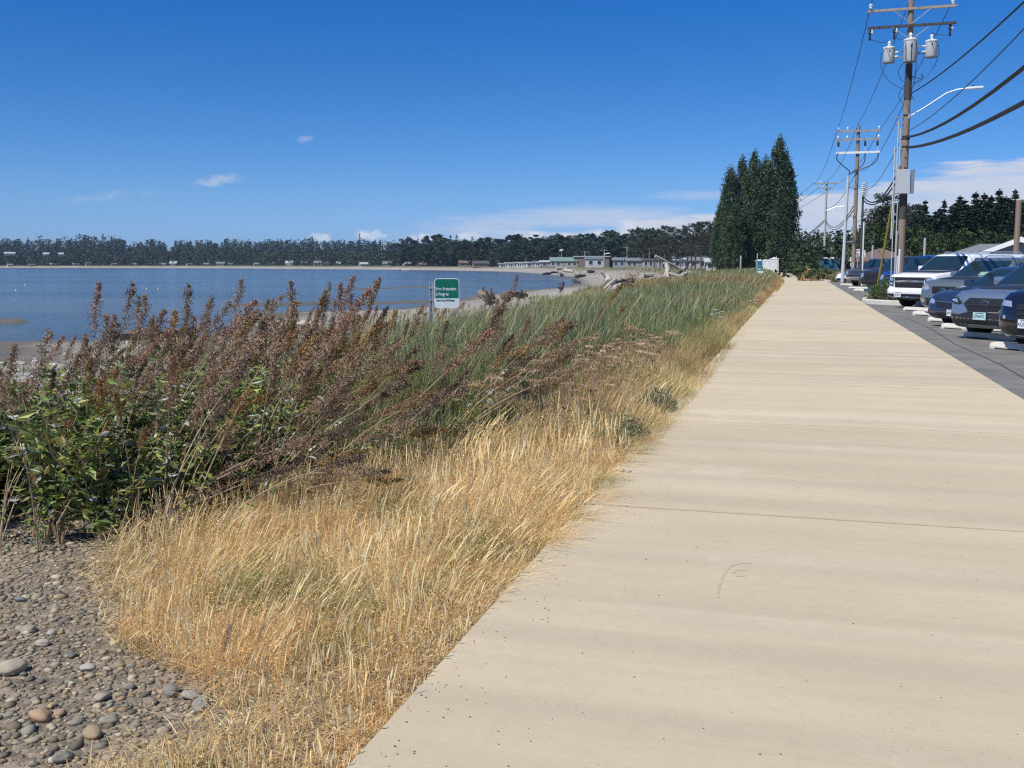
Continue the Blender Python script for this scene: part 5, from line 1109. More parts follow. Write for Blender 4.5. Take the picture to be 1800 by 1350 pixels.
    for sd, s in (('l', 1), ('r', -1)):
        for xx in (S.get('door0', xc-.30), *[d for d in doors][:3]): link('door_seam', panel(bvb, [(xx, zd0), (xx+.012, zd0), (xx+.012, zd1), (xx, zd1)], sd, .002, .3), M_TRIM, root)
        link('sill', panel(bvb, [(-1.5, zb+.02), (-L+1.5, zb+.02), (-L+1.5, zb+.16), (-1.5, zb+.16)], sd, .004, .4), M_TRIM, root)
        for d in list(doors)[:2]: mb = MB(); mb.bevbox((d+.16, s*(hw*.985+.012), zt(d)-.16), (.17, .03, .03), .008); mb.build('door_handle', paint, root)
    # wheels with arches cut out of the body
    r = S.get('wr', .36); cut = MB(); wx = (-S.get('fo', .93), -L+S.get('ro', 1.0))
    for x in wx: cut.lathe([(r+.06, -hw-.3), (r+.06, hw+.3)], (x, 0, r), 28, 'Y')
    cm = cut.mesh('arch'); co = bpy.data.objects.new('arch', cm); COL.objects.link(co); co.matrix_world = root.matrix_world.copy(); co.parent = root
    md = bo.modifiers.new('arch', 'BOOLEAN'); md.object = co; md.operation = 'DIFFERENCE'; md.solver = 'EXACT'
    bpy.context.view_layer.update(); dg = bpy.context.evaluated_depsgraph_get(); nm_ = bpy.data.meshes.new_from_object(bo.evaluated_get(dg)); bo.modifiers.clear(); old = bo.data; bo.data = nm_; nm_.name = 'body'
    if not nm_.materials: nm_.materials.append(paint)
    bpy.data.objects.remove(co)
    mb = MB()
    for x in wx: mb.box((x, 0, r+.12), (r*2.1, Wd-.62, r*1.3))
    mb.box((-L/2, 0, zb+.06), (L-1.0, Wd-.5, .14)); mb.build('underbody', M_TRIM, root)
    for x in wx:
        for s in (-1, 1): wheel(root, x, s*(hw-.125), r, .23, S.get('rim'))
        if S.get('clad'):
            for s in (-1, 1):
                mb = MB(); vs = []
                for i in range(17):
                    a = math.pi*i/16
                    for rr, yy in ((r+.055, hw-.03), (r+.055, hw+.012), (r+.12, hw+.012), (r+.12, hw-.03)): vs.append((x+math.cos(a)*rr, s*yy*S.get('cladk', 1.0), r+math.sin(a)*rr))
                fs = [(4*i+j, 4*i+(j+1) % 4, 4*i+4+(j+1) % 4, 4*i+4+j) for i in range(16) for j in range(4)]; mb.add(vs, fs); mb.build('wheel_arch', M_TRIM, root)
    for s in (-1, 1): link('tail_lamp', panel(bvb, [(-L+.02, .72), (-L+.20, .72), (-L+.16, .95), (-L+.02, .95)], 'l' if s > 0 else 'r', .004, .3), M_REDL, root)
    return root
HEAD = math.radians(49)      # angle of the parked cars to the path
def sym(p): return [p, mir(p)]
def oval(cx, cz, a, b, n=18): return [(cx+a*math.cos(2*math.pi*i/n), cz+b*math.sin(2*math.pi*i/n)) for i in range(n)]
P_WHITE = car_paint('white_paint', (.78, .79, .78), .0, .3); P_GREY = car_paint('grey_green_paint', (.20, .235, .235), .5); P_NAVY = car_paint('navy_paint', (.03, .05, .095), .4)
P_SLATE = car_paint('slate_blue_paint', (.22, .28, .36), .5); P_BLACK = car_paint('black_paint', (.010, .012, .020), .2, .22); P_BLUE = car_paint('blue_paint', (.012, .07, .32), .35); P_CHAR = car_paint('charcoal_paint', (.035, .042, .052), .4); P_SILV = car_paint('dark_silver_paint', (.14, .15, .17), .5)

# big white SUV
build_car('big white SUV with a split black grille beside the planter kerb', (3.08, 38.7, 0), HEAD, dict(L=5.6, W=2.04, H=1.90, zb=.34, paint=P_WHITE, fd=.26, e=.50, wr=.40, fo=1.0, rack='g',
    top=[(0, 1.10), (-.15, 1.15), (-.6, 1.21), (-1.25, 1.26), (-1.6, 1.24), (-5.6, 1.22)],
    levels=[(0, .92, -.12, .1), (.06, .97, -.03, .04), (.22, 1.0, .03, 0), (.40, 1.0, .02, 0), (.46, .995, -.05, 0), (.72, .99, -.06, .02), (.93, .965, -.08, .05), (1.0, .93, -.15, .10)],
    cab=dict(cowl=-1.28, ws=.78, rear=-5.5, rs=.35, pillars=(-2.75, -3.75)),
    front=[('lower_grille', M_MESH, [[(-.62, .71), (.62, .71), (.66, .90), (-.66, .90)]], .006), ('upper_grille', M_MESH, [[(-.66, .955), (.66, .955), (.68, 1.07), (-.68, 1.07)]], .006),
           ('headlight', M_TRIM, sym([(.70, .74), (.98, .78), (.99, 1.06), (.72, 1.08)]), .004), ('headlight_lens', M_LAMP, sym([(.74, .94), (.95, .95), (.96, 1.03), (.75, 1.05)]), .009), ('headlight_lens', M_LAMP, sym([(.74, .80), (.93, .82), (.93, .88), (.75, .88)]), .009),
           ('bumper_intake', M_TRIM, [[(-.90, .36), (.90, .36), (.96, .50), (-.96, .50)]], .005), ('emblem', mat('brass', (.55, .42, .12), .3, .8, var=0), [[(-.11, .925), (.11, .925), (.13, .95), (.11, .975), (-.11, .975), (-.13, .95)]], .02)],
    bars=[('chrome_bar', M_CHROME, [(-.66, .935), (-.3, .925), (.3, .925), (.66, .935)], .018), ('chrome_bar', M_CHROME, [(.70, .73), (.70, 1.07)], .016), ('chrome_bar', M_CHROME, [(-.70, .73), (-.70, 1.07)], .016), ('chrome_bar', M_CHROME, [(-.85, .40), (0, .39), (.85, .40)], .016), ('chrome_bar', M_CHROME, [(-.62, .905), (.62, .905)], .012)],
    plate=(-.40, .46, 'BJK7204', None)), cat='SUV')
# grey green SUV
build_car('grey green SUV between the big white SUV and the navy sedan', (3.50, 32.6, 0), HEAD, dict(L=4.7, W=1.90, H=1.72, zb=.26, paint=P_GREY, fd=.34, e=.56, wr=.37, rack='g',
    top=[(0, .93), (-.12, .98), (-.5, 1.05), (-1.15, 1.12), (-1.5, 1.13), (-4.7, 1.12)], cab=dict(cowl=-1.12, ws=.95, rear=-4.6, rs=.5, pillars=(-2.45, -3.4)),
    front=[('grille', M_MESH, [[(-.36, .67), (.36, .67), (.43, .88), (-.43, .88)]], .006), ('headlight', M_LAMP, sym([(.50, .80), (.62, .76), (.90, .80), (.93, .94), (.80, .98), (.58, .90)]), .005), ('indicator', M_AMBER, sym([(.79, .82), (.90, .82), (.93, .93), (.83, .95)]), .010),
           ('lower_intake', M_TRIM, [[(-.55, .28), (.55, .28), (.62, .55), (-.62, .55)]], .005), ('fog_lamp', M_LAMP, sym(oval(.72, .46, .07, .05)), .006)], shade=[(.10, 1.19), (.52, 1.19), (.50, 1.30), (.08, 1.29)],
    bars=[('grille_bar', M_TRIM, [(-.38, .74), (.38, .74)], .014), ('grille_bar', M_TRIM, [(-.40, .81), (.40, .81)], .014), ('emblem', M_CHROME, [(oval(0, .78, .075, .042)[i % 18]) for i in range(19)], .010), ('emblem', M_CHROME, [(-.03, .755), (0, .80), (.03, .76)], .008)],
    plate=(-.16, .455, 'AUX3184', None)), cat='SUV')
# navy sedan
build_car('navy blue sedan between the grey green SUV and the slate blue wagon', (3.12, 27.3, 0), HEAD, dict(L=4.85, W=1.86, H=1.47, zb=.20, paint=P_NAVY, fd=.36, e=.56, wr=.34,
    top=[(0, .68), (-.12, .745), (-.5, .84), (-1.2, .93), (-1.5, .95), (-3.9, .98), (-4.85, .96)], cab=dict(cowl=-1.15, ws=1.0, rear=-4.25, rs=1.05, pillars=(-2.4, -3.3)),
    front=[('grille', M_MESH, [[(-.46, .46), (.46, .46), (.56, .52), (.58, .62), (.14, .60), (0, .585), (-.14, .60), (-.58, .62), (-.56, .52)]], .006), ('headlight', M_LAMP, sym([(.62, .56), (.84, .58), (.90, .70), (.72, .68), (.62, .64)]), .006),
           ('lower_intake', M_TRIM, [[(-.52, .235), (.52, .235), (.56, .36), (-.56, .36)]], .005), ('bumper_vent', M_TRIM, sym([(.66, .26), (.82, .30), (.84, .42), (.70, .38)]), .005)],
    bars=[('grille_trim', M_CHROME, [(-.58, .63), (-.14, .612), (0, .595), (.14, .612), (.58, .63)], .010), ('grille_trim', M_CHROME, [(-.58, .63), (-.57, .51), (-.47, .45), (0, .44), (.47, .45), (.57, .51), (.58, .63)], .008), ('emblem', M_CHROME, [(oval(0, .675, .065, .026)[i % 18]) for i in range(19)], .007)],
    plate=(0, .36, 'BHT8860', None)))
# slate blue wagon with black cladding
build_car('slate blue wagon with a six sided black grille and black lower bumper', (3.08, 23.0, 0), HEAD, dict(L=4.85, W=1.87, H=1.68, zb=.24, paint=P_SLATE, fd=.34, e=.54, wr=.36, rack='b', clad=True,
    top=[(0, .86), (-.12, .91), (-.5, .98), (-1.2, 1.06), (-1.5, 1.07), (-4.85, 1.08)], cab=dict(cowl=-1.15, ws=.95, rear=-4.75, rs=.55, pillars=(-2.4, -3.4)),
    front=[('bumper_cladding', M_TRIM, [[(-.90, .26), (.90, .26), (.92, .52), (.62, .50), (.40, .555), (-.40, .555), (-.62, .50), (-.92, .52)]], .005), ('grille', M_MESH, [[(-.36, .575), (.36, .575), (.50, .73), (.40, .84), (-.40, .84), (-.50, .73)]], .008),
           ('headlight', M_TRIM, sym([(.53, .73), (.62, .70), (.90, .73), (.93, .83), (.74, .86)]), .005), ('headlight_lens', M_LAMP, sym([(.66, .74), (.84, .76), (.86, .81), (.74, .82)]), .010), ('skid_plate', M_DGREYP, [[(-.45, .25), (.45, .25), (.40, .32), (-.40, .32)]], .010)],
    bars=[('grille_frame', M_CHROME, [(-.40, .845), (-.50, .73), (-.36, .57), (.36, .57), (.50, .73), (.40, .845)], .011), ('grille_bar', M_TRIM, [(-.47, .70), (.47, .70)], .02), ('emblem', M_CHROME, [(oval(0, .75, .085, .045)[i % 18]) for i in range(19)], .008)],
    plate=(-.05, .49, 'CFR4471', mat('green_plate', (.42, .62, .62), .4, var=.05))), cat='wagon')
# black SUV at the edge of the frame
build_car('black SUV cut off by the right edge of the picture', (3.46, 19.9, 0), HEAD, dict(L=4.7, W=1.92, H=1.74, zb=.24, paint=P_BLACK, fd=.33, e=.55, wr=.37, clad=True,
    top=[(0, .93), (-.12, .99), (-.5, 1.06), (-1.2, 1.13), (-4.7, 1.12)], cab=dict(cowl=-1.15, ws=.85, rear=-4.6, rs=.45, pillars=(-2.4, -3.4)),
    front=[('grille', M_MESH, [[(-.44, .58), (.44, .58), (.50, .84), (-.50, .84)]], .006), ('headlight', M_LAMP, sym([(.60, .78), (.86, .80), (.90, .90), (.64, .88)]), .005), ('fog_lamp', M_LAMP, sym(oval(.74, .60, .035, .035)), .008), ('lower_intake', M_TRIM, [[(-.6, .27), (.6, .27), (.66, .46), (-.66, .46)]], .005)],
    bars=[('grille_bar', M_TRIM, [(-.46, .66), (.46, .66)], .018), ('grille_bar', M_TRIM, [(-.48, .75), (.48, .75)], .018), ('bumper_trim', M_CHROME, [(-.85, .31), (-.4, .29), (.4, .29), (.85, .31)], .012)],
    plate=(-.25, .50, 'AQD5293', None)), cat='SUV')
PICK = dict(L=5.8, W=2.02, H=1.93, zb=.38, fd=.24, e=.46, wr=.40, fo=1.0, ro=1.3,
    top=[(0, 1.08), (-.15, 1.13), (-.6, 1.19), (-1.3, 1.24), (-1.6, 1.24), (-5.8, 1.24)], cab=dict(cowl=-1.35, ws=.68, rear=-3.95, rs=.15, pillars=(-2.75,)))
def pickup_spec(paint, grille, **k):
    d = dict(PICK); d.update(paint=paint, **k); g = grille
    d['front'] = [('grille', M_MESH, [[(-.62, .68), (.62, .68), (.66, 1.04), (-.66, 1.04)]], .006), ('headlight', M_LAMP, sym([(.72, .80), (.97, .82), (.98, 1.03), (.72, 1.03)]), .006), ('bumper', g, [[(-.98, .42), (.98, .42), (.98, .62), (-.98, .62)]], .008)]
    d['bars'] = [('grille_bar', g, [(-.63, .78), (.63, .78)], .02), ('grille_bar', g, [(-.64, .90), (.64, .90)], .03), ('grille_bar', g, [(-.66, 1.04), (.66, 1.04)], .016)]
    return d
build_car('bright blue pickup truck behind the planter bush and the near pole', (3.65, 50.6, 0), HEAD, pickup_spec(P_BLUE, M_CHROME), cat='pickup')
build_car('charcoal pickup truck with a tall dark grille just left of the yellow guy wire', (3.35, 60.5, 0), HEAD, pickup_spec(P_CHAR, M_TRIM), cat='pickup')
build_car('dark silver pickup truck with a chrome grille at the foot of the second pole', (3.2, 76, 0), HEAD, pickup_spec(P_SILV, M_CHROME), cat='pickup')
build_car('dark grey SUV showing only its roof and windshield behind the charcoal pickup', (3.9, 67.5, 0), HEAD, dict(L=4.7, W=1.9, H=1.72, zb=.26, paint=P_SILV, fd=.4, wr=.37, top=[(0, .93), (-.5, 1.05), (-1.15, 1.12), (-4.7, 1.12)], cab=dict(cowl=-1.12, ws=.95, rear=-4.6, rs=.5, pillars=(-2.45, -3.4)), front=[('grille', M_MESH, [[(-.4, .6), (.4, .6), (.4, .86), (-.4, .86)]], .006), ('headlight', M_LAMP, sym([(.55, .78), (.9, .8), (.9, .92), (.55, .9)]), .006)]), cat='SUV')
build_car('white pickup truck whose roof shows behind the second pole', (5.2, 84, 0), HEAD, pickup_spec(P_WHITE, M_CHROME), cat='pickup')
build_car('low white sports car farthest along the row by the far kerb', (2.95, 88.5, 0), HEAD, dict(L=4.5, W=1.8, H=1.28, zb=.16, paint=P_WHITE, fd=.5, wr=.33, top=[(0, .60), (-.12, .66), (-.5, .76), (-1.4, .86), (-4.5, .88)], cab=dict(cowl=-1.45, ws=.9, rear=-3.9, rs=1.0, pillars=(-2.7,)),
    front=[('lower_intake', M_TRIM, [[(-.6, .2), (.6, .2), (.6, .38), (-.6, .38)]], .006), ('headlight', M_LAMP, sym([(.5, .52), (.82, .54), (.82, .64), (.5, .6)]), .006)]))
build_car('blue van parked beyond the blue pickup at the right of the near pole', (6.6, 58.5, 0), HEAD, dict(L=5.1, W=1.98, H=1.98, zb=.26, paint=P_BLUE, fd=.4, wr=.36, top=[(0, .9), (-.5, 1.02), (-1.0, 1.12), (-5.1, 1.12)], cab=dict(cowl=-.95, ws=1.0, rear=-5.0, rs=.2, pillars=(-2.3, -3.5)), front=[('grille', M_MESH, [[(-.4, .6), (.4, .6), (.4, .8), (-.4, .8)]], .006), ('headlight', M_LAMP, sym([(.55, .74), (.9, .76), (.9, .9), (.55, .86)]), .006)]), cat='van')

# ------------------------------------------------------------ wheel stops, kerbs, planter
M_CONC = mat('pale_concrete', (.60, .565, .50), .9, var=.14, scale=7, bump=.35, bscale=60, spec=.25)
M_KERB = mat('kerb_concrete', (.55, .525, .475), .9, var=.16, scale=5, bump=.35, bscale=50, spec=.25)
def wheel_stop(x, y, lab):
    t = MB(); Lh = .92; sec = [(-.085, 0), (.085, 0), (.085, .05), (.055, .125), (-.055, .125), (-.085, .05)]; vs = []
    for s, k in ((-Lh, .86), (-Lh+.07, 1.0), (Lh-.07, 1.0), (Lh, .86)): vs += [(s, a*k, b*(1 if b < .1 else k)) for a, b in sec]
    n = 6; fs = [tuple(range(n))[::-1], tuple(range(3*n, 4*n))]+[(i*n+j, i*n+(j+1) % n, (i+1)*n+(j+1) % n, (i+1)*n+j) for i in range(3) for j in range(n)]
    t.add(vs, fs); o = t.build('wheel_stop', M_CONC); o.rotation_euler = (0, 0, math.atan2(-math.cos(HEAD), math.sin(HEAD))+math.pi+math.radians(-8)+0)
    d = Vector((math.cos(HEAD), -math.sin(HEAD), 0)); c = Vector((x, y, -.026))+d*Lh; o.location = c; o.rotation_euler = (0, 0, math.atan2(d.y, d.x)); tag(o, lab, 'wheel stop')
    m = MB()
    for s in (-.55, .55): m.box((s, -.088, .012), (.5, .01, .024))
    m.build('slot_shade', M_BLACK, o)  # black strips stand in for the shade in the gap under the stop
for x, y, lab in [(3.45, 20.3, 'nearest pale concrete wheel stop lying in full sun at the right edge'), (3.42, 23.2, 'concrete wheel stop in the shade under the slate blue wagon'), (3.38, 26.4, 'concrete wheel stop in the dark gap between navy sedan and slate blue wagon'), (3.43, 29.5, 'concrete wheel stop whose pale end sticks out left of the navy sedan'), (3.40, 33.0, 'concrete wheel stop whose pale end sticks out left of the grey green SUV'), (3.43, 36.2, 'sunlit concrete wheel stop in front of the grey green SUV and white SUV'), (3.45, 41.4, 'concrete wheel stop touching the right end of the planter kerb'),
                  (3.2, 51.6, 'concrete wheel stop before the blue pickup'), (3.1, 61.5, 'concrete wheel stop before the charcoal pickup'), (3.1, 67.5, 'pale concrete wheel stop between charcoal and dark silver pickups'), (3.0, 78, 'concrete wheel stop before the dark silver pickup')]: wheel_stop(x, y, lab)
def kerb(pts, lab, w_=.16, h=.15, closed=False, name='kerb'):
    P = [Vector((x, y, 0)) for x, y in pts]; q = []
    for i in range(len(P)-1):
        a, b, c, d = P[max(i-1, 0)], P[i], P[i+1], P[min(i+2, len(P)-1)]
        for k in range(8): t = k/8; q.append(.5*((2*b)+(-a+c)*t+(2*a-5*b+4*c-d)*t*t+(-a+3*b-3*c+d)*t**3))
    q.append(P[-1]); vs = []; n = 6
    for i, p in enumerate(q):
        d = (q[min(i+1, len(q)-1)]-q[max(i-1, 0)]).normalized(); s = Vector((d.y, -d.x, 0))
        for a, b in ((-w_/2, -.04), (-w_/2, h-.03), (-w_/2+.03, h), (w_/2-.03, h), (w_/2, h-.03), (w_/2, -.04)): vs.append(p+s*a+Vector((0, 0, b)))
    fs = [tuple(range(n))[::-1], tuple(range((len(q)-1)*n, len(q)*n))]+[(i*n+j, i*n+(j+1) % n, (i+1)*n+(j+1) % n, (i+1)*n+j) for i in range(len(q)-1) for j in range(n)]
    mb = MB(); mb.add(vs, fs); o = mb.build(name, M_KERB, None, True); tag(o, lab, 'kerb'); return o
kerb([(6.2, 37.6), (3.75, 40.4), (2.95, 41.35), (2.56, 42.2), (2.6, 43.6), (2.9, 45.4), (4.2, 47.6), (7.2, 50.5)], 'pale rounded concrete kerb round the planter with the near pole')
kerb([(2.6, 92), (2.1, 95.5), (1.75, 104), (1.2, 116), (.2, 132)], 'long pale kerb curving along the path beyond the parked cars')
soil = MB(); pl = [(6.2, 37.75), (3.8, 40.5), (3.0, 41.5), (2.66, 42.3), (2.7, 43.6), (3.0, 45.3), (4.3, 47.4), (7.2, 50.3)]; soil.prism(pl, 'z', -.02, .10); o = soil.build('planter_soil', mat('soil', (.14, .105, .07), .95, var=.35, scale=9, bump=.6, bscale=30, dist=.02)); tag(o, kind='structure')

# ------------------------------------------------------------ trees
M_BARK = mat('bark', (.16, .125, .10), .9, var=.3, scale=4, stretch=(4, 4, .6), bump=.4, bscale=20, dist=.03)
M_CONIF = mat('conifer_foliage', (.05, .08, .05), .7, var=0, attr=True, transl=.12, spec=.2)
M_FAR = mat('far_foliage', (.05, .08, .06), .8, var=0, attr=True, spec=.1)
def clump_faces(C, R_, n, size, col, rng, flat=1.0, asp=1.7, upd=0.0):
    """n leaf-sized faces round each clump centre C with radius R_"""
    m = len(C); i = np.repeat(np.arange(m), n); d = rng.normal(0, 1, (m*n, 3)); d /= np.linalg.norm(d, axis=1)[:, None]
    P = C[i]+d*(rng.random((m*n, 1))**.45)*R_[i][:, None]*np.array([1, 1, flat])
    ax = rng.normal(0, 1, (m*n, 3)); ax[:, 2] = ax[:, 2]*.5+upd; ax /= np.linalg.norm(ax, axis=1)[:, None]; s = np.cross(ax, rng.normal(0, 1, (m*n, 3))); s /= np.linalg.norm(s, axis=1)[:, None]
    L = rng.uniform(.6, 1.3, (m*n, 1))*size; V = np.stack([P-ax*L*.5, P+s*L/asp*.5, P+ax*L*.5, P-s*L/asp*.5], 1)
    c = np.repeat(col, n, 0)*rng.uniform(.75, 1.3, (m*n, 1)) if len(col) == m else col
    return V.reshape(-1, 3), np.arange(m*n)[:, None]*4+np.array([[0, 1, 2, 3]]), np.repeat(c, 4, 0)
def trunk_mesh(H, r, seed=0, limbs=(), n=7):
    q = random.Random(seed); mb = MB(); pts = [Vector((q.uniform(-.01, .01)*H*(i > 0), q.uniform(-.01, .01)*H*(i > 0), H*i/6)) for i in range(7)]
    mb.tube(pts, [r*(1-.88*i/6) for i in range(7)], n)
    for a, b, rr in limbs:
        a, b = Vector(a), Vector(b); mid = a.lerp(b, .5)+Vector((0, 0, (b-a).length*.06)); mb.tube([a, mid, b], [rr, rr*.7, rr*.25], 5)
    return mb.mesh('trunk', True)
def join_faces(name, parts, m):
    V, Q, C = [], [], []; o = 0
    for v, q, c in parts: V.append(v); Q.append(q+o); C.append(c); o += len(v)
    me = np_mesh(name, np.concatenate(V), [np.concatenate(Q)], np.clip(np.concatenate(C), 0, 1)); me.materials.append(m); return me
def poplar(seed, H, W_):
    r = np.random.default_rng(seed); k = 260; t = r.random(k)**.85; a = r.uniform(0, 6.28, k)
    env = np.interp(t, [0, .08, .25, .5, .75, .92, 1], [.55, .9, 1.0, .97, .76, .42, .08])*W_
    rad = env*(.30+.70*r.random(k)**.5)*(1+.22*np.sin(a*3+t*11)+.12*np.sin(a*5-t*23)); C = np.stack([np.cos(a)*rad, np.sin(a)*rad, H*(.05+.95*t)], 1)
    col = np.array([[.056, .085, .046]])*r.uniform(.55, 1.7, (k, 1)); col[r.random(k) < .15] *= np.array([1.6, 1.5, 1.1])
    p = [clump_faces(C, .45+.75*r.random(k), 42, .36, col, r, 1.9, 1.5, .6)]
    # stray leading shoots that roughen the outline
    k2 = 90; t = .15+.85*r.random(k2); a = r.uniform(0, 6.28, k2); env = np.interp(t, [0, .25, .5, .75, .92, 1], [.9, 1.0, .92, .66, .33, .06])*W_
    q_ = r.uniform(.9, 1.22, k2); C2 = np.stack([np.cos(a)*env*q_, np.sin(a)*env*q_, H*(.08+.95*t)], 1); p.append(clump_faces(C2, np.full(k2, .45), 24, .32, np.array([[.045, .08, .035]])*r.uniform(.8, 1.5, (k2, 1)), r, 3.2, 1.6, 1.0))
    limbs = [((0, 0, H*z), (math.cos(b)*W_*.6, math.sin(b)*W_*.6, H*(z+.22)), .09) for z, b in [(.06+.07*i, i*2.4) for i in range(9)]]
    tr = trunk_mesh(H*.97, .42, seed, limbs); tr.materials.append(M_BARK); return tr, join_faces('crown', p, M_CONIF)
def conifer(seed, H, W_, dens=1.0, base=.06, tone=(.034, .056, .034), leaf=.42, gap=.1, droop=.25):
    """layers of drooping boughs on a straight trunk"""
    r = np.random.default_rng(seed); nl = int(20*dens)+6; parts = []; limbs = []
    Cs, Rs, cl = [], [], []
    for i in range(nl):
        t = base+(1-base)*(i+r.uniform(-.3, .3))/nl; 
        if r.random() < gap: continue
        env = W_*(1-t)**1.0*(.75+.5*r.random())+.18; nb = 6+int(4*(1-t))
        for j in range(nb):
            a = r.uniform(0, 6.28); L = env*r.uniform(.6, 1.12); m = max(2, int(L/.55))
            for k in range(m):
                s = (k+.6)/m; Cs.append((math.cos(a)*L*s, math.sin(a)*L*s, H*t-droop*L*s**1.6+.12*s)); Rs.append((.24+.46*(1-s)+.16*r.random())*(.42+.58*(1-t)**.7)); cl.append(r.uniform(.6, 1.45))
            if j < 2 and L > 1: limbs.append(((0, 0, H*t), (math.cos(a)*L*.8, math.sin(a)*L*.8, H*t-droop*L*.5), .05))
    Cs = np.array(Cs); Rs = np.array(Rs)*1.35; cl = np.array(cl)[:, None]; col = np.array([tone])*cl
    parts.append(clump_faces(Cs, Rs, max(5, int(8*dens)), leaf, col, r, .5, 1.9))
    top = np.stack([np.zeros(8), np.zeros(8), np.linspace(H*.90, H*1.0, 8)], 1); parts.append(clump_faces(top, np.linspace(.3, .08, 8), 9, .3, np.tile(np.array([tone]), (8, 1)), r, 1.4, 2))
    tr = trunk_mesh(H*.97, .26+.006*H, seed, limbs[:26]); tr.materials.append(M_BARK); return tr, join_faces('crown', parts, M_CONIF)
def pine(seed, H, W_, tone=(.045, .062, .042), base=.35, n=26, leaf=.4, gap=0.):
    """open crown of flat irregular pads carried on long limbs"""
    r = np.random.default_rng(seed); Cs, Rs, cl, limbs = [], [], [], []
    for i in range(n):
        t = base+(1-base)*r.random()**.8; a = r.uniform(0, 6.28); L = W_*(1.05-.75*max(0, t-.55)/.45)*r.uniform(.45, 1.1); e = (math.cos(a)*L, math.sin(a)*L, H*t+L*.16); limbs.append(((0, 0, H*(t-.06)), e, .10))
        c = r.uniform(.6, 1.5)
        for k in range(9): s = .35+.65*r.random(); Cs.append((e[0]*s+r.normal(0, .5), e[1]*s+r.normal(0, .5), H*(t-.06)+(e[2]-H*(t-.06))*s+r.normal(0, .22)+.2)); Rs.append(.5+.55*r.random()); cl.append(c*r.uniform(.8, 1.2))
    col = np.array([tone])*np.array(cl)[:, None]; p = [clump_faces(np.array(Cs), np.array(Rs), 17, leaf, col, r, .42, 1.7)]
    tr = trunk_mesh(H*.9, .32, seed, limbs); tr.materials.append(M_BARK); return tr, join_faces('crown', p, M_CONIF)
def broad(seed, H, W_, tone=(.05, .08, .03), n=60, leaf=.45):
    r = np.random.default_rng(seed); t = r.random(n); a = r.uniform(0, 6.28, n); q = r.random(n)**.5*W_*np.sin(np.pi*(.12+.8*t))**.7
    C = np.stack([np.cos(a)*q, np.sin(a)*q, H*(.18+.8*t)], 1); col = np.array([tone])*r.uniform(.6, 1.5, (n, 1)); p = [clump_faces(C, .5+.9*r.random(n)*W_/4, 40, leaf, col, r, .8, 1.4)]
    tr = trunk_mesh(H*.8, .25, seed, [((0, 0, H*.2), (C[i][0]*.8, C[i][1]*.8, C[i][2]), .08) for i in range(0, 14)]); tr.materials.append(M_BARK); return tr, join_faces('crown', p, M_CONIF)
def place_tree(pr, px, dist, ytop, H0, name, lab, grp, rs, wk=1.0, zb=None, cat='tree'):
    x, y, _ = D(px, 464, dist); z0 = zg1(x, y)-.1 if zb is None else zb; h = D(px, ytop, dist)[2]-z0; s = h/H0
    t = empty(name, (x, y, z0), rs.uniform(0, 6.28)); t.scale = (s*wk, s*wk, s)
    for nm, me in zip(('trunk', 'crown'), pr): o = bpy.data.objects.new(nm, me); COL.objects.link(o); o.parent = t
    return tag(t, lab, cat, grp)
RS = random.Random(21)
POP = [poplar(700+i, 24, 2.5) for i in range(4)]
for i, (px, d, yt, wk, lab) in enumerate([(1273, 203, 322, .95, 'leftmost lower poplar column in the tall poplar group'), (1281, 198, 286, .90, 'left poplar whose pointed top stands apart from the rest'), (1301, 200, 270, .80, 'slender poplar second pointed top from the left of the group'), (1309, 206, 300, 1.15, 'poplar filling the gap below the slender second top'), (1322, 198, 261, .85, 'poplar with the third pointed top from the left of the group'), (1329, 205, 290, 1.1, 'broad poplar in the middle of the group'), (1342, 199, 270, .95, 'poplar just left of the tallest poplar'), (1350, 206, 300, 1.15, 'shaded poplar behind the middle of the group'), (1363, 197, 238, .98, 'tallest poplar with its ragged tip above all others'), (1374, 203, 268, 1.0, 'poplar on the right shoulder of the tallest one'), (1382, 198, 283, .85, 'rightmost poplar with light gaps in its edge'), (1371, 194, 330, 1.3, 'low bushy poplar at the lower right front of the group'), (1262, 200, 352, .9, 'short poplar at the lower left edge of the group'), (1290, 194, 345, 1.2, 'low poplar in front of the left half of the group')]):
    place_tree(POP[i % 4], px, d, yt+16, 24, 'poplar_tree', lab, 'tall poplars', RS, wk*1.18)
CN2 = [conifer(730+i, 14, 3.3, 1.25, .02, [(.026, .044, .026), (.030, .052, .028), (.024, .038, .028)][i % 3], leaf=.46, gap=0., droop=.18) for i in range(5)]
PIN = [pine(720+i, 15, 4.6, [(.045, .062, .042), (.06, .056, .042), (.05, .052, .045)][i % 3]) for i in range(4)]
CON = [conifer(740+i, 22, 4.2, 1.0, .05, [(.030, .052, .032), (.036, .060, .034), (.028, .045, .034)][i % 3]) for i in range(5)]
BRD = [broad(760+i, 12, 4.5, [(.05, .082, .03), (.04, .07, .034), (.07, .095, .03)][i % 3]) for i in range(3)]
# pines left of the poplars
for px, d, yt, wk in [(1130, 400, 410, 1.0), (1150, 360, 402, 1.1), (1168, 350, 398, 1.0), (1178, 330, 394, 1.15), (1196, 320, 404, 1.1), (1208, 290, 398, 1.1), (1222, 270, 388, 1.1), (1232, 260, 384, 1.0), (1245, 250, 392, 1.2), (1160, 345, 420, 1.3), (1188, 310, 418, 1.3), (1215, 280, 415, 1.4), (1240, 240, 412, 1.3), (1262, 225, 400, 1.1), (1252, 215, 425, 1.2), (1108, 430, 404, .8), (1140, 420, 418, 1.2)]:
    place_tree(PIN[RS.randrange(4)], px, d, yt, 15, 'pine_tree', 'open crowned grey green pine between the far houses and the poplars', 'open crowned pines left of the poplars', RS, wk*.9)
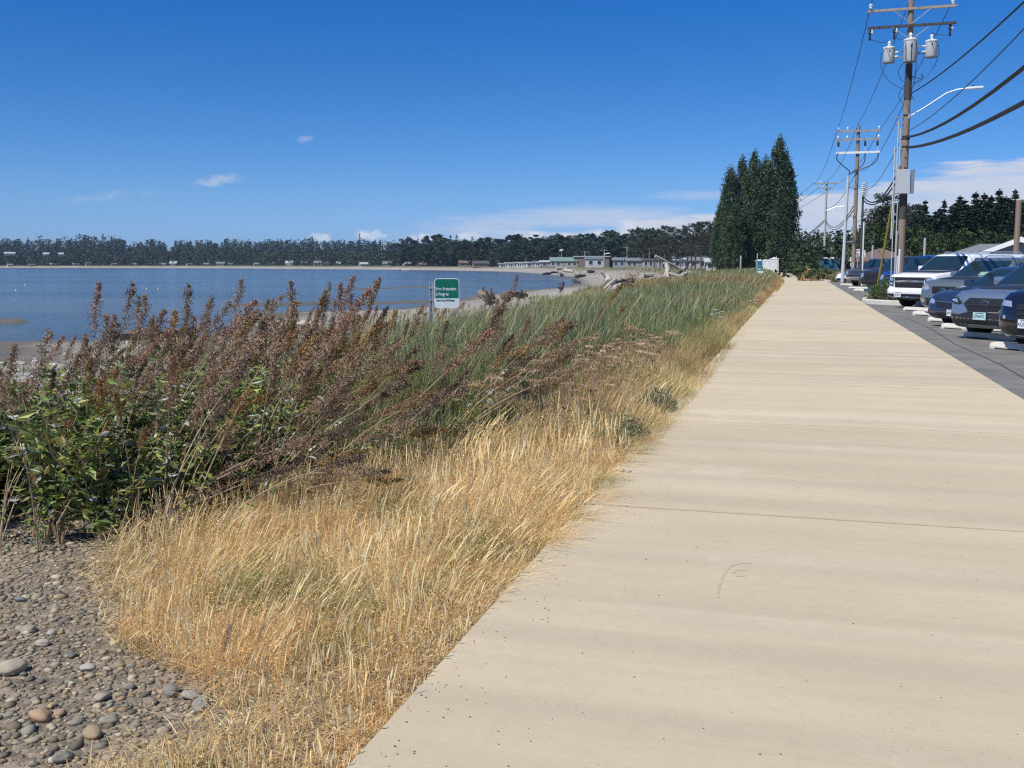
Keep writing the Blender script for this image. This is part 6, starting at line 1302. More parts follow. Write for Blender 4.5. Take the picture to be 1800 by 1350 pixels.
# woods behind the car park
for px, d, yt, wk, k in [(1405, 260, 412, 1, 0), (1420, 240, 420, 1.2, 0), (1436, 250, 408, 1, 0), (1455, 230, 414, 1.1, 0), (1472, 240, 405, 1, 0), (1490, 220, 412, 1.2, 0), (1412, 200, 432, 1.6, 2), (1440, 205, 436, 1.7, 2), (1470, 190, 430, 1.6, 2), (1398, 215, 425, 1.4, 2), (1500, 185, 425, 1.4, 2),
                         (1536, 150, 372, 1.5, 1), (1556, 145, 345, 1.55, 1), (1575, 150, 352, 1.5, 1), (1592, 155, 362, 1.3, 1), (1544, 135, 392, 1.6, 2), (1572, 138, 396, 1.6, 2), (1612, 170, 360, .95, 0), (1621, 165, 353, .95, 0), (1655, 175, 352, .75, 0), (1640, 160, 372, 1.1, 0), (1668, 150, 362, 1.15, 0), (1682, 165, 345, 1, 0), (1696, 160, 360, 1.2, 0), (1709, 165, 338, 1, 0), (1724, 162, 340, 1, 0), (1737, 158, 345, 1.1, 0), (1750, 160, 333, .95, 0), (1762, 165, 345, 1, 0), (1778, 170, 334, .8, 0), (1792, 155, 352, 1.2, 0), (1815, 160, 345, 1.1, 0), (1880, 150, 350, 1.3, 0), (1920, 155, 340, 1.3, 0), (1960, 145, 352, 1.4, 0), (2010, 150, 345, 1.4, 0), (2060, 145, 350, 1.5, 0), (2120, 150, 348, 1.5, 0), (2190, 145, 350, 1.5, 0), (1900, 130, 410, 1.9, 2), (1980, 128, 408, 1.9, 2), (2080, 128, 410, 1.9, 2), (1840, 150, 350, 1.2, 0), (1600, 135, 402, 1.8, 2), (1632, 132, 408, 1.8, 2), (1664, 130, 412, 1.8, 2), (1700, 132, 405, 1.8, 2), (1735, 130, 410, 1.9, 2), (1770, 128, 408, 1.9, 2), (1805, 130, 410, 1.9, 2), (1520, 160, 415, 1.6, 2), (1585, 142, 385, 1.3, 1), (1605, 150, 372, 1.2, 0), (1630, 152, 378, 1.2, 0), (1648, 150, 366, 1.2, 0), (1676, 148, 358, 1.3, 0), (1690, 150, 352, 1.2, 0), (1716, 148, 350, 1.3, 0), (1731, 150, 352, 1.3, 0), (1756, 148, 346, 1.3, 0), (1770, 150, 350, 1.3, 0), (1798, 148, 356, 1.3, 0), (1700, 140, 372, 1.5, 0), (1742, 140, 368, 1.5, 0), (1660, 140, 384, 1.4, 0), (1780, 138, 372, 1.5, 0), (1618, 142, 385, 1.3, 0)]:
    pr, H0, nm, w1_ = ((CN2[RS.randrange(5)], 14, 'conifer_tree', 1.15), (PIN[RS.randrange(4)], 15, 'pine_tree', .8), (BRD[RS.randrange(3)], 12, 'broadleaf_tree', .8))[k]
    place_tree(pr, px, d, yt, H0, nm, ['dark pointed conifer in the wood behind the parked cars', 'wide topped pine behind the near utility pole', 'rounded dark bushy tree low in the wood behind the car park'][k], ['dark conifers behind the car park', 'wide topped pines behind the near pole', 'bushy trees behind the car park'][k], RS, w1_*wk, zb=-.3)
# trees on the near half of the far shore: conifers, pines and broadleaves that can be told apart
FC = [conifer(780+i, 22, 4.0, .55, .04, [(.030, .052, .038), (.034, .056, .040), (.026, .044, .036)][i % 3], leaf=.9, gap=.05) for i in range(4)]
FP = [pine(790+i, 20, 5.5, (.036, .056, .042), .3, 22, leaf=.9) for i in range(3)]
FB = [broad(795+i, 16, 6, (.034, .060, .036), 60, leaf=1.0) for i in range(3)]
tops = [(700, 428), (716, 420), (732, 422), (745, 419), (760, 414), (768, 412), (780, 420), (792, 414), (803, 413), (815, 424), (826, 428), (838, 424), (850, 417), (862, 425), (874, 424), (886, 420), (896, 415), (908, 413), (920, 418), (932, 416), (944, 414), (956, 417), (968, 413), (980, 414), (992, 416), (1004, 413), (1016, 418), (1028, 410), (1040, 416), (1052, 416), (1064, 416), (1076, 408), (1088, 410), (1098, 414), (1120, 395), (1134, 405), (1146, 408)]
n_far = 0
for px, yt in tops:
    d = float(np.interp(px, [700, 800, 900, 1000, 1150], [860, 740, 640, 600, 560])); k = RS.choice([0, 0, 1, 2, 2])
    for dx, dd, dy in ((0, 0, 0), (RS.uniform(-8, 8), -60, RS.uniform(9, 16))):
        pr, H0, nm = ((FC[RS.randrange(4)], 22, 'conifer_tree'), (FP[RS.randrange(3)], 20, 'pine_tree'), (FB[RS.randrange(3)], 16, 'broadleaf_tree'))[k if dd == 0 else RS.choice([0, 2, 2])]
        place_tree(pr, px+dx, d+dd+RS.uniform(-15, 15), yt+dy+RS.uniform(-2, 2), H0, nm, 'dark tree in the shoreline wood behind the far beach houses', 'dark trees behind the far beach houses', RS, RS.uniform(1.1, 1.5))
for px, yt in [(633, 409), (660, 421), (673, 424), (722, 417), (735, 416), (1081, 404), (205, 418), (222, 421)]:
    place_tree(FC[RS.randrange(4)], px, float(np.interp(px, [200, 633, 735, 1081], [1300, 1000, 880, 600])), yt, 22, 'conifer_tree', 'single tall conifer poking above the even far treeline', 'tall conifers above the far treeline', RS, .75)

def far_forest():
    r = np.random.default_rng(77); parts = []
    n = 2300; px = r.uniform(-260, 1420, n); base = np.interp(px, [-260, 0, 200, 400, 600, 700, 800, 900, 1000, 1150, 1420], [1130, 1130, 1100, 1060, 960, 880, 760, 660, 620, 600, 560]); row = r.random(n); d = base+row*330
    ytop = np.interp(px, [-260, 0, 60, 100, 160, 185, 230, 300, 420, 520, 620, 700, 800, 900, 1000, 1100, 1420], [426, 425, 421, 423, 417, 416, 422, 424, 421, 423, 422, 424, 420, 419, 418, 414, 420])+(vnoise(px, px*0, 45, 78)-.5)*9
    q = [D(a, 464, b) for a, b in zip(px, d)]; x = np.array([p[0] for p in q]); y = np.array([p[1] for p in q]); z0 = zg(x, y)-.5
    zt = 1.5+(464-(ytop+(1-row)*26+r.normal(0, 2.0, n)))/1800*d*.985; h = np.maximum(6, zt-z0)
    tone = np.array([[.034, .052, .042]])*r.uniform(.7, 1.35, (n, 1)); tone[r.random(n) < .2] *= np.array([1.3, 1.35, 1.0]); con = r.random(n) < .55
    for i in range(n):
        k = 13; t = (np.arange(k)+.5)/k; w_ = (h[i]*.17*(1-t)**.75+.4) if con[i] else h[i]*.24*np.sin(np.pi*(.15+.78*t))**.6
        a = r.uniform(0, 6.28, k); C = np.stack([x[i]+np.cos(a)*w_*.45, y[i]+np.sin(a)*w_*.45, z0[i]+h[i]*(.06+.94*t)], 1); w_ = w_*1.45; parts.append(clump_faces(C, w_+.3, 9, 2.1 if d[i] > 800 else 1.7, np.repeat(tone[i:i+1], k, 0)*r.uniform(.7, 1.35, (k, 1)), r, .55, 1.5))
    # scrub at the foot of the wood
    k = 4600; px = r.uniform(-260, 1300, k); d = np.interp(px, [-260, 0, 400, 700, 800, 900, 1000, 1150, 1300], [1115, 1110, 1035, 830, 715, 610, 560, 500, 420])+r.random(k)*50; q = [D(a, 464, b) for a, b in zip(px, d)]; C = np.array(q); C[:, 2] = zg(C[:, 0], C[:, 1])+r.random(k)**1.5*11
    parts.append(clump_faces(C, r.uniform(1.2, 3.2, k), 8, 1.6, np.array([[.045, .062, .034]])*r.uniform(.6, 1.5, (k, 1)), r, .7, 1.4))
    # low growth closing the view at the right, beyond the road
    k = 3200; px = r.uniform(1385, 2250, k); d = r.uniform(120, 230, k); q = [D(a, 464, b) for a, b in zip(px, d)]; C = np.array(q); C[:, 2] = r.uniform(-.2, 4.8, k)*np.interp(d, [120, 230], [.6, 1.8]); C = C[~((px > 1490) & (px < 1610) & (d < 145))]; k = len(C)
    parts.append(clump_faces(C, r.uniform(.8, 2.0, k), 16, .55, np.array([[.036, .058, .030]])*r.uniform(.5, 1.5, (k, 1)), r, .7, 1.5))
    me = join_faces('woodland', parts, M_FAR); o = link('woodland', me); tag(o, kind='stuff')
far_forest()
def scrub():
    """rough grass and weeds where the path bends, beyond the parked cars"""
    n = 26000; t = RNG.random(n); px = RNG.uniform(1385, 1500, n); dist = RNG.uniform(92, 175, n); q = np.array([HV(p) for p in np.linspace(1385, 1500, 50)]); i = np.clip(((px-1385)/115*49).astype(int), 0, 49); x = q[i, 0]*dist; y = q[i, 1]*dist
    k = (x > 2.9+path_x(y)); x, y = x[k], y[k]; n = len(x); h = (.4+1.0*vnoise(x, y, 4, 91))*RNG.uniform(.5, 1.1, n)
    c = pick(None, n, [(np.array([.13, .17, .07]), .4), (np.array([.32, .27, .14]), .3), (np.array([.09, .12, .05]), .3)]); f = sstep(.55, .7, vnoise(x, y, 5, 92))[:, None]; c = c*(1-.7*f)+np.array([.5, .27, .09])*.7*f*(.4+.6*(y < 105))[:, None]
    a = RNG.uniform(0, 6.28, n); sw = RNG.uniform(0, .5, n); merge_blades('roadside_grass', [blade_arrays(np.stack([x, y, np.full(n, -.1)], 1), h, RNG.uniform(.05, .14, n), np.stack([np.cos(a)*sw, np.sin(a)*sw], 1), c, ts=(0, .5, 1.), prof=(1, .8))], M_GREEN)
scrub()
def bush(cx, cy, rx, ry, h, n, lab, cols, zb=.1, leaf=.06, seed=0, name='leafy_bush', grp=None):
    r = np.random.default_rng(seed); k = 46; a = r.uniform(0, 6.28, k); q = r.random(k)**.5; C = np.stack([np.cos(a)*q*rx, np.sin(a)*q*ry, h*(.15+.8*r.random(k))*(1-.45*q**2)], 1); col = np.array([cols[j] for j in r.integers(0, len(cols), k)])*r.uniform(.6, 1.5, (k, 1))
    t = empty(name, (cx, cy, zb)); me = join_faces('foliage', [clump_faces(C, np.full(k, .16+.10*h), n//k, leaf, col, r, .85, 1.5)], M_LEAF); link('foliage', me, None, t)
    mb = MB()
    for i in range(10): mb.tube([(0, 0, 0), tuple(C[i]*.5), tuple(C[i])], [.02, .012, .005], 4)
    mb.build('stem', M_STEM, t); tag(t, lab, 'bush', grp); return t
bush(3.55, 42.6, .75, .8, .95, 5200, 'dark leafy green bush in the planter left of the white SUV', [(.05, .09, .03), (.07, .12, .04), (.10, .15, .05)], seed=1)
bush(4.3, 41.4, .6, .6, .7, 3400, 'lower leafy bush in the planter touching the white SUV', [(.05, .09, .03), (.08, .12, .05)], seed=2)
bush(3.0, 43.4, .4, .4, .35, 1500, 'small pale dry tuft at the tip of the planter', [(.35, .30, .18), (.2, .2, .1), (.5, .45, .35)], seed=3, leaf=.05)
for i, (px, d, hh, rx, c, lab) in enumerate([(1440, 96, 1.3, 2.0, [(.10, .14, .05), (.42, .24, .10)], 'rough orange flecked bush by the far kerb and the third pole'), (1420, 150, 2.2, 3.2, [(.13, .16, .04), (.2, .22, .06)], 'yellow green bush at the bend of the path'), (1375, 200, 2.4, 4, [(.06, .09, .03)], 'dark hedge bush at the foot of the poplars')]):
    x, y, _ = D(px, 464, d); bush(x, y, rx, rx, hh, 3600, lab, c, zb=-.1, leaf=.16, seed=10+i)

# ------------------------------------------------------------ houses and huts
WALLS = {k: mat(k+'_wall', v, .8, var=.08, scale=2) for k, v in dict(white=(.50, .50, .48), cream=(.36, .33, .28), grey=(.25, .265, .275), brown=(.20, .15, .12), blue=(.22, .28, .34), tan=(.36, .31, .24)).items()}
ROOFS = {k: mat(k+'_roof', v, .85, var=.15, scale=3) for k, v in dict(grey=(.17, .175, .185), dark=(.075, .078, .085), brown=(.17, .12, .10), green=(.16, .24, .21), red=(.22, .11, .09), pale=(.40, .42, .42)).items()}
M_WIN = mat('window_glass', (.03, .045, .055), .08, var=0, spec=.8)
M_TRIMW = mat('white_trim', (.75, .76, .75), .6, var=.05)
def house(px, dist, w_, hgt, roof_h, wall, roof, lab, rz=0.0, depth=None, flat=False, stories=1, grp=None, gable_front=False, name='house', cat='house', zoff=0.0, wins=None, hip=False):
    x, y, _ = D(px, 464, dist); z0 = zg1(x, y)+zoff if dist > 250 else -.1; t = empty(name, (x, y, z0), math.atan2(-x, y)+rz); dp = depth or w_*.7
    mb = MB(); mb.box((0, dp/2, hgt/2), (w_, dp, hgt)); wl = mb.build('wall', WALLS[wall], t)
    e = .5
    if flat: mb = MB(); mb.box((0, dp/2, hgt+.25), (w_+2*e, dp+2*e, .5)); rf = mb.build('roof', ROOFS[roof], t)
    elif hip:
        W2, D0, D1 = w_/2+e, -e, dp+e; rx_ = w_/2-dp*.42; zz = hgt-.15; mb = MB(); mb.add([(-W2, D0, zz), (W2, D0, zz), (W2, D1, zz), (-W2, D1, zz), (-rx_, dp/2, hgt+roof_h), (rx_, dp/2, hgt+roof_h)], [(0, 1, 5, 4), (1, 2, 5), (2, 3, 4, 5), (3, 0, 4), (3, 2, 1, 0)]); rf = mb.build('roof', ROOFS[roof], t)
        mb = MB(); mb.box((0, D0-.02, zz-.06), (2*W2, .04, .16)); mb.build('fascia', M_TRIMW if roof == 'grey' else ROOFS['brown'], rf)
    elif gable_front:
        mb = MB(); th = .22; W2 = w_/2+e; sl = roof_h/(w_/2)
        mb.prism([(-W2, hgt-e*sl), (0, hgt+roof_h), (W2, hgt-e*sl), (W2, hgt-e*sl+th), (0, hgt+roof_h+th*1.4), (-W2, hgt-e*sl+th)], 'y', -e, dp+e); rf = mb.build('roof', ROOFS[roof], t)
        mb = MB(); mb.prism([(-w_/2, hgt), (w_/2, hgt), (0, hgt+roof_h-.02)], 'y', .02, .3); mb.build('gable', WALLS[wall], t)
        mb = MB(); mb.prism([(-W2, hgt-e*sl-.02), (0, hgt+roof_h-.02), (W2, hgt-e*sl-.02), (W2, hgt-e*sl+th+.06), (0, hgt+roof_h+th*1.4+.06), (-W2, hgt-e*sl+th+.06)], 'y', -e-.12, -e-.01); mb.build('barge_board', M_TRIMW, rf)
    else:
        mb = MB(); D2 = dp/2; sl = roof_h/D2; th = .2
        mb.prism([(-e, hgt-e*sl), (D2, hgt+roof_h), (dp+e, hgt-e*sl), (dp+e, hgt-e*sl+th), (D2, hgt+roof_h+th*1.3), (-e, hgt-e*sl+th)], 'x', -w_/2-e, w_/2+e); rf = mb.build('roof', ROOFS[roof], t)
        for s in (-1, 1): mb = MB(); mb.prism([(0, hgt), (dp, hgt), (D2, hgt+roof_h-.03)], 'x', s*w_/2-.02*s, s*w_/2-.25*s); mb.build('gable', WALLS[wall], t)
    nw = wins if wins is not None else max(2, int(w_/3.2)); fl = hgt/stories
    for s in range(stories):
        for i in range(nw):
            cx = -w_/2+w_*(i+.5)/nw; ww = min(1.7, w_/nw*.55); zc_ = fl*(s+.55)
            if i == nw//2 and s == 0 and nw > 2:
                mb = MB(); mb.box((cx, -.03, 1.05), (1.0, .08, 2.1)); mb.build('door', M_DGREYP, t); continue
            mb = MB()
            for a, b, c, d in ((0, ww/2+.06, .12, fl*.45), (0, -ww/2-.06, .12, fl*.45)): mb.box((cx+b, -.05, zc_), (c, .1, d))
            mb.box((cx, -.05, zc_+fl*.225+.05), (ww+.24, .1, .1)); mb.box((cx, -.06, zc_-fl*.225-.05), (ww+.24, .12, .1)); f = mb.build('window', M_TRIMW, t)
            mb = MB(); mb.box((cx, -.015, zc_), (ww, .03, fl*.45)); mb.build('pane', M_WIN, f)
    tag(t, lab, cat, grp); return t
# behind the car park
house(1552, 122, 6.4, 2.1, 1.25, 'brown', 'brown', 'low brown building with a hipped brown roof behind the pickups', .1, 7, hip=True)
house(1762, 96, 10.5, 2.1, 1.25, 'grey', 'grey', 'low building with a long grey roof behind the white SUV', -.12, 7, hip=True)
house(1795, 84, 4.6, 2.35, .85, 'blue', 'grey', 'small gabled porch with white barge boards at the right edge', -.15, 5, gable_front=True)
# far shore: the shore settlement, left to right
HS = [(20, 8, .9, 3, 'white', 'grey', 1), (60, 10, .9, 3, 'cream', 'dark', 1), (88, 9, .7, 3, 'white', 'pale', 1), (130, 10, .6, 3, 'white', 'pale', 1), (158, 8, .8, 4.5, 'grey', 'dark', 1), (205, 9, .8, 3, 'brown', 'brown', 1), (238, 8, .9, 3, 'tan', 'grey', 1), (283, 7, .9, 3, 'white', 'grey', 1), (300, 11, 1.6, 4.5, 'grey', 'pale', 2), (330, 8, .8, 3, 'white', 'dark', 1), (358, 8, .8, 3, 'cream', 'grey', 1), (390, 13, 1.2, 4, 'tan', 'grey', 2), (408, 8, .9, 3, 'brown', 'dark', 1), (450, 8, .9, 3, 'white', 'grey', 1), (478, 9, .9, 3.5, 'cream', 'brown', 1), (512, 11, 1.6, 4.5, 'white', 'pale', 2), (530, 9, 1.3, 4.5, 'grey', 'grey', 1), (556, 13, 1.6, 4.5, 'white', 'grey', 2), (574, 9, 1.2, 4, 'blue', 'dark', 1), (596, 9, 1.3, 3.5, 'white', 'pale', 1), (640, 12, 1.3, 3, 'grey', 'pale', 1), (680, 13, 1.4, 3.5, 'cream', 'grey', 1), (715, 11, 1.3, 3.2, 'tan', 'grey', 1), (742, 9, .9, 3, 'brown', 'brown', 1), (782, 11, 1.5, 3.0, 'white', 'grey', 1)]
w2 = {'white': 'white', 'cream': 'cream', 'grey': 'grey', 'tan': 'tan', 'brown': 'brown', 'blue': 'blue grey'}
seen = {}
for px, w_, rh, h_, wl, rf, st in HS:
    d = float(np.interp(px, [0, 200, 400, 600, 700, 782], [1075, 1050, 985, 900, 800, 690]))
    key = '%s house with %s roof on the far left shore' % (w2[wl], rf)
    lab = 'small %s walled house with a %s roof on the far shore across the bay' % (w2[wl], rf); seen[lab] = seen.get(lab, 0)+1
    house(px+RS.uniform(-5, 5), d+RS.uniform(0, 50), w_*.55, h_*.65, rh*1.1, wl, rf, lab, RS.uniform(-.4, .4), stories=st, grp='%s houses with %s roofs across the bay' % (w2[wl], rf), zoff=-1.2+.6)
# hillside houses among the trees
for px, yy, d, w_ in [(18, 446, 1130, 9), (82, 447, 1130, 5), (108, 447, 1130, 4)]:
    t = house(px, d-30, w_, 2.0, 1.2, 'cream', 'pale', 'pale house up on the wooded slope at the far left', 0, grp='pale houses on the wooded slope'); t.location.z = D(px, yy, d)[2]-2
house(896, 640, 6, 6.0, 2.4, 'cream', 'pale', 'tall house with a pale roof showing between trees over the caravans', .2, 8)
house(846, 600, 9, 2.2, 1.3, 'brown', 'dark', 'low dark brown house left of the row of white caravans', .1, 9)
house(818, 640, 7, 2.2, 1.2, 'brown', 'brown', 'low brown house a little left of the dark brown house by the caravans', .1, 8)
for i, px in enumerate(range(885, 958, 8)): house(px, 560-i*3, 2.9 if i % 3 else 3.6, 2.6 if i % 2 else 2.3, 0, 'white', 'pale', 'white parked caravan in the row on the far beach road', RS.uniform(-.3, .3), 5, flat=True, grp='white caravans on the far beach road', name='caravan', cat='caravan', wins=2)
house(965, 520, 9, 2.6, .6, 'grey', 'pale', 'low hut with a white roof left of the green roofed building', 0, 6)
house(991, 500, 13, 3.0, 1.6, 'cream', 'green', 'long beach building with a sage green roof under the street lamp', 0, 8, wins=5)
house(1046, 470, 7.6, 4.0, 0, 'white', 'pale', 'square white beach house with two dark upper windows', .1, 7, flat=True, wins=2)
house(1040, 500, 17, 4.9, 0, 'brown', 'pale', 'long dark building with a flat pale roof behind the square white beach house', 0, 8, flat=True, wins=1)
house(1088, 430, 5, 3.2, .8, 'blue', 'grey', 'small blue grey hut right of the white beach house', 0, 4)
house(1120, 400, 8, 2.8, .9, 'tan', 'grey', 'tan bungalow under the pines right of the blue grey hut', .1, 7, wins=4)
house(1148, 385, 7, 3.0, .5, 'cream', 'grey', 'cream beach house with a flat balcony behind the driftwood pile', .1, 7, flat=True, wins=4)
house(1200, 330, 6, 2.8, .8, 'white', 'pale', 'white cottage between pine trunks above the driftwood pile', 0, 5)
house(1226, 310, 5, 2.6, .8, 'cream', 'grey', 'small cream cottage under the pines at the left foot of the poplars', 0, 5)
house(1255, 235, 3.4, 2.1, .6, 'white', 'pale', 'white cabin seen between trunks at the left foot of the poplars', 0, 4)
house(1282, 235, 3.8, 2.0, .6, 'white', 'pale', 'white cabin seen under the middle of the poplars', 0, 4)
M_TOILB = mat('blue_plastic', (.03, .14, .24), .5, var=.08)
def toilet(px, dist, wall, lab, s=1.0, grp=None):
    x, y, _ = D(px, 464, dist); t = empty('portable_toilet', (x, y, -.05), math.atan2(-x, y)+.25); t.scale = (s,)*3
    mb = MB(); mb.bevbox((0, 0, 1.05), (1.1, 1.1, 2.0), .04); mb.build('cabin', wall, t); mb = MB(); mb.bevbox((0, -.56, 1.0), (.75, .05, 1.75), .02); dr = mb.build('door', wall, t); mb = MB(); mb.box((.28, -.6, 1.0), (.06, .05, .14)); mb.build('handle', M_WHITE, dr)
    mb = MB(); mb.bevbox((0, 0, 2.12), (1.18, 1.18, .16), .05); mb.lathe([(.42, 2.18), (.3, 2.3), (.05, 2.34)], (0, 0, 0), 12); mb.build('roof', M_WHITE, t, True); mb = MB(); mb.tube([(.4, .4, 2.1), (.4, .4, 2.5)], .05, 6); mb.build('vent', M_WHITE, t); tag(t, lab, 'portable toilet', grp)
toilet(1450, 128, M_TOILB, 'left blue portable toilet of the pair beside the third pole'); toilet(1466, 126, M_TOILB, 'right blue portable toilet of the pair beside the third pole')
toilet(1334, 190, M_TOILB, 'blue portable toilet at the left end of the row by the poplars'); [toilet(px, 190, M_WHITE, 'white portable toilet in the row by the poplars', grp='white portable toilets by the poplars') for px in (1345, 1353)]; toilet(1361, 186, M_WHITE, 'largest white hut at the right end of the toilet row by the poplars', 1.15)

# ------------------------------------------------------------ driftwood
M_DRIFT = mat('driftwood', (.44, .39, .33), .9, var=.25, scale=3, stretch=(.6, 5, 5), bump=.5, bscale=18, dist=.02, spec=.2)
M_DLOG = mat('barky_log', (.23, .175, .125), .9, var=.3, scale=3, stretch=(.6, 5, 5), bump=.6, bscale=14, dist=.03, spec=.2)
M_WETW = mat('wet_wood', (.06, .055, .05), .8, var=.3)
def log(p0, p1, r0, r1, lab, m=None, grp=None, seed=0, roots=0, name='driftwood_log'):
    q = random.Random(seed); a, b = Vector(p0), Vector(p1); L = (b-a).length; mb = MB(); n = 9
    up = (b-a).cross(Vector((0, 0, 1))).normalized(); pts = [a.lerp(b, i/n)-a+up*q.uniform(-.02, .02)*L*(0 < i < n)+Vector((0, 0, q.uniform(-.01, .012)*L*(0 < i < n))) for i in range(n+1)]
    mb.tube(pts, [(r0+(r1-r0)*i/n)*q.uniform(.86, 1.12) for i in range(n+1)], 9)
    for i in range(2):
        k = q.randrange(2, n-1); d = Vector((q.uniform(-1, 1), q.uniform(-1, 1), q.uniform(.2, 1))).normalized(); mb.tube([pts[k], pts[k]+d*r0*q.uniform(1.6, 3)], [r0*.3, r0*.12], 5)
    for i in range(roots):
        an = q.uniform(0, 6.28); d = ((a-b).normalized()*.5+Vector((math.cos(an)*up.x+0, math.cos(an)*up.y, math.sin(an)))).normalized(); mb.tube([Vector((0, 0, 0)), d*r0*1.3, d*r0*q.uniform(1.6, 2.3)+Vector((0, 0, q.uniform(-.06, .08)))], [r0*.45, r0*.25, r0*.06], 5)
    o = mb.build(name, m or M_DRIFT, None, True); o.location = a; tag(o, lab, 'log' if name == 'driftwood_log' else 'stump', grp); return o
def glog(pxa, pya, pxb, pyb, z, r, lab, **k):
    a = G(pxa, pya, z); b = G(pxb, pyb, z); a = (a[0], a[1], zg1(a[0], a[1])+r*.8); b = (b[0], b[1], zg1(b[0], b[1])+r*.8); return log(a, b, r, r*.8, lab, **k)
def dlog(pxa, pya, pxb, pyb, da, db, r, lab, **k): return log(D(pxa, pya, da), D(pxb, pyb, db), r, r*.75, lab, **k)
dlog(228, 588, 342, 582, 41, 47, .23, 'thick brown log lying across the beach against the water', m=M_DLOG, seed=1)
dlog(203, 592, 262, 590, 38, 40, .16, 'darker log end left of the thick brown log on the beach', m=M_DLOG, seed=2)
dlog(495, 566, 556, 571, 56, 54, .20, 'grey log behind the brown plumes near the shore', seed=3)
dlog(452, 566, 470, 560, 58, 59, .22, 'short pale stump end left of the grey log by the shore', seed=4)
dlog(862, 527, 845, 515, 44, 46, .24, 'big dark root end of a log right of the berm sign', m=M_DLOG, seed=5, roots=9, name='driftwood_stump')
dlog(886, 521, 925, 519, 46, 58, .18, 'dark log stretching right from the big root end', m=M_DLOG, seed=6)
dlog(1072, 500, 1068, 488, 60, 61, .30, 'pinkish grey root stump above the dune grass', seed=7, roots=7, name='driftwood_stump')
dlog(1080, 498, 1104, 492, 61, 66, .16, 'dark log joining the two root stumps', m=M_WETW, seed=8)
dlog(1107, 496, 1104, 484, 62, 63, .28, 'dark root stump with pale end right of the pinkish stump', m=M_DLOG, seed=9, roots=8, name='driftwood_stump')
dlog(1075, 512, 1090, 500, 54, 58, .16, 'pale weathered stick in front of the root stumps', seed=10)
P = [(1128, 484, 1158, 485, 92, 94, .26, 'pale horizontal log at the left of the driftwood pile'), (1140, 492, 1205, 488, 88, 97, .2, 'long pale log at the foot of the driftwood pile'), (1148, 488, 1196, 484, 93, 95, .2, 'weathered log across the middle of the driftwood pile'), (1152, 450, 1212, 482, 95, 97, .13, 'long pole slanting down across the driftwood shelter'), (1168, 462, 1182, 490, 96, 94, .12, 'right leg of the driftwood shelter'), (1176, 462, 1166, 490, 96, 94, .14, 'left leg of the driftwood shelter'), (1172, 464, 1174, 489, 95, 93, .18, 'pale upright plank at the centre of the driftwood shelter'), (1180, 488, 1209, 470, 95, 98, .13, 'dark branch rising at the right of the driftwood pile'), (1176, 480, 1194, 487, 92, 92, .14, 'short pale log leaning at the right of the shelter'), (1194, 466, 1198, 482, 99, 99, .1, 'thin upright stick behind the driftwood pile'), (1210, 478, 1190, 490, 98, 92, .15, 'pale log pointing at the camera from the pile')]
for i, p in enumerate(P): dlog(*p[:7], p[7], seed=30+i, m=M_WETW if 'dark branch' in p[7] else None)
dlog(1192, 496, 1262, 488, 80, 92, .12, 'thin pale log lying in the grass right of the driftwood pile', seed=50)
dlog(977, 473, 998, 471.5, 300, 305, .5, 'pale log below the green roofed building on the far beach', seed=51); dlog(992, 475, 1008, 477, 280, 275, .5, 'pale branching log on the far beach left of the white house', seed=52); dlog(1034, 477.5, 1044, 477.5, 250, 252, .42, 'dark log below the white house on the far beach', m=M_WETW, seed=53)
dlog(1012, 486.5, 1028, 484.5, 180, 186, .30, 'dark drift log at the head of the inlet', m=M_WETW, seed=54); dlog(985, 483, 991, 483.5, 215, 215, .38, 'small dark log on the flats by the inlet', m=M_WETW, seed=55); dlog(955, 482, 980, 478.5, 250, 262, .3, 'long dark streak of wood along the far waterline', m=M_WETW, seed=56); dlog(1008, 493.5, 1019, 497, 150, 140, .24, 'dark curved log at the right end of the inlet', m=M_WETW, seed=57)
dlog(694, 474, 722, 474.5, 560, 540, .5, 'pale stranded log on the far shore line', seed=58)
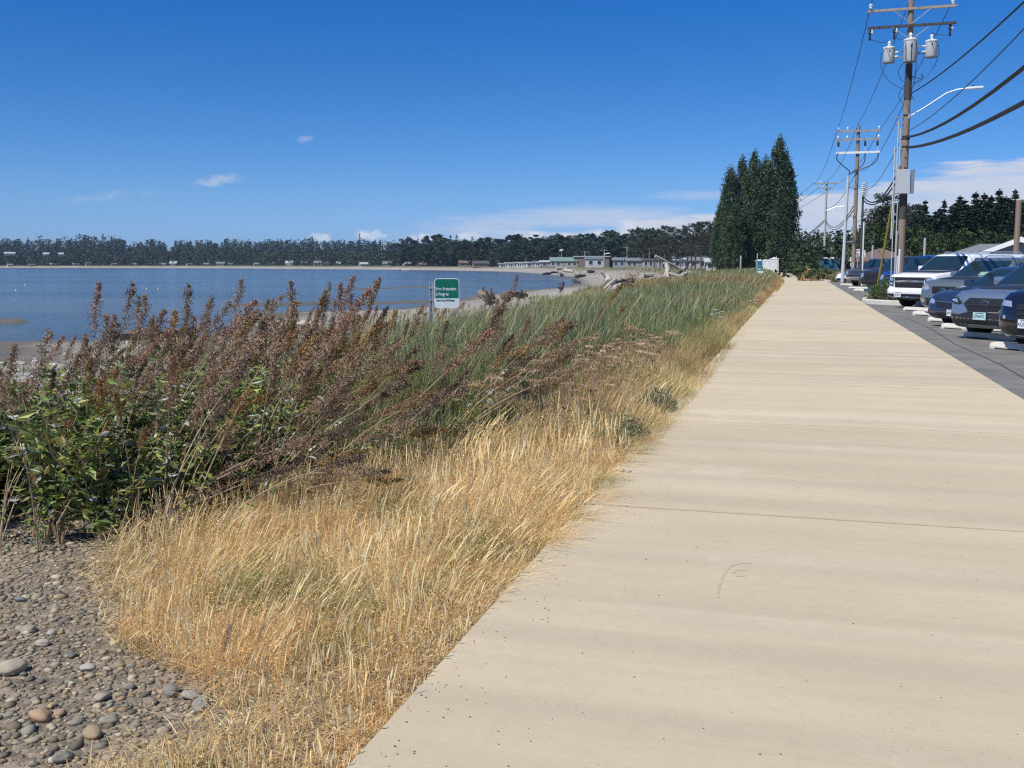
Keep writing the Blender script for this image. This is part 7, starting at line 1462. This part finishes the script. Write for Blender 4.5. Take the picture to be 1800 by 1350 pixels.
dlog(986, 508, 990, 497, 76, 76.5, .16, 'small dark stump at the water edge above the dune grass', m=M_WETW, seed=59, roots=5, name='driftwood_stump')
# rough stones along the beach crest near the brown plumes
def crest():
    V0, F0 = ico(2); r = np.random.default_rng(88); n = 900; px = r.uniform(-20, 760, n); py = r.uniform(585, 720, n)-px*.05; q = np.array([G(a, b, -1.2)[:2] for a, b in zip(px, py)]); x, y = q[:, 0], q[:, 1]; sd = sdist(x, y); k = sd > .5; x, y = x[k], y[k]; n = len(x); s = r.uniform(.04, .16, n); sc = np.stack([s*1.3, s, s*.6], 1)
    V = V0[None]*(1+r.normal(0, .08, (n, len(V0), 1)))*sc[:, None]+np.stack([x, y, zg(x, y)+s*.2], 1)[:, None]; F = (np.arange(n)[:, None, None]*len(V0)+F0[None]).reshape(-1, 3); c = STC[r.integers(0, len(STC), n)]*r.uniform(.9, 1.4, (n, 1))
    o = link('beach_stones', np_mesh('beach_stones', V.reshape(-1, 3), [F], np.repeat(c, len(V0), 0), smooth=True), M_STONE); tag(o, kind='stuff')
crest()
# small white floats far out on the water
for i, (px, py) in enumerate([(28, 511), (44, 501), (258, 508), (278, 508)]):
    x, y, _ = G(px, py, SEA); mb = MB(); mb.lathe([(.02, -.05), (.09, 0), (.11, .08), (.07, .15), (.02, .17)], (0, 0, 0), 10); o = mb.build('float', M_WHITE, None, True); o.location = (x, y, SEA); tag(o, ['white float nearest the left edge on the water', 'smaller white float beyond the left one on the water', 'left of two white floats side by side on the water', 'right of two white floats side by side on the water'][i], 'float')

# ------------------------------------------------------------ thin sea haze over the bay
hz = MB(); hz.box((0, 0, 16), (3900, 3900, 46)); HM = bpy.data.materials.new('haze'); HM.use_nodes = True; HT = HM.node_tree; HT.nodes.clear()
pv = HT.nodes.new('ShaderNodeVolumePrincipled'); pv.inputs['Color'].default_value = (.62, .78, 1.0, 1); pv.inputs['Density'].default_value = .00009; pv.inputs['Anisotropy'].default_value = 0.0
ho = HT.nodes.new('ShaderNodeOutputMaterial'); HT.links.new(pv.outputs[0], ho.inputs['Volume']); o = hz.build('haze', HM); tag(o, kind='stuff')
